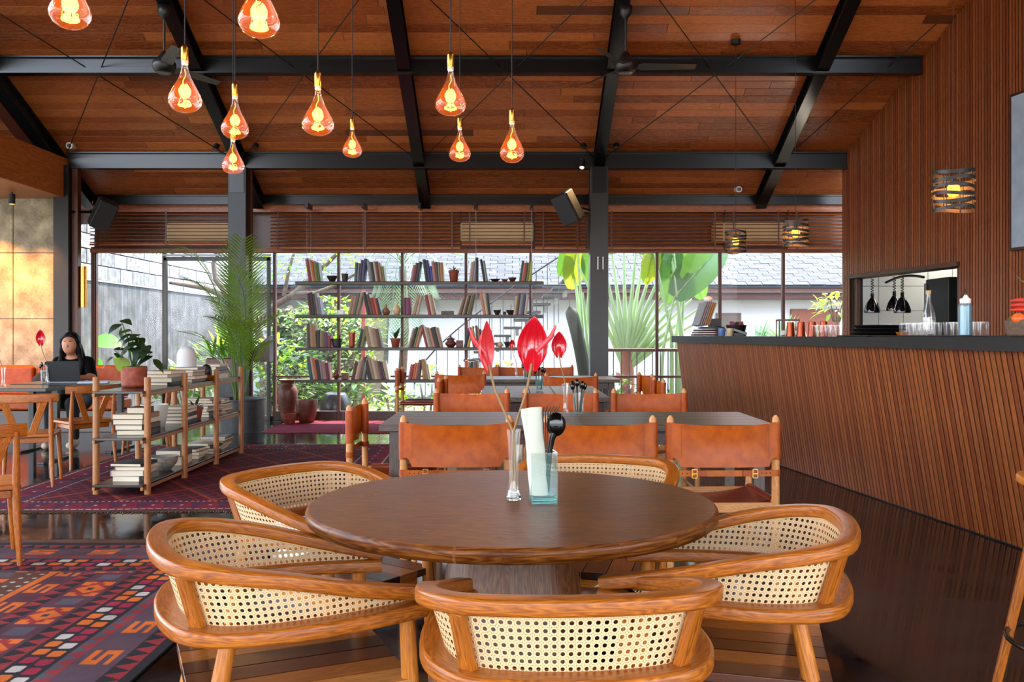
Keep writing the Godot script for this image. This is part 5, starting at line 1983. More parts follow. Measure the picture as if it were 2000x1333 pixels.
func build_floor_pots() -> void:
	# tall clay jar, round pot and saucer pot by the window
	var g := Geo.new()
	g.lathe([Vector2(0.0, 0.0), Vector2(0.085, 0.0), Vector2(0.10, 0.06), Vector2(0.145, 0.34), Vector2(0.152, 0.44), Vector2(0.135, 0.51), Vector2(0.098, 0.555), Vector2(0.095, 0.585), Vector2(0.13, 0.625), Vector2(0.118, 0.63), Vector2(0.08, 0.59), Vector2(0.0, 0.5)], 28)
	solo("clay_urn", "tall brown clay urn by the garden windows", "urn", g, M.terracotta_dark, xf(W(-3.30, 0.0, 13.02)))
	g = Geo.new()
	g.lathe([Vector2(0.0, 0.0), Vector2(0.10, 0.0), Vector2(0.14, 0.12), Vector2(0.155, 0.26), Vector2(0.16, 0.33), Vector2(0.148, 0.33), Vector2(0.13, 0.2), Vector2(0.0, 0.06)], 28)
	solo("clay_pot", "round ribbed clay pot next to the tall urn", "pot", g, M.terracotta_dark, xf(W(-2.98, 0.012, 12.85)))
	g = Geo.new()
	g.lathe([Vector2(0.0, 0.0), Vector2(0.075, 0.0), Vector2(0.105, 0.145), Vector2(0.097, 0.145), Vector2(0.075, 0.03), Vector2(0.0, 0.03)], 24)
	solo("clay_pot", "small bright terracotta pot in front of the tall urn", "pot", g, M.terracotta, xf(W(-3.19, 0.012, 12.7)))
	# areca palm in a galvanised tub in front of the column
	var t := thing("potted_palm", "tall areca palm in a dark grey metal tub by the left column", "plant", W(-3.26, 0, 10.6))
	g = Geo.new()
	g.turned([Vector2(0.0, 0.0), Vector2(0.285, 0.0), Vector2(0.29, 0.12), Vector2(0.295, 0.125), Vector2(0.29, 0.13), Vector2(0.29, 0.5), Vector2(0.302, 0.505), Vector2(0.302, 0.525), Vector2(0.29, 0.525), Vector2(0.285, 0.46), Vector2(0.0, 0.46)], 32)
	part(t, "tub", g, tri_mat(Color(0.20, 0.215, 0.225), "cloud", 0.5, 0.45))
	g = Geo.new()
	g.turned([Vector2(0.0, 0.475), Vector2(0.285, 0.475)], 24)
	part(t, "soil", g, M.soil)
	# fronds: base, control, tip (x, y, z)
	var fr := [
		[Vector3(-0.10, 1.3, 0.0), Vector3(-0.45, 2.15, 0.1), Vector3(-1.0, 2.27, 0.15), 0.50],
		[Vector3(0.0, 1.4, 0.0), Vector3(0.02, 2.0, 0.05), Vector3(0.12, 2.42, 0.25), 0.46],
		[Vector3(-0.06, 1.2, 0.05), Vector3(-0.28, 1.75, 0.2), Vector3(-0.55, 1.95, 0.35), 0.44],
		[Vector3(0.05, 1.1, 0.0), Vector3(0.12, 1.7, 0.2), Vector3(0.05, 2.05, 0.4), 0.46],
		[Vector3(0.06, 0.9, 0.0), Vector3(0.22, 1.35, 0.1), Vector3(0.55, 1.55, 0.2), 0.36],
		[Vector3(-0.08, 0.8, 0.05), Vector3(-0.3, 1.2, 0.2), Vector3(-0.62, 1.33, 0.3), 0.34],
		[Vector3(0.04, 0.8, 0.05), Vector3(0.10, 1.25, 0.3), Vector3(0.18, 1.45, 0.5), 0.34],
		[Vector3(-0.02, 0.9, -0.05), Vector3(-0.15, 1.5, -0.2), Vector3(-0.45, 1.75, -0.4), 0.4],
		[Vector3(0.02, 0.9, 0.08), Vector3(-0.02, 1.35, 0.35), Vector3(-0.12, 1.5, 0.6), 0.34],
		[Vector3(0.08, 0.7, 0.0), Vector3(0.24, 1.1, 0.15), Vector3(0.40, 1.2, 0.3), 0.3],
		[Vector3(-0.05, 0.75, -0.02), Vector3(-0.28, 1.0, 0.0), Vector3(-0.52, 1.05, 0.1), 0.3]]
	for f in fr:
		palm_frond(t, f[0], f[1], f[2], f[3] * 0.9, 26 if f[3] > 0.42 else 15, M.leaf_palm, Vector3(f[0].x * 0.6, 0.45, f[0].z * 0.6))
	# two clay planters and a wedge lamp behind it
	g = Geo.new()
	g.bx(0, 0.14, 0, 0.36, 0.28, 0.2, 0.02)
	var pl := thing("long_planter", "dark red planter with arching leaves behind the low bookcase", "plant", W(-3.70, 0.71, 11.3))
	part(pl, "box", g, M.terracotta_dark)
	g = Geo.new()
	g.bx(0, -0.355, 0, 0.12, 0.71, 0.12)
	part(pl, "stand", g, M.steel)
	for i in 16:
		var an := rng.randf() * TAU
		g = Geo.new()
		g.leaf(Vector3(rng.randf_range(-0.12, 0.12), 0.26, 0), Vector3(cos(an) * 0.7, rng.randf_range(0.7, 1.3), sin(an) * 0.7), Vector3.UP, rng.randf_range(0.4, 0.65), 0.035, 0.5, 7)
		part(pl, "leaf", g, M.leaf_mid)
	g = Geo.new()
	g.face(Vector3(-0.11, -0.14, 0), Vector3(-0.11, 0.04, 0), Vector3(0.12, 0.22, 0), Vector3(0.12, -0.14, 0))
	g.face(Vector3(-0.11, -0.14, -0.2), Vector3(0.12, -0.14, -0.2), Vector3(0.12, 0.22, -0.2), Vector3(-0.11, 0.04, -0.2))
	g.face(Vector3(-0.11, 0.04, 0), Vector3(-0.11, 0.04, -0.2), Vector3(0.12, 0.22, -0.2), Vector3(0.12, 0.22, 0))
	g.face(Vector3(0.12, -0.14, 0), Vector3(0.12, 0.22, 0), Vector3(0.12, 0.22, -0.2), Vector3(0.12, -0.14, -0.2))
	g.face(Vector3(-0.11, -0.14, 0), Vector3(0.12, -0.14, 0), Vector3(0.12, -0.14, -0.2), Vector3(-0.11, -0.14, -0.2))
	g.face(Vector3(-0.11, -0.14, 0), Vector3(-0.11, -0.14, -0.2), Vector3(-0.11, 0.04, -0.2), Vector3(-0.11, 0.04, 0))
	solo("letter_box", "brown wedge-topped wooden box fixed to the left column", "box", g, M.teak_dark, xf(W(-3.49, 1.05, 12.3)))

func palm_frond(t: Node3D, a: Vector3, b: Vector3, c: Vector3, ll: float, n: int, m: Material, root: Vector3) -> void:
	var cv := Curve3D.new()
	cv.add_point(root, Vector3.ZERO, Vector3(0, 0.3, 0))
	cv.add_point(a, Vector3(0, -0.2, 0), (b - a) * 0.35)
	cv.add_point(b, -(c - a) * 0.2, (c - a) * 0.2)
	cv.add_point(c, (b - c) * 0.4, Vector3.ZERO)
	cv.bake_interval = 0.03
	var L := cv.get_baked_length()
	var g := Geo.new()
	var pts := []
	var rr := []
	for i in 17:
		pts.append(cv.sample_baked(L * i / 16.0, true))
		rr.append(lerpf(0.013, 0.002, i / 16.0))
	g.tube(pts, rr, 6, false)
	var s0 := 0.45
	for i in n:
		var f := s0 + (1.0 - s0) * i / float(n)
		var p := cv.sample_baked(L * f, true)
		var tn := (cv.sample_baked(minf(L, L * f + 0.03), true) - cv.sample_baked(L * f - 0.03, true)).normalized()
		var side := tn.cross(Vector3.UP)
		if side.length() < 0.1: side = Vector3.RIGHT
		side = side.normalized()
		var upv := side.cross(tn).normalized()
		var l := ll * (sin(PI * (0.18 + 0.75 * (f - s0) / (1.0 - s0))) * 0.9 + 0.1)
		for sg in [-1.0, 1.0]:
			var d: Vector3 = (tn * 0.75 + side * sg * 0.8 + upv * 0.25).normalized()
			g.leaf(p, d, upv, l, 0.018, 0.30, 4, 0.2)
	part(t, "frond", g, m)

# a spot on the counter, seen at picture column px, set back from the front edge
func on_bar(d: float, back: float) -> Vector3:
	return W(bar_front(d) + back, 1.268, d)

func build_bar_things() -> void:
	var g: Geo
	var t: Node3D
	# stack of dark trays at the far end with leaning menus
	for k in 4:
		g = Geo.new()
		g.bx(0, 0.014, 0, 0.34 - 0.02 * k, 0.024, 0.36, 0.006)
		solo("folder", "brown leather folder in the pile at the far bar end, %s from the bottom" % ORD[k], "folder", g, [M.shelf_dark, M.teak_dark, M.shelf_dark, M.black][k], xf(on_bar(10.9, 0.25) + Vector3(0.02 * k, 0.029 * k, 0), 0.1 * (k % 3 - 1)), "folders on the bar")
	var mc := ["grey", "lavender", "grey", "tan", "ochre", "tan"]
	for k in 6:
		g = Geo.new()
		g.bx(0, 0.16, 0, 0.016, 0.32 - 0.012 * absf(k - 2), 0.23, 0.002)
		solo("menu_board", "%s menu leaning to the right on the far bar end, %s from the left" % [mc[k], ORD[k]], "menu", g, ink(mc[k]), xf(on_bar(10.85, 0.10) + Vector3(0.024 * k, 0.118, 0), 0.15, 0, -0.34), "menus on the bar")
	g = Geo.new()
	g.ball(Vector3(0, 0.03, 0), Vector3(0.06, 0.04, 0.05), 9, 6)
	solo("paper_tissue", "crumpled white paper on top of the leaning menus", "paper", g, M.white, xf(on_bar(10.8, 0.2) + Vector3(0.04, 0.42, 0)))
	t = thing("menu_rack", "dark wooden block holding the leaning menus", "rack", on_bar(10.85, 0.22) + Vector3(0, 0.116, 0))
	g = Geo.new()
	g.bx(0.15, 0.05, -0.14, 0.16, 0.1, 0.04, 0.004)
	part(t, "block", g, M.black)
	# blue cup, cream cup, card reader
	g = Geo.new()
	g.lathe([Vector2(0.0, 0.0), Vector2(0.036, 0.0), Vector2(0.04, 0.09), Vector2(0.037, 0.09), Vector2(0.032, 0.01), Vector2(0.0, 0.01)], 18)
	var cup := g.mesh()
	solo("cup", "pale blue cup on the bar left of the card reader", "cup", cup, plain(Color(0.30, 0.42, 0.62), 0.35), xf(on_bar(10.15, 0.18)))
	solo("cup", "cream paper cup on the bar next to the blue cup", "cup", cup, plain(Color(0.72, 0.66, 0.52), 0.6), xf(on_bar(10.1, 0.26)))
	t = thing("card_reader", "black wedge-shaped payment terminal on the bar", "terminal", on_bar(9.9, 0.30), -0.3)
	g = Geo.new()
	g.box(xf(Vector3(0, 0.05, 0), 0, 0, -0.35), Vector3(0.15, 0.035, 0.12), 0.006)
	part(t, "screen", g, M.black_gloss)
	g = Geo.new()
	g.bx(0, 0.02, 0, 0.13, 0.04, 0.1, 0.005)
	part(t, "base", g, M.black)
	# fruit basket behind, dark pot with pink things
	t = thing("snack_basket", "dark basket of small red packets behind the cups on the bar", "basket", on_bar(10.35, 0.42))
	g = Geo.new()
	g.lathe([Vector2(0.0, 0.0), Vector2(0.09, 0.0), Vector2(0.12, 0.13), Vector2(0.112, 0.13), Vector2(0.0, 0.03)], 16)
	part(t, "basket", g, M.black)
	for k in 7:
		g = Geo.new()
		g.box(xf(Vector3(cos(k * 0.9) * 0.06, 0.14, sin(k * 0.9) * 0.05), k, 0.3 * (k % 3), 0.2), Vector3(0.05, 0.06, 0.012), 0.003)
		part(t, "packet", g, ink(["red", "pink", "black", "magenta", "brown", "orange", "red"][k]))
	# glass box with brown lid
	t = thing("glass_box", "square glass box with thin wooden frame on the bar", "box", on_bar(8.6, 0.28), -0.1)
	g = Geo.new()
	g.bx(0, 0.075, 0, 0.19, 0.15, 0.15, 0.003)
	part(t, "glass", g, M.clear)
	g = Geo.new()
	g.bx(0, 0.158, 0, 0.20, 0.016, 0.16, 0.003)
	part(t, "lid", g, M.teak_dark)
	for q in [[-1, -1], [1, -1], [-1, 1], [1, 1]]:
		g = Geo.new()
		g.bx(q[0] * 0.093, 0.075, q[1] * 0.073, 0.01, 0.15, 0.01)
		part(t, "corner", g, M.teak_dark)
	g = Geo.new()
	g.bx(0.01, 0.03, 0, 0.14, 0.05, 0.1, 0.01)
	solo("paper_packet", "white paper packets inside the glass box", "packet", g, M.white, xf(on_bar(8.6, 0.28) + Vector3(0, 0.003, 0)))
	# copper tumblers stacked upside down
	g = Geo.new()
	g.lathe([Vector2(0.040, 0.0), Vector2(0.031, 0.13), Vector2(0.028, 0.134), Vector2(0.0, 0.134)], 18)
	var tum := g.mesh()
	var cop := plain(Color(0.55, 0.23, 0.12), 0.3, 0.7)
	for k in 4:
		solo("copper_tumbler", "upturned copper tumbler on the bar, %s" % ["leftmost", "second from left", "third from left", "rightmost"][k], "tumbler", tum, cop, xf(on_bar(8.35 - 0.16 * k, 0.2 + 0.03 * k)), "copper tumblers on the bar")
	# drinking glasses, two clusters
	g = Geo.new()
	g.lathe([Vector2(0.0, 0.0), Vector2(0.03, 0.0), Vector2(0.037, 0.1), Vector2(0.0355, 0.1), Vector2(0.028, 0.008), Vector2(0.0, 0.008)], 16)
	var tumbler := g.mesh()
	var spots := []
	for k in 8: spots.append([7.9 - 0.09 * (k % 4), 0.22 + 0.085 * (k / 4), "left cluster by the tray, beside the copper tumblers"])
	for k in 8: spots.append([6.42 - 0.085 * (k % 4), 0.2 + 0.085 * (k / 4), "left of the tall clear bottle"])
	for k in 8: spots.append([5.98 - 0.075 * (k % 4), 0.26 + 0.085 * (k / 4), "right of the tall clear bottle"])
	var seen := {}
	for s in spots:
		var i: int = seen.get(s[2], 0)
		seen[s[2]] = i + 1
		solo("drinking_glass", "clear drinking glass %s, %s row %s" % [s[2], "front" if i < 4 else "back", ["far end", "second", "third", "near end"][i % 4]], "glass", tumbler, M.clear, xf(on_bar(s[0], s[1])), "drinking glasses on the bar")
	for k in 5:
		solo("drinking_glass", "clear drinking glass behind the black trays, %s from the left" % ORD[k], "glass", tumbler, M.clear, xf(on_bar(7.35 - 0.1 * k, 0.55)), "drinking glasses on the bar")
	# black serving trays
	for k in 3:
		g = Geo.new()
		g.lathe([Vector2(0.0, 0.0), Vector2(0.17, 0.0), Vector2(0.21, 0.022), Vector2(0.205, 0.026), Vector2(0.165, 0.006), Vector2(0.0, 0.006)], 32)
		solo("serving_tray", "round black serving tray, %s of the stack on the bar" % ["bottom", "middle", "top"][k], "tray", g, M.black, xf(on_bar(7.05, 0.34) + Vector3(0.01 * k, 0.012 + 0.027 * k, 0)), "serving trays on the bar")
	g = Geo.new()
	g.bx(0, 0.006, 0, 0.44, 0.012, 0.5, 0.004)
	solo("bar_mat", "dark bar mat under the black trays", "mat", g, M.black, xf(on_bar(7.05, 0.34), 0.1))
	g = Geo.new()
	g.lathe([Vector2(0.0, 0.0), Vector2(0.03, 0.0), Vector2(0.05, 0.035), Vector2(0.046, 0.035), Vector2(0.0, 0.008)], 18)
	solo("sauce_dish", "small brown dish right of the black trays", "dish", g, M.teak, xf(on_bar(6.62, 0.3)))
	g = Geo.new()
	g.bx(0, 0.005, 0, 0.36, 0.01, 1.3, 0.003)
	solo("bar_mat", "long black rubber mat under the bottle and glasses", "mat", g, M.black, xf(on_bar(6.1, 0.3) + Vector3(0, 0, 0), 0.11))
	# clear bottle
	t = thing("water_bottle", "tall clear glass bottle with cork standing on the bar", "bottle", on_bar(6.15, 0.22) + Vector3(0, 0.01, 0))
	g = Geo.new()
	g.lathe([Vector2(0.0, 0.0), Vector2(0.043, 0.0), Vector2(0.046, 0.01), Vector2(0.046, 0.12), Vector2(0.036, 0.18), Vector2(0.018, 0.23), Vector2(0.015, 0.29), Vector2(0.013, 0.29), Vector2(0.015, 0.23), Vector2(0.033, 0.178), Vector2(0.043, 0.12), Vector2(0.042, 0.012), Vector2(0.0, 0.008)], 24)
	part(t, "glass", g, M.clear)
	g = Geo.new()
	g.turned([Vector2(0.0, 0.285), Vector2(0.017, 0.285), Vector2(0.019, 0.312), Vector2(0.0, 0.312)], 14)
	part(t, "cork", g, plain(Color(0.66, 0.58, 0.42), 0.8))
	# steel blue flask
	t = thing("steel_flask", "pale blue-grey steel flask with black lever top on the bar", "flask", on_bar(5.74, 0.22) + Vector3(0, 0.01, 0))
	g = Geo.new()
	g.lathe([Vector2(0.0, 0.0), Vector2(0.040, 0.0), Vector2(0.042, 0.004), Vector2(0.042, 0.185), Vector2(0.036, 0.205), Vector2(0.028, 0.212), Vector2(0.0, 0.212)], 28)
	part(t, "body", g, plain(Color(0.42, 0.52, 0.56), 0.32, 0.5))
	g = Geo.new()
	g.lathe([Vector2(0.032, 0.205), Vector2(0.034, 0.235), Vector2(0.02, 0.245), Vector2(0.012, 0.262), Vector2(0.0, 0.262)], 20)
	part(t, "collar", g, M.white)
	g = Geo.new()
	g.beam(Vector3(-0.03, 0.225, 0), Vector3(0.01, 0.30, 0), 0.014, 0.01, 0.003)
	part(t, "lever", g, M.black)
	# stone bowl of fruit
	var bp := on_bar(5.06, 0.14)
	g = Geo.new()
	g.lathe([Vector2(0.0, 0.0), Vector2(0.085, 0.0), Vector2(0.10, 0.02), Vector2(0.108, 0.095), Vector2(0.10, 0.098), Vector2(0.09, 0.03), Vector2(0.0, 0.025)], 28)
	solo("fruit_bowl", "rough brown wooden fruit bowl on the bar at the right edge", "bowl", g, tri_mat(Color(0.42, 0.33, 0.26), "cloud", 0.12, 0.8), xf(bp))
	var fruit := [[-0.065, 0.115, 0.045, 0.036, "orange"], [0.01, 0.118, 0.055, 0.042, "orange"], [0.075, 0.10, 0.05, 0.038, "green"], [0.0, 0.10, -0.04, 0.04, "orange"], [-0.05, 0.10, -0.03, 0.038, "green"]]
	var fl := ["small orange at the left of the fruit bowl", "large orange at the front of the fruit bowl", "green lime at the right of the fruit bowl", "orange at the back of the fruit bowl", "green lime at the back of the fruit bowl"]
	for k in 5:
		var q = fruit[k]
		g = Geo.new()
		g.ball(Vector3.ZERO, Vector3(q[3], q[3] * 0.92, q[3]), 16, 12)
		solo("orange_fruit" if q[4] == "orange" else "lime_fruit", fl[k], "fruit", g, plain(Color(0.90, 0.34, 0.04) if q[4] == "orange" else Color(0.22, 0.26, 0.06), 0.45), xf(bp + Vector3(q[0], q[1] - 0.01, q[2])))
	for k in 3:
		t = thing("carrot", "reddish carrot lying on the fruit, %s" % ["lowest", "middle", "topmost"][k], "carrot", bp + Vector3(0.0, 0.155 + 0.026 * k, 0.02 - 0.012 * k), 0.15 * k - 0.2, "carrots in the fruit bowl")
		g = Geo.new()
		g.tube([Vector3(-0.09, 0.0, 0), Vector3(-0.05, 0.004, 0), Vector3(0.05, 0.0, 0), Vector3(0.10, -0.004, 0)], [0.006, 0.013, 0.018, 0.013], 10)
		part(t, "root", g, plain(Color(0.72, 0.17, 0.09), 0.5))
		g = Geo.new()
		for j in 3: g.tube([Vector3(0.1, 0, 0), Vector3(0.06 - 0.03 * j, 0.06 + 0.02 * j, 0.0), Vector3(0.03 - 0.05 * j, 0.085 + 0.03 * j, 0.01 * j)], 0.002, 4)
		if k == 2: part(t, "stalk", g, plain(Color(0.45, 0.5, 0.2), 0.6))
	# three heat lamps in the kitchen hatch
	var hl := [[11.85, -0.06, 1.68, "left one"], [11.69, 0.14, 1.70, "rear one"], [11.16, -0.08, 1.66, "right one"]]
	for h in hl:
		t = thing("heat_lamp", "black bell-shaped heat lamp hanging in the kitchen hatch, " + h[3], "lamp", W(wall_x(h[0]) + h[1] + 0.2, h[2], h[0]), 0, "kitchen heat lamps")
		g = Geo.new()
		g.lathe([Vector2(0.10, -0.10), Vector2(0.102, -0.06), Vector2(0.075, 0.02), Vector2(0.035, 0.085), Vector2(0.022, 0.10), Vector2(0.022, 0.16), Vector2(0.0, 0.16)], 24)
		part(t, "shade", g, M.black_gloss)
		g = Geo.new()
		var coil := []
		for k in 40: coil.append(Vector3(cos(k * 0.9) * 0.016, 0.16 + k * 0.005, sin(k * 0.9) * 0.016))
		g.tube(coil, 0.006, 5)
		part(t, "coiled_cord", g, M.black)
	g = Geo.new()
	var arc := []
	for k in 13: arc.append(W(wall_x(11.3) + 0.2, 1.98 + 0.05 * sin(k / 12.0 * PI), 10.7 + k * 0.09))
	g.tube(arc, 0.016, 8)
	solo("lamp_rail", "curved black rail carrying the heat lamps", "rail", g, M.black)

# ---------- lamps ----------
func build_lamps() -> void:
	# [x, d, lowest point y, diameter, label]
	var B := [
		[137, 3.62, 56, 0.165, "large filament bulb at the top left corner, cut by the top edge"],
		[506, 3.48, 73, 0.165, "largest filament bulb near the top, cut by the top edge"],
		[361, 4.55, 220, 0.165, "filament bulb hanging before the left ceiling fan"],
		[459, 5.4, 272, 0.165, "filament bulb in front of the left rafter, above a smaller one"],
		[455, 6.7, 340, 0.165, "lower filament bulb hanging before the left column"],
		[621, 4.75, 265, 0.165, "filament bulb between the left column and the small one"],
		[688, 7.0, 308, 0.15, "smallest filament bulb, left of the ceiling's middle rafter"],
		[880, 4.85, 226, 0.165, "filament bulb hanging highest near the middle of the picture"],
		[898, 6.8, 316, 0.165, "small filament bulb just below the middle one"],
		[1000, 5.65, 318, 0.165, "rightmost filament bulb, hanging above the plank tables"]]
	for b in B:
		var d: float = b[1]
		var x: float = (b[0] - 1000.0) / F * d
		var y: float = EYE - (b[2] - 655.0) / F * d
		var r: float = b[3] / 2
		var t := thing("filament_bulb", b[4], "lamp", W(x, y, d), 0, "hanging filament bulbs")
		var g := Geo.new()
		var prof := []
		for q in [[0.0, 0.0], [0.28, 0.015], [0.55, 0.10], [0.8, 0.27], [0.96, 0.52], [1.0, 0.75], [0.93, 1.05], [0.76, 1.4], [0.55, 1.8], [0.36, 2.2], [0.24, 2.6], [0.19, 2.85], [0.18, 3.1]]:
			prof.append(Vector2(q[0] * r, q[1] * r))
		g.lathe(prof, 28)
		# soft dents blown into the glass
		for i in g.v.size():
			var p := g.v[i]
			var an := atan2(p.z, p.x)
			var k := 1.0 + 0.05 * sin(an * 2.0 + d * 3.0) * smoothstep(2.2 * r, 0.6 * r, p.y)
			g.v[i] = Vector3(p.x * k, p.y, p.z * k)
		part(t, "bulb_glass", g, M.amber)
		# looping glowing filament
		g = Geo.new()
		var pts := []
		for k in 49:
			var f := k / 48.0
			pts.append(Vector3(cos(f * 14.0 + d) * r * 0.13 * sin(PI * f), r * (2.7 - 2.45 * f), sin(f * 14.0 + d) * r * 0.13 * sin(PI * f)))
		g.tube(pts, 0.002, 5)
		pts = []
		for k in 37:
			var f := k / 36.0
			pts.append(Vector3(cos(f * TAU) * r * 0.36, r * 0.62 + 0.22 * r * sin(f * TAU * 2.0 + d), sin(f * TAU) * r * 0.36))
		g.tube(pts, 0.0013, 5)
		part(t, "filament", g, M.filament)
		g = Geo.new()
		g.turned([Vector2(0.0, 3.0 * r), Vector2(0.2 * r, 3.0 * r), Vector2(0.2 * r, 3.2 * r), Vector2(0.0, 3.2 * r)], 14)
		part(t, "collar", g, M.white)
		g = Geo.new()
		g.lathe([Vector2(0.0, 3.2 * r), Vector2(0.23 * r, 3.2 * r), Vector2(0.23 * r, 4.0 * r), Vector2(0.16 * r, 4.15 * r), Vector2(0.04 * r, 4.25 * r), Vector2(0.0, 4.25 * r)], 16)
		part(t, "brass_socket", g, M.brass)
		g = Geo.new()
		var top := (ceil_h(5.5) - 0.48 * absf(5.5 - d)) - y
		g.tube([Vector3(0, 4.2 * r, 0), Vector3(0, top, 0)], 0.0035, 5)
		part(t, "cord", g, M.cord)
		var o := OmniLight3D.new()
		o.light_color = Color(1.0, 0.66, 0.3)
		o.light_energy = 0.22
		o.light_size = 0.04
		o.omni_range = 20.0
		o.omni_attenuation = 2.0
		o.shadow_enabled = true
		t.add_child(o)
		o.position = Vector3(0, r * 1.1, 0)
	# three cage lamps over the bar
	var C := [[1862, 5.5, 372, "woven dark cage lamp hanging before the slatted wall, nearest one"], [1437, 10.3, 472, "woven dark cage lamp hanging over the far end of the bar"], [1554, 8.55, 455, "woven dark cage lamp hanging over the middle of the bar"]]
	for c in C:
		var d: float = c[1]
		var p := W((c[0] - 1000.0) / F * d, EYE - (c[2] - 655.0) / F * d, d)
		var t := thing("cage_lamp", c[3], "lamp", p, d, "cage lamps over the bar")
		for k in 6:
			var g := Geo.new()
			var y0 := -0.128 + k * 0.045
			g.sheet(40, 2, func(a, b):
				var an: float = a * TAU
				var r := 0.122 + 0.004 * sin(an * 3.0 + k * 2.0)
				return Vector3(cos(an) * r, y0 + b * 0.022 + 0.009 * sin(an * 2.0 + k * 1.7), sin(an) * r))
			part(t, "band", g, wood(Color(0.10, 0.075, 0.06), 0.5, "wood"))
		for k in 8:
			var g := Geo.new()
			var an := TAU * k / 8
			g.tube([Vector3(cos(an) * 0.118, -0.125, sin(an) * 0.118), Vector3(cos(an) * 0.118, 0.135, sin(an) * 0.118)], 0.003, 4)
			part(t, "rib", g, M.black)
		var g := Geo.new()
		g.ball(Vector3.ZERO, Vector3(0.04, 0.045, 0.04), 16, 12)
		part(t, "bulb", g, M.warm_bulb)
		g = Geo.new()
		g.tube([Vector3(0, 0.04, 0), Vector3(0, 0.09, 0)], 0.018, 10)
		part(t, "socket", g, M.black)
		g = Geo.new()
		g.tube([Vector3(0, 0.09, 0), Vector3(0, (ceil_h(5.5) - 0.48 * absf(5.5 - d)) - p.y, 0)], 0.003, 5)
		part(t, "cord", g, M.cord)
		g = Geo.new()
		var cy := (ceil_h(5.5) - 0.48 * absf(5.5 - d)) - p.y
		g.turned([Vector2(0.0, cy - 0.06), Vector2(0.055, cy - 0.05), Vector2(0.055, cy)], 16)
		part(t, "ceiling_rose", g, M.black)
		var o := OmniLight3D.new()
		o.light_color = Color(1.0, 0.62, 0.25)
		o.light_energy = 0.5
		o.light_size = 0.04
		o.omni_range = 20.0
		o.omni_attenuation = 2.0
		o.shadow_enabled = true
		t.add_child(o)

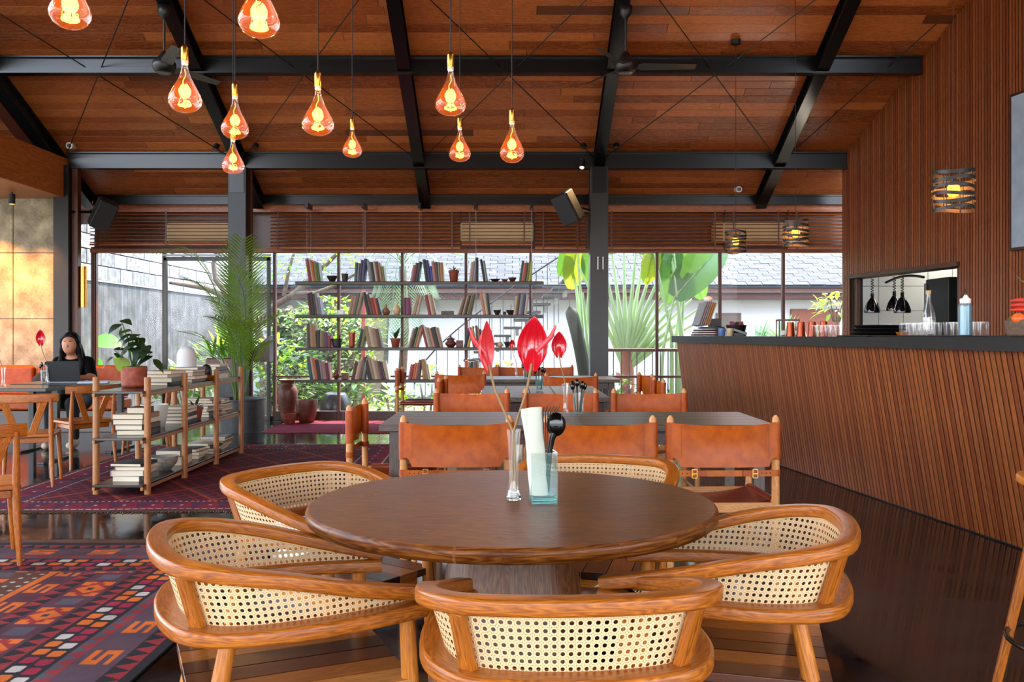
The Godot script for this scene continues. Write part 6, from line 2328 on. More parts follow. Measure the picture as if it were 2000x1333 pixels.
func build_fans_and_fittings() -> void:
	var fans := [[-3.75, 9.55, 4.19, PI, "black ceiling fan hanging from the left rafter", Color(0.30, 0.30, 0.30)], [1.22, 9.5, 4.17, 0.0, "black ceiling fan hanging from the right rafter", Color(0.10, 0.10, 0.105)]]
	for f in fans:
		var t := thing("ceiling_fan", f[4], "fan", W(f[0], f[2], f[1]), f[3], "ceiling fans")
		var g := Geo.new()
		g.lathe([Vector2(0.0, -0.08), Vector2(0.07, -0.08), Vector2(0.105, -0.06), Vector2(0.125, -0.01), Vector2(0.12, 0.03), Vector2(0.085, 0.06), Vector2(0.05, 0.11), Vector2(0.025, 0.15), Vector2(0.0, 0.15)], 24)
		part(t, "motor", g, M.black)
		g = Geo.new()
		g.lathe([Vector2(0.0, -0.095), Vector2(0.06, -0.092), Vector2(0.075, -0.08)], 20)
		part(t, "hub_cap", g, M.grey_metal)
		g = Geo.new()
		g.tube([Vector3(0, 0.12, 0), Vector3(0, 0.58, 0)], 0.013, 8)
		part(t, "rod", g, M.black)
		g = Geo.new()
		g.lathe([Vector2(0.02, 0.50), Vector2(0.065, 0.56), Vector2(0.07, 0.64), Vector2(0.0, 0.64)], 16)
		part(t, "canopy", g, M.black)
		for k in 3:
			var an := TAU * k / 3
			g = Geo.new()
			g.sheet(12, 3, func(a, b):
				var rr: float = 0.13 + 0.62 * a
				var w: float = lerpf(0.13, 0.085, a) * (1.0 if a > 0.06 else 0.6)
				var cross: float = (b - 0.5) * w
				return Vector3(rr, -0.01 + cross * 0.32, cross))
			part(t, "blade", g, plain(f[5], 0.4), Transform3D(Basis(Vector3.UP, an), Vector3.ZERO))
	# loudspeakers
	var sp := [[-5.70, 2.97, 12.35, 0.55, 0.35, "dark loudspeaker tilted down at the left corner column"], [0.75, 2.99, 11.85, -0.5, -0.32, "dark loudspeaker tilted down beside the right column"]]
	for s in sp:
		var t := thing("loudspeaker", s[5], "speaker", W(s[0], s[1], s[2]), 0, "wall loudspeakers")
		t.rotation = Vector3(0.42, s[3], s[4] * -1.0)
		var g := Geo.new()
		g.bx(0, 0, 0, 0.26, 0.42, 0.22, 0.02)
		part(t, "cabinet", g, plain(Color(0.035, 0.035, 0.038), 0.55))
		g = Geo.new()
		g.bx(0, 0, 0.118, 0.24, 0.40, 0.02, 0.008)
		part(t, "grille", g, plain(Color(0.10, 0.10, 0.105), 0.7))
		g = Geo.new()
		g.beam(Vector3(0, 0, -0.1), t.transform.affine_inverse() * W(1.12 if s[0] > 0.0 else -6.05, 2.97, 12.14), 0.03, 0.03)
		part(t, "bracket", g, M.steel)
	# security cameras
	var cams := [[-6.0, 3.87, 12.08, "white security camera above the corner column"], [3.30, 3.42, 12.95, "white security camera under the last rafter"]]
	for c in cams:
		var t := thing("security_camera", c[3], "camera", W(c[0], c[1], c[2]), 0, "security cameras")
		var g := Geo.new()
		g.tube([Vector3(0, 0, -0.05), Vector3(0, -0.02, 0.08)], 0.045, 14)
		part(t, "housing", g, M.white)
		g = Geo.new()
		g.tube([Vector3(0, -0.02, 0.08), Vector3(0, -0.021, 0.085)], 0.028, 12)
		part(t, "lens", g, M.black_gloss)
		g = Geo.new()
		g.tube([Vector3(0, 0.02, -0.04), Vector3(0.0, 0.06, -0.1)], 0.015, 8)
		part(t, "bracket", g, M.white)
	# spotlights clipped to the beams round the columns
	var sps := [[0.97, 3.88, 12.05, "upper spotlight left of the right column", false], [0.95, 3.60, 12.0, "lit spotlight just under the beam left of the right column", true], [1.42, 3.88, 12.05, "spotlight right of the right column", false], [-4.02, 3.86, 12.05, "spotlight left of the left column", false], [-3.48, 3.88, 12.05, "spotlight right of the left column", false]]
	for s in sps:
		var t := thing("beam_spotlight", "small black " + s[3], "lamp", W(s[0], s[1], s[2]), 0, "beam spotlights")
		var g := Geo.new()
		var dirv := Vector3(-0.1, -0.9, 0.5).normalized()
		g.tube([-dirv * 0.06, dirv * 0.06], 0.038, 14)
		part(t, "housing", g, M.black)
		g = Geo.new()
		g.bx(0, 0.06, -0.05, 0.03, 0.03, 0.12, 0.004)
		part(t, "clamp", g, M.black)
		g = Geo.new()
		g.tube([dirv * 0.061, dirv * 0.063], 0.03, 14)
		part(t, "lens", g, glow(Color(1.0, 0.85, 0.6), 4.0) if s[4] else M.grey_metal)
		if s[4]:
			var l := SpotLight3D.new()
			l.light_color = Color(1.0, 0.8, 0.55)
			l.light_energy = 6.0
			l.light_size = 0.03
			l.spot_range = 20.0
			l.spot_attenuation = 2.0
			l.spot_angle = 30.0
			l.shadow_enabled = true
			t.add_child(l)
			l.position = dirv * 0.07
			l.basis = Basis.looking_at(dirv, Vector3.RIGHT)

# ---------- garden ----------
func bush(label: String, p: Vector3, r: Vector3, n: int, ls: float, mats: Array, seed: int, upright := 0.3, slim := 0.45) -> Node3D:
	var k := RandomNumberGenerator.new()
	k.seed = seed
	var t := thing("garden_bush", label, "bush", p, 0, "garden bushes")
	for mi in mats.size():
		var g := Geo.new()
		for i in n / mats.size():
			var an := k.randf() * TAU
			var el := asin(k.randf_range(-0.5, 1.0))
			var rr := pow(k.randf(), 0.35)
			var q := Vector3(cos(an) * cos(el) * r.x, (sin(el) * 0.5 + 0.5) * r.y, sin(an) * cos(el) * r.z) * Vector3(rr, 1.0, rr)
			var d := Vector3(cos(an) * 0.7 + k.randf_range(-0.5, 0.5), upright + k.randf_range(-0.4, 0.5), sin(an) * 0.7 + k.randf_range(-0.5, 0.5))
			var l := ls * k.randf_range(0.6, 1.2)
			g.leaf(q, d, Vector3.UP, l, l * slim, 0.3, 3)
		part(t, "foliage", g, mats[mi])
	for i in 5:
		var an := TAU * i / 5
		var g := Geo.new()
		g.tube([Vector3(cos(an) * 0.05, 0, sin(an) * 0.05), Vector3(cos(an) * r.x * 0.5, r.y * 0.75, sin(an) * r.z * 0.5)], [0.014, 0.005], 5)
		part(t, "branch", g, M.bark)
	return t

func paddle(t: Node3D, base: Vector3, mid: Vector3, top: Vector3, leaf_len: float, leaf_w: float, face: Vector3, m: Material, r0 := 0.045, ldir := Vector3.ZERO) -> void:
	# long stalk with one banana-like blade
	var cv := Curve3D.new()
	cv.add_point(base, Vector3.ZERO, (mid - base) * 0.4)
	cv.add_point(mid, (base - mid) * 0.35, (top - mid) * 0.35)
	cv.add_point(top, (mid - top) * 0.4, Vector3.ZERO)
	var L := cv.get_baked_length()
	var pts := []
	var rr := []
	for i in 11:
		pts.append(cv.sample_baked(L * i / 10.0, true))
		rr.append(lerpf(r0, 0.016, i / 10.0))
	var g := Geo.new()
	g.tube(pts, rr, 8)
	part(t, "stalk", g, M.stalk)
	if leaf_len <= 0.0: return
	var d := (top - mid).normalized() if ldir == Vector3.ZERO else ldir.normalized()
	var x := d.cross(face).normalized()
	var nn := x.cross(d)
	g = Geo.new()
	g.sheet(14, 18, func(a, b):
		var s: float = (a - 0.5) * 2.0
		var w: float = leaf_w * 0.5 * pow(sin(PI * clampf(0.06 + 0.92 * b, 0.0, 1.0)), 0.55)
		var bend: float = -0.18 * leaf_len * b * b
		return top + d * leaf_len * b + x * s * w + nn * (bend + absf(s) * w * 0.25 + 0.008 * sin(b * 46.0 + absf(s) * 3.0)))
	part(t, "leaf_blade", g, m)
	g = Geo.new()
	var mr := []
	for i in 9:
		var b := i / 8.0
		mr.append(top + d * leaf_len * b - nn * (0.18 * leaf_len * b * b + 0.006))
	g.tube(mr, [0.016, 0.014, 0.012, 0.010, 0.008, 0.007, 0.006, 0.005, 0.003], 6)
	part(t, "midrib", g, plain(Color(0.62, 0.66, 0.36), 0.5))

func build_garden() -> void:
	var g := Geo.new()
	# --- garden side wall: rendered below, concrete blocks above ---
	var root := thing("garden_wall", "stained grey concrete garden wall with pale block courses on top", "wall", W(-6.85, 0, 19.0))
	g = Geo.new()
	g.bx(0, 1.0, 0, 0.2, 2.3, 11.4)
	part(root, "rendered_base", g, tri_mat(Color(0.40, 0.41, 0.43), "stain", 2.2, 0.9))
	g = Geo.new()
	g.bx(0.02, 2.165, 0, 0.2, 0.03, 11.4, 0.006)
	part(root, "ledge", g, plain(Color(0.62, 0.62, 0.62), 0.9))
	var blk := Geo.new()
	blk.bx(0, 0, 0, 0.18, 0.228, 0.476, 0.008)
	var bm := blk.mesh()
	var tones := [tri_mat(Color(0.56, 0.57, 0.60), "cloud", 0.7, 0.9), tri_mat(Color(0.62, 0.62, 0.65), "cloud", 0.7, 0.9), tri_mat(Color(0.50, 0.52, 0.55), "cloud", 0.7, 0.9)]
	for r in 6:
		for c in 23:
			part(root, "block", bm, tones[rng.randi_range(0, 2)], xf(Vector3(rng.randf_range(-0.004, 0.004), 2.30 + r * 0.24, 5.4 - c * 0.488 - (0.244 if r % 2 else 0.0))))
	# --- neighbouring house along the back ---
	var hs := thing("garden_house", "low white house with grey shingle roof and red-brown fascia across the garden", "house", W(1.6, 0, 21.2))
	g = Geo.new()
	g.bx(0, 1.05, -0.7, 16.5, 2.5, 0.2)
	part(hs, "wall", g, plain(Color(0.80, 0.82, 0.85), 0.9))
	g = Geo.new()
	g.bx(0, 2.38, 0.33, 16.9, 0.16, 0.05, 0.004)
	part(hs, "fascia", g, wood(Color(0.40, 0.19, 0.15), 0.6, "wood", 0.4, 3))
	g = Geo.new()
	g.bx(0, 2.22, 0.18, 16.9, 0.15, 0.05, 0.004)
	part(hs, "lower_fascia", g, wood(Color(0.36, 0.16, 0.13), 0.6, "wood", 0.4, 3))
	g = Geo.new()
	g.bx(0, 2.16, -0.3, 16.9, 0.03, 0.9)
	part(hs, "eave_board", g, M.teak_dark)
	var slate := [plain(Color(0.125, 0.15, 0.19), 0.9), plain(Color(0.15, 0.175, 0.215), 0.9), plain(Color(0.10, 0.125, 0.165), 0.9), plain(Color(0.175, 0.20, 0.24), 0.9)]
	for r in 12:
		# each course of shingles: staggered tabs of uneven tone
		for q in 4:
			g = Geo.new()
			for c in 46:
				if (c * 7 + r * 3 + (c * c) % 5) % 4 != q: continue
				var x := -8.4 + c * 0.368 + (0.184 if r % 2 else 0.0)
				g.box(xf(Vector3(x, 2.50 + r * 0.078 + 0.004 * ((c + r) % 3), 0.30 - r * 0.19), 0, 0.385), Vector3(0.355, 0.012, 0.215))
			part(hs, "shingle_course", g, slate[q])
	g = Geo.new()
	g.box(xf(Vector3(0, 2.9, -0.8), 0, 0.39), Vector3(16.8, 0.04, 2.6))
	part(hs, "roof_deck", g, plain(Color(0.15, 0.17, 0.2), 0.9))
	g = Geo.new()
	g.bx(0, 2.9, -2.4, 16.5, 1.2, 0.1)
	part(hs, "gable_back", g, M.white)
	g = Geo.new()
	g.bx(5.85, 0.95, -0.58, 1.2, 1.95, 0.06, 0.01)
	part(hs, "door", g, wood(Color(0.60, 0.27, 0.10), 0.5, "wood_c", 0.6, 3))
	var win := part(hs, "window_frame", Geo_box(3.72, 1.45, -0.58, 0.62, 0.75, 0.05), M.teak_dark)
	part(win, "pane", Geo_box(3.72, 1.45, -0.55, 0.5, 0.63, 0.02), plain(Color(0.25, 0.17, 0.10), 0.3))
	var nf := SystemFont.new()
	nf.font_names = PackedStringArray(["Droid Sans"])
	var tx := TextMesh.new()
	tx.text = "2"
	tx.font = nf
	tx.font_size = 24
	tx.pixel_size = 0.011
	tx.depth = 0.012
	part(hs, "house_number", tx, M.black, xf(Vector3(0.09, 1.13, -0.585)))
	# --- stair with thin iron rails ---
	var st := thing("garden_stair", "open garden stair with dark treads and thin black railing", "stair", W(0.0, 0, 17.2))
	for i in 12:
		g = Geo.new()
		g.bx(-0.75 + i * 0.19, 0.80 + i * 0.155, -0.05 * i, 0.34, 0.05, 0.85, 0.006)
		part(st, "tread", g, plain(Color(0.16, 0.15, 0.15), 0.7))
		g = Geo.new()
		g.bx(-0.66 + i * 0.19, 0.80 + i * 0.155 - 0.09, -0.05 * i, 0.07, 0.13, 0.4, 0.004)
		part(st, "riser_block", g, plain(Color(0.60, 0.60, 0.60), 0.8))
	var hr := []
	for i in 15:
		hr.append(Vector3(-1.85 + i * 0.21, 0.35 + 1.35 * sqrt(i / 14.0) + i * 0.085, 0.45))
	g = Geo.new()
	g.tube(hr, 0.016, 6)
	part(st, "handrail", g, M.black)
	for i in 15:
		g = Geo.new()
		g.tube([Vector3(hr[i].x, maxf(-0.2, hr[i].y - 1.25), 0.45), hr[i]], 0.007, 5)
		part(st, "baluster", g, M.black)
	for i in 9:
		g = Geo.new()
		g.tube([Vector3(-0.9 + i * 0.22, -0.2, -0.9), Vector3(-0.9 + i * 0.22, 1.55 + i * 0.09, -0.9)], 0.009, 5)
		part(st, "rear_baluster", g, M.black)
	# --- cactus ---
	var cc := thing("column_cactus", "tall leaning column cactus outside the window, left of the right column", "cactus", W(1.24, -0.2, 14.5))
	g = Geo.new()
	var path := []
	var rad := []
	for i in 25:
		var f := i / 24.0
		path.append(Vector3(-0.30 * f * f, 1.95 * f, 0))
		rad.append(0.095 * (1.0 if f < 0.93 else sqrt(maxf(0.02, 1.0 - pow((f - 0.93) / 0.07, 2.0)))))
	g.tube(path, rad, 40)
	for i in g.v.size():
		var f := clampf(g.v[i].y / 1.95, 0.0, 1.0)
		var c0 := Vector3(-0.30 * f * f, g.v[i].y, 0)
		var o := g.v[i] - c0
		g.v[i] = c0 + o * (1.0 + 0.10 * cos(atan2(o.z, o.x) * 8.0))
	part(cc, "stem", g, plain(Color(0.15, 0.17, 0.09), 0.7))
	# --- traveller's palm and its neighbour ---
	var tp := thing("fan_palm", "traveller's palm with a fan of pale green stalks outside the right windows", "palm", W(1.93, 0, 15.0))
	g = Geo.new()
	g.tube([Vector3(0, -0.2, 0), Vector3(0.03, 0.5, 0), Vector3(0, 1.0, 0)], [0.13, 0.12, 0.11], 12)
	part(tp, "trunk", g, plain(Color(0.55, 0.30, 0.18), 0.8))
	for i in 15:
		var f := i / 14.0
		var an := lerpf(-0.42, 0.98, f)
		var dirv := Vector3(sin(an), cos(an), 0.05 * (i % 3 - 1))
		var l := 1.95 - 0.45 * f
		var b0 := Vector3(sin(an) * 0.05, 0.72 + 0.02 * i * (1.0 if i < 7 else -1.0) * 0.0 + 0.22 * (1.0 - absf(f - 0.5) * 2.0), 0.03 * (i % 2))
		paddle(tp, b0, b0 + dirv * l * 0.5 + Vector3(0, 0.05, 0), b0 + dirv * l, (1.0 if an > -0.3 and an < 0.45 else 0.0), 0.42, Vector3(0.2 * (i % 3 - 1), 0.1, 1), M.banana, 0.052)
	var t2 := thing("banana_plant", "broad-leaved banana-like plant outside the right windows, beside the bar", "plant", W(2.75, 0, 14.7))
	# [foot, middle, stalk top, blade length, width, facing, material, blade direction]
	var pd := [
		[Vector3(-0.30, -0.2, 0), Vector3(-0.25, 1.0, 0), Vector3(-0.07, 1.90, 0.05), 1.30, 0.62, Vector3(-0.15, 0.2, 1), M.banana, Vector3(0.72, 0.85, 0.1)],
		[Vector3(0.05, -0.2, 0), Vector3(0.05, 1.3, 0), Vector3(-0.05, 2.75, -0.1), 0.95, 0.46, Vector3(0.2, 0, 1), M.banana, Vector3(-0.08, -1, 0.1)],
		[Vector3(0.0, -0.2, 0), Vector3(0.0, 1.3, -0.1), Vector3(0.22, 2.7, -0.2), 0.85, 0.42, Vector3(-0.4, 0, 1), M.banana, Vector3(0.25, -1, 0)],
		[Vector3(-0.1, -0.2, 0), Vector3(-0.1, 1.3, 0), Vector3(-0.42, 2.75, 0), 0.62, 0.36, Vector3(0.3, 0, 1), M.banana_lime, Vector3(-0.1, -1, 0)],
		[Vector3(0.03, -0.2, 0), Vector3(0.08, 1.2, 0.05), Vector3(-0.10, 2.5, 0.05), 0.0, 0, Vector3(0, 0, 1), M.banana, Vector3.ZERO],
		[Vector3(0.1, -0.2, 0), Vector3(0.05, 1.0, 0), Vector3(0.12, 2.2, 0.0), 0.0, 0, Vector3(0, 0, 1), M.banana, Vector3.ZERO]]
	for p in pd:
		paddle(t2, p[0], p[1], p[2], p[3], p[4], p[5], p[6], 0.045, p[7])
	var t3 := thing("banana_plant", "lime and green banana-like leaves outside, left of the right column", "plant", W(1.22, 0, 15.2))
	for p in [[Vector3(0.0, 1.2, 0), Vector3(-0.1, 2.85, 0), 0.78, 0.42, Vector3(0.1, 0, 1), M.banana_lime, Vector3(-0.12, -1, 0)], [Vector3(0.06, 1.2, 0), Vector3(0.12, 2.8, 0.1), 0.7, 0.36, Vector3(-0.3, 0, 1), M.banana, Vector3(0.05, -1, 0)], [Vector3(0.02, 0.9, -0.1), Vector3(-0.2, 2.9, -0.1), 0.62, 0.34, Vector3(0.4, 0, 1), M.banana, Vector3(-0.25, -1, 0.1)], [Vector3(0.1, 0.7, 0.1), Vector3(-0.02, 2.0, 0.2), 0.0, 0.3, Vector3(0.6, 0, 1), M.banana, Vector3.ZERO]]:
		paddle(t3, Vector3(0.08, -0.2, 0), p[0], p[1], p[2], p[3], p[4], p[5], 0.045, p[6])
	# --- yucca-like plants behind the bar ---
	for q in [[4.45, 16.0, 1.05, "spiky pale agave outside behind the card reader"], [4.95, 16.2, 1.15, "spiky pale agave outside behind the glass box"], [5.35, 16.0, 0.95, "spiky pale agave outside behind the copper tumblers"]]:
		var a := thing("agave_plant", q[3], "plant", W(q[0], 0, q[1]), 0, "agaves outside the right windows")
		g = Geo.new()
		g.tube([Vector3(0, -0.2, 0), Vector3(0, q[2], 0)], [0.06, 0.05], 8)
		part(a, "trunk", g, M.bark)
		for i in 22:
			var an := i * 2.4
			var el := lerpf(0.15, 1.4, fposmod(i * 0.37, 1.0))
			g = Geo.new()
			g.leaf(Vector3(0, q[2] - 0.05, 0), Vector3(cos(an) * cos(el), sin(el), sin(an) * cos(el)), Vector3.UP, 0.62, 0.07, 0.05, 4, 0.4)
			part(a, "leaf", g, M.leaf_pale)
	var tw := bush("light green twigs hanging at the end of the slatted wall", W(5.35, 1.5, 14.6), Vector3(0.35, 0.5, 0.3), 90, 0.16, [M.leaf_lime], 61, 0.0)
	g = Geo.new()
	g.tube([Vector3(0.1, -1.7, 0), Vector3(0.05, -0.8, 0), Vector3(0, 0.2, 0)], [0.03, 0.025, 0.012], 7)
	part(tw, "trunk", g, M.bark)
	# --- palms behind the bookshelf ---
	var pm := thing("garden_palm", "feathery pale palm behind the hanging bookshelf", "palm", W(-2.15, 0, 17.0))
	g = Geo.new()
	g.tube([Vector3(0.0, -0.2, 0), Vector3(0.1, 1.4, 0), Vector3(0.05, 2.6, 0)], [0.09, 0.08, 0.07], 10)
	part(pm, "trunk", g, M.bark)
	var fr := [[Vector3(0.3, 2.95, 0.1), Vector3(1.0, 2.45, 0.2)], [Vector3(-0.2, 3.0, 0.1), Vector3(-0.8, 2.5, 0.3)], [Vector3(0.5, 2.9, 0.2), Vector3(1.4, 2.75, 0.2)], [Vector3(0.2, 2.8, 0.4), Vector3(0.65, 2.0, 0.7)], [Vector3(-0.15, 2.8, 0.3), Vector3(-0.5, 1.6, 0.5)], [Vector3(0.0, 2.7, 0.3), Vector3(-0.15, 1.2, 0.55)], [Vector3(0.12, 2.6, 0.3), Vector3(0.25, 1.1, 0.5)], [Vector3(-0.4, 2.9, 0.0), Vector3(-1.3, 2.8, 0.0)], [Vector3(0.1, 3.0, 0.0), Vector3(0.4, 3.1, 0.3)]]
	for f in fr:
		palm_frond(pm, Vector3(0.05, 2.65, 0), f[0], f[1], 0.55, 19, M.leaf_pale, Vector3(0.05, 2.5, 0))
	# --- tree with bare pale limbs ---
	var tr := thing("bare_tree", "tree with bare pale tan limbs by the garden wall", "tree", W(-4.3, 0, 16.3))
	var limbs := [
		[[Vector3(-0.25, -0.2, 0), Vector3(-0.25, 1.0, 0), Vector3(-0.4, 1.45, 0), Vector3(-0.1, 1.8, 0), Vector3(0.3, 2.05, 0), Vector3(0.95, 2.65, 0), Vector3(1.3, 3.0, 0)], [0.10, 0.085, 0.075, 0.06, 0.055, 0.04, 0.03]],
		[[Vector3(-0.4, 1.45, 0), Vector3(-0.9, 1.95, 0), Vector3(-1.35, 2.15, 0), Vector3(-2.0, 2.25, 0)], [0.07, 0.06, 0.05, 0.03]],
		[[Vector3(-0.9, 1.95, 0), Vector3(-1.15, 2.3, 0), Vector3(-1.2, 2.6, 0), Vector3(-1.05, 2.85, 0)], [0.05, 0.05, 0.04, 0.02]],
		[[Vector3(0.3, 2.05, 0), Vector3(0.7, 2.05, 0.1), Vector3(1.1, 2.2, 0.1), Vector3(1.6, 2.5, 0.1)], [0.045, 0.035, 0.03, 0.02]],
		[[Vector3(0.1, 2.0, 0), Vector3(0.2, 2.5, 0), Vector3(0.35, 3.0, 0)], [0.04, 0.03, 0.02]],
		[[Vector3(0.35, 0.9, 0.2), Vector3(0.6, 1.2, 0.2), Vector3(0.75, 1.55, 0.2), Vector3(0.8, 1.9, 0.2)], [0.02, 0.02, 0.018, 0.012]]]
	for l in limbs:
		g = Geo.new()
		g.tube(l[0], l[1], 9)
		part(tr, "limb", g, M.bark)
	g = Geo.new()
	for i in 420:
		var q := Vector3(rng.randf_range(-0.6, 1.6), rng.randf_range(2.3, 3.4), rng.randf_range(-0.5, 0.5))
		g.leaf(q, Vector3(rng.randf_range(-1, 1), rng.randf_range(-0.6, 0.4), rng.randf_range(-1, 1)), Vector3.UP, 0.12, 0.05, 0.3, 2)
	part(tr, "foliage", g, M.leaf_mid)
	g = Geo.new()
	g.bx(0, 0.55, 0, 0.12, 1.5, 0.12, 0.01)
	solo("garden_post", "white painted post under the bare tree limb", "post", g, M.white, xf(W(-5.35, -0.2, 15.7)))
	# --- vine-covered bank ---
	var vb := thing("vine_bank", "brown and green hanging vines on a bank behind the glass door", "vines", W(-4.15, -0.2, 18.2))
	g = Geo.new()
	var ns := FastNoiseLite.new()
	ns.seed = 12
	ns.frequency = 0.9
	g.sheet(40, 24, func(a, b):
		var x: float = (a - 0.5) * 2.6
		return Vector3(x, b * 2.05 + 0.12 * ns.get_noise_2d(x * 4.0, b), 0.35 * ns.get_noise_2d(x * 3.0, b * 3.0) - 0.5 * b * b - 2.0 * pow(absf(x / 1.3), 8.0)), 2.6, 2.0)
	part(vb, "bank", g, M.vine)
	for mi in 3:
		g = Geo.new()
		for i in 420:
			var x := rng.randf_range(-1.25, 1.25)
			var b := pow(rng.randf(), 0.7)
			var q := Vector3(x, b * 2.05, 0.12 + 0.35 * ns.get_noise_2d(x * 3.0, b * 3.0) - 0.5 * b * b)
			g.leaf(q, Vector3(rng.randf_range(-0.6, 0.6), rng.randf_range(-1.0, 0.2), 0.6), Vector3(0, 0.5, 1), rng.randf_range(0.08, 0.16), 0.06, 0.2, 2)
		part(vb, "foliage", g, [M.leaf_mid, M.vine, M.leaf_lime][mi])
	# --- bushes, ferns, saplings along the glass ---
	bush("lime green leafy bush low by the garden wall, behind the terracotta pot", W(-5.35, -0.15, 14.6), Vector3(0.55, 0.95, 0.4), 240, 0.22, [M.leaf_lime, M.leaf_mid], 31)
	bush("yellow-green fern behind the ribbed vase", W(-4.95, -0.15, 15.2), Vector3(0.55, 1.35, 0.5), 260, 0.34, [M.leaf_lime, M.leaf_pale], 32, 0.6, 0.16)
	bush("dense shrub behind the potted palm", W(-3.95, -0.15, 14.8), Vector3(0.6, 1.35, 0.4), 420, 0.18, [M.leaf_mid, M.leaf_dark, M.leaf_lime], 33)
	bush("glossy green shrub beside the tall urn", W(-3.75, -0.15, 15.7), Vector3(0.55, 1.15, 0.4), 380, 0.19, [M.leaf_mid, M.leaf_dark], 34)
	bush("pale leaved shrub below the lowest shelf, left", W(-2.9, -0.15, 15.4), Vector3(0.5, 0.75, 0.3), 200, 0.2, [M.leaf_pale, M.leaf_mid], 35)
	bush("small lime plant below the lowest shelf, middle", W(-1.95, -0.15, 14.6), Vector3(0.3, 0.55, 0.25), 90, 0.2, [M.leaf_lime, M.leaf_mid], 36)
	bush("sapling bush below the lowest shelf, right", W(-1.35, -0.15, 14.4), Vector3(0.35, 0.85, 0.25), 70, 0.17, [M.leaf_mid], 37)
	bush("low green shrub behind the far plank table", W(-0.6, -0.15, 15.5), Vector3(0.5, 0.55, 0.3), 160, 0.16, [M.leaf_mid, M.leaf_lime], 38)
	bush("lime shrub with red leaves behind the anthuriums", W(-0.1, -0.15, 15.2), Vector3(0.45, 0.95, 0.3), 220, 0.16, [M.leaf_lime, leafy(Color(0.55, 0.2, 0.18), Color(0.6, 0.2, 0.15))], 39)
	bush("red and green croton under the fan palm", W(1.75, -0.15, 14.45), Vector3(0.3, 0.75, 0.25), 160, 0.16, [leafy(Color(0.5, 0.18, 0.12), Color(0.6, 0.2, 0.1)), M.leaf_mid], 40)
	bush("light shrub behind the railing near the bar", W(3.1, -0.15, 15.0), Vector3(0.5, 0.6, 0.3), 140, 0.2, [M.leaf_pale, M.leaf_mid], 41)
	bush("leafy shrub high behind the glass door", W(-3.55, 0.9, 17.2), Vector3(0.8, 1.1, 0.5), 420, 0.15, [M.leaf_lime, M.leaf_mid, M.leaf_pale], 42)
	bush("flowering shrub behind the second hanging shelf", W(-3.0, 0.4, 17.4), Vector3(0.5, 1.45, 0.4), 300, 0.15, [M.leaf_pale, M.leaf_lime], 43)
	var tl := thing("taro_plant", "huge bright green leaf beside the woman's shoulder, outside", "plant", W(-6.52, 0, 13.9))
	for q in [[0.05, 1.22, 0.50, 0.0], [-0.1, 0.85, 0.45, 0.5], [0.15, 0.65, 0.4, -0.6]]:
		g = Geo.new()
		g.tube([Vector3(0, -0.2, 0), Vector3(q[0] * 0.5, q[1] * 0.7, 0), Vector3(q[0] - 0.1, q[1], 0)], [0.018, 0.014, 0.01], 6)
		part(tl, "stalk", g, M.leaf_mid)
		g = Geo.new()
		g.leaf(Vector3(q[0] - 0.12, q[1], 0.0), Vector3(1.0, -0.15, q[3]), Vector3(0, 1, 0.6), q[2], q[2] * 0.8, 0.15, 8, 0.1)
		part(tl, "leaf", g, leafy(Color(0.22, 0.48, 0.10), Color(0.5, 0.85, 0.1)))
	# black water jar, red post
	g = Geo.new()
	g.lathe([Vector2(0.0, 0.0), Vector2(0.16, 0.0), Vector2(0.25, 0.2), Vector2(0.26, 0.38), Vector2(0.18, 0.52), Vector2(0.15, 0.55), Vector2(0.13, 0.53), Vector2(0.0, 0.4)], 24)
	solo("water_jar", "dark glazed water jar outside the window, right of the clay pots", "jar", g, plain(Color(0.06, 0.07, 0.08), 0.3), xf(W(-2.85, -0.2, 14.3)))
	g = Geo.new()
	g.bx(0, 1.1, 0, 0.07, 2.4, 0.07, 0.006)
	solo("red_post", "thin salmon red post outside behind the bookshelf", "post", g, plain(Color(0.60, 0.22, 0.18), 0.6), xf(W(-2.75, -0.2, 16.4)))

func Geo_box(x: float, y: float, z: float, sx: float, sy: float, sz: float) -> Geo:
	var g := Geo.new()
	g.bx(x, y, z, sx, sy, sz, 0.004)
	return g

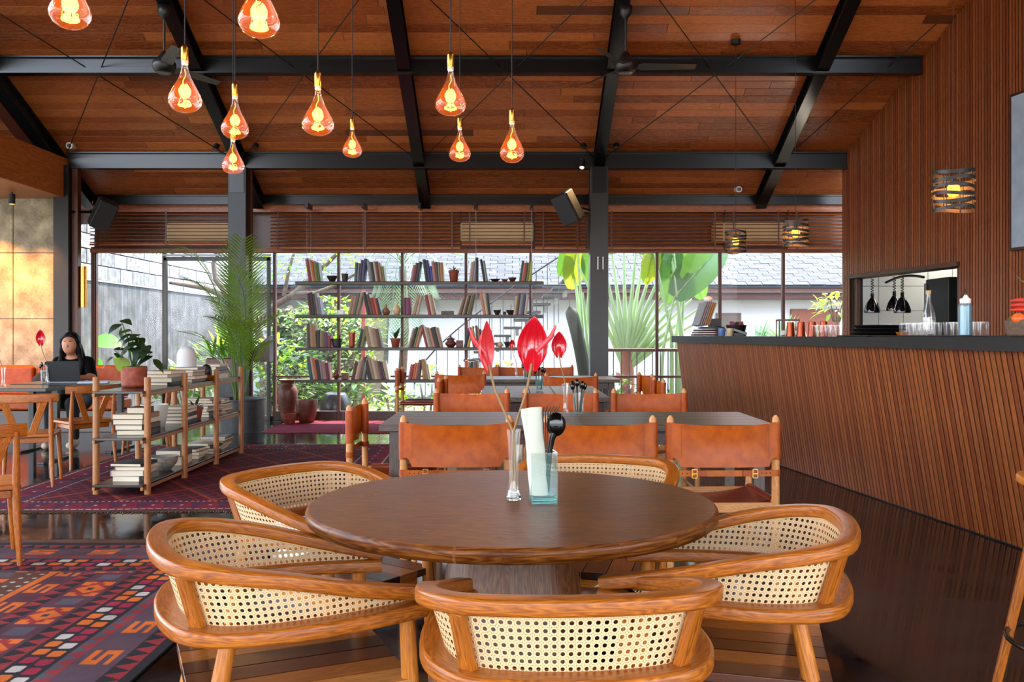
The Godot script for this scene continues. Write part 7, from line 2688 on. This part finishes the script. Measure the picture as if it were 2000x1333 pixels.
# ---------- the woman at the laptop ----------
# tapered capsules joined by a smooth minimum and meshed as surface nets
func nets(bones: Array, k: float, cell: float) -> Geo:
	var lo := Vector3(1e9, 1e9, 1e9)
	var hi := -lo
	for b in bones:
		var r := maxf(b[2], b[3]) + k * 0.5 + cell * 2.0
		for p in [b[0], b[1]]:
			lo = lo.min(p - Vector3.ONE * r)
			hi = hi.max(p + Vector3.ONE * r)
	var nx := int((hi.x - lo.x) / cell) + 2
	var ny := int((hi.y - lo.y) / cell) + 2
	var nz := int((hi.z - lo.z) / cell) + 2
	var val := PackedFloat32Array()
	val.resize(nx * ny * nz)
	val.fill(1.0)
	for b in bones:
		var a: Vector3 = b[0]
		var e: Vector3 = b[1] - a
		var ee := maxf(e.length_squared(), 1e-9)
		var m := maxf(b[2], b[3]) + k + cell * 2.0
		var p0: Vector3 = ((a.min(b[1]) - Vector3.ONE * m - lo) / cell).max(Vector3.ZERO)
		var p1: Vector3 = (a.max(b[1]) + Vector3.ONE * m - lo) / cell
		for z in range(int(p0.z), mini(int(p1.z) + 1, nz)):
			for y in range(int(p0.y), mini(int(p1.y) + 1, ny)):
				var o := (z * ny + y) * nx
				for x in range(int(p0.x), mini(int(p1.x) + 1, nx)):
					var p := lo + Vector3(x, y, z) * cell - a
					var t := clampf(p.dot(e) / ee, 0.0, 1.0)
					var d := (p - e * t).length() - lerpf(b[2], b[3], t)
					var c := val[o + x]
					var h := maxf(k - absf(c - d), 0.0) / k
					val[o + x] = minf(c, d) - h * h * k * 0.25
	var g := Geo.new()
	var id := {}
	var off := [0, 1, nx, nx + 1, nx * ny, nx * ny + 1, nx * ny + nx, nx * ny + nx + 1]
	for z in nz - 1:
		for y in ny - 1:
			for x in nx - 1:
				var i := (z * ny + y) * nx + x
				var c0 := val[i]
				if c0 > cell * 2.5: continue
				var inside := 0
				for q in 8:
					if val[i + off[q]] < 0.0: inside += 1
				if inside == 0 or inside == 8: continue
				var s := Vector3.ZERO
				var n := 0
				for q in 8:
					for ax in 3:
						if q & (1 << ax): continue
						var r: int = q | (1 << ax)
						var va := val[i + off[q]]
						var vb := val[i + off[r]]
						if (va < 0.0) != (vb < 0.0):
							var f := va / (va - vb)
							var pa := Vector3(q & 1, (q >> 1) & 1, (q >> 2) & 1)
							var pb := Vector3(r & 1, (r >> 1) & 1, (r >> 2) & 1)
							s += pa.lerp(pb, f)
							n += 1
				var gr := Vector3(val[i + off[1]] + val[i + off[3]] + val[i + off[5]] + val[i + off[7]] - val[i + off[0]] - val[i + off[2]] - val[i + off[4]] - val[i + off[6]], val[i + off[2]] + val[i + off[3]] + val[i + off[6]] + val[i + off[7]] - val[i + off[0]] - val[i + off[1]] - val[i + off[4]] - val[i + off[5]], val[i + off[4]] + val[i + off[5]] + val[i + off[6]] + val[i + off[7]] - val[i + off[0]] - val[i + off[1]] - val[i + off[2]] - val[i + off[3]])
				id[i] = g.vert(lo + (Vector3(x, y, z) + s / n) * cell, gr.normalized(), Vector2(x * cell, y * cell))
	var st := [1, nx, nx * ny]
	for i in id:
		for ax in 3:
			var j: int = i + st[ax]
			if (val[i] < 0.0) == (val[j] < 0.0): continue
			var u: int = st[(ax + 1) % 3]
			var w: int = st[(ax + 2) % 3]
			if id.has(i - u) and id.has(i - w) and id.has(i - u - w):
				g.quad(id[i], id[i - u], id[i - u - w], id[i - w])
	return g

func build_person() -> void:
	var t := thing("person", "woman with long dark hair in a black t-shirt, seated behind the laptop", "person", W(-5.14, 0, 10.42), 0.12)
	var skin := plain(Color(0.66, 0.44, 0.33), 0.5)
	skin.subsurf_scatter_enabled = true
	skin.subsurf_scatter_strength = 0.15
	var V := func(x, y, z): return Vector3(x, y, z)
	var hc := Vector3(-0.005, 1.175, 0.13)      # middle of the head, bowed a little
	var body := [
		[hc + V.call(0, 0.035, -0.015), hc + V.call(0, 0.02, 0.01), 0.083, 0.080],
		[hc + V.call(0, 0.0, 0.03), hc + V.call(0, -0.075, 0.045), 0.066, 0.040],
		[hc + V.call(-0.02, -0.045, 0.045), hc + V.call(0.02, -0.045, 0.045), 0.038, 0.038],
		[hc + V.call(0, -0.05, -0.01), V.call(0, 0.98, 0.06), 0.05, 0.056],
		[V.call(0, 0.98, 0.05), V.call(0, 0.80, 0.05), 0.08, 0.12],
		[V.call(-0.10, 0.96, 0.05), V.call(0.10, 0.96, 0.05), 0.065, 0.065],
		[V.call(0, 0.80, 0.05), V.call(0, 0.55, 0.0), 0.13, 0.14]]
	for s in [-1.0, 1.0]:
		body.append([V.call(s * 0.175, 0.955, 0.05), V.call(s * 0.25, 0.79, 0.20), 0.055, 0.042])
		body.append([V.call(s * 0.25, 0.79, 0.20), V.call(s * 0.13, 0.79, 0.40), 0.040, 0.026])
		body.append([V.call(s * 0.085, 0.52, 0.02), V.call(s * 0.12, 0.50, 0.42), 0.09, 0.065])
		body.append([V.call(s * 0.12, 0.50, 0.42), V.call(s * 0.13, 0.10, 0.40), 0.060, 0.036])
	var bg := nets(body, 0.05, 0.013)
	# face and hands on finer grids, added to the same mesh
	var face := [
		[hc + V.call(0, 0.005, 0.092), hc + V.call(0, -0.022, 0.106), 0.009, 0.013],
		[hc + V.call(-0.012, -0.026, 0.096), hc + V.call(0.012, -0.026, 0.096), 0.008, 0.008],
		[hc + V.call(-0.016, -0.052, 0.082), hc + V.call(0.016, -0.052, 0.082), 0.010, 0.010],
		[hc + V.call(0, -0.083, 0.07), hc + V.call(0, -0.08, 0.06), 0.016, 0.02]]
	for s in [-1.0, 1.0]:
		face.append([hc + V.call(s * 0.05, 0.03, 0.07), hc + V.call(s * 0.018, 0.032, 0.085), 0.010, 0.010])
		face.append([hc + V.call(s * 0.082, 0.01, 0.0), hc + V.call(s * 0.082, -0.02, 0.005), 0.012, 0.009])
	merge(bg, nets(face, 0.012, 0.004))
	for s in [-1.0, 1.0]:
		var w: Vector3 = V.call(s * 0.13, 0.79, 0.40)
		var hand := [[w, w + V.call(-s * 0.025, -0.005, 0.06), 0.024, 0.030], [w + V.call(-s * 0.04, -0.004, 0.06), w + V.call(-s * 0.005, -0.004, 0.065), 0.018, 0.016]]
		for f in 4:
			var k0: Vector3 = w + V.call(-s * (0.052 - f * 0.018), -0.002, 0.075)
			var ln: float = [0.03, 0.034, 0.032, 0.026][f]
			hand.append([k0, k0 + V.call(-s * 0.004, 0.006, ln), 0.0095, 0.009])
			hand.append([k0 + V.call(-s * 0.004, 0.006, ln), k0 + V.call(-s * 0.006, -0.012, ln * 1.75), 0.009, 0.0075])
		hand.append([w + V.call(-s * 0.045, -0.004, 0.03), w + V.call(-s * 0.075, -0.008, 0.055), 0.0115, 0.0095])
		hand.append([w + V.call(-s * 0.075, -0.008, 0.055), w + V.call(-s * 0.082, -0.012, 0.082), 0.0095, 0.008])
		merge(bg, nets(hand, 0.008, 0.004))
	var bd := part(t, "body", bg, skin)
	# t-shirt
	var sh := [[V.call(0, 0.955, 0.05), V.call(0, 0.80, 0.055), 0.098, 0.140], [V.call(-0.125, 0.955, 0.05), V.call(0.125, 0.955, 0.05), 0.072, 0.072], [V.call(0, 0.80, 0.05), V.call(0, 0.52, 0.0), 0.148, 0.162]]
	for s in [-1.0, 1.0]:
		sh.append([V.call(s * 0.17, 0.955, 0.05), V.call(s * 0.242, 0.81, 0.175), 0.068, 0.062])
	part(t, "t_shirt", nets(sh, 0.05, 0.013), plain(Color(0.022, 0.022, 0.026), 0.9, 0.0, 0.2))
	var pn := [[V.call(-0.06, 0.52, 0.0), V.call(0.06, 0.52, 0.0), 0.135, 0.135]]
	for s in [-1.0, 1.0]:
		pn.append([V.call(s * 0.085, 0.52, 0.02), V.call(s * 0.12, 0.50, 0.42), 0.098, 0.074])
		pn.append([V.call(s * 0.12, 0.50, 0.42), V.call(s * 0.13, 0.13, 0.40), 0.072, 0.055])
	part(t, "trousers", nets(pn, 0.04, 0.016), plain(Color(0.028, 0.03, 0.04), 0.85))
	for s in [-1.0, 1.0]:
		part(t, "shoe", nets([[V.call(s * 0.13, 0.06, 0.37), V.call(s * 0.13, 0.045, 0.54), 0.045, 0.038], [V.call(s * 0.13, 0.09, 0.39), V.call(s * 0.13, 0.05, 0.42), 0.042, 0.045]], 0.03, 0.010), plain(Color(0.66, 0.60, 0.52), 0.7))
	# hair parted in the middle, falling over the shoulders
	var hb := [[hc + V.call(0, 0.05, -0.03), hc + V.call(0, 0.0, -0.045), 0.098, 0.095]]
	for s in [-1.0, 1.0]:
		hb.append([hc + V.call(s * 0.025, 0.105, 0.025), hc + V.call(s * 0.084, 0.04, 0.03), 0.020, 0.018])
		hb.append([hc + V.call(s * 0.084, 0.04, 0.03), hc + V.call(s * 0.092, -0.07, 0.005), 0.018, 0.024])
		hb.append([hc + V.call(s * 0.092, -0.07, 0.005), V.call(s * 0.12, 0.93, 0.11), 0.026, 0.032])
		hb.append([V.call(s * 0.12, 0.95, 0.12), V.call(s * 0.115, 0.82, 0.17), 0.038, 0.022])
		hb.append([hc + V.call(s * 0.06, -0.05, -0.05), V.call(s * 0.10, 0.90, -0.02), 0.06, 0.045])
	part(t, "hair", nets(hb, 0.03, 0.010), plain(Color(0.03, 0.02, 0.017), 0.6, 0.0, 0.25))
	for s in [-1.0, 1.0]:
		var g := Geo.new()
		g.ball(hc + V.call(s * 0.033, 0.006, 0.088), Vector3(0.015, 0.006, 0.007), 10, 6)
		part(bd, "eye", g, plain(Color(0.05, 0.035, 0.03), 0.3))
		g = Geo.new()
		g.tube([hc + V.call(s * 0.052, 0.028, 0.078), hc + V.call(s * 0.034, 0.034, 0.094), hc + V.call(s * 0.016, 0.029, 0.099)], [0.003, 0.005, 0.004], 5)
		part(bd, "eyebrow", g, plain(Color(0.06, 0.04, 0.03), 0.7))
	var g2 := Geo.new()
	g2.tube([hc + V.call(-0.028, -0.054, 0.084), hc + V.call(0, -0.052, 0.094), hc + V.call(0.028, -0.054, 0.084)], [0.003, 0.006, 0.003], 6)
	part(bd, "mouth", g2, plain(Color(0.52, 0.24, 0.21), 0.4))
	# pale print on the shirt
	var nf := SystemFont.new()
	nf.font_names = PackedStringArray(["Droid Sans"])
	var tx := TextMesh.new()
	tx.text = "ULA"
	tx.font = nf
	tx.font_size = 16
	tx.pixel_size = 0.0026
	tx.depth = 0.002
	part(t, "shirt_print", tx, plain(Color(0.72, 0.68, 0.5), 0.8), xf(Vector3(0.075, 0.875, 0.188), 0.28, -0.16))

func merge(a: Geo, b: Geo) -> void:
	var o := a.v.size()
	a.v.append_array(b.v)
	a.n.append_array(b.n)
	a.u.append_array(b.u)
	for i in b.ix: a.ix.append(i + o)
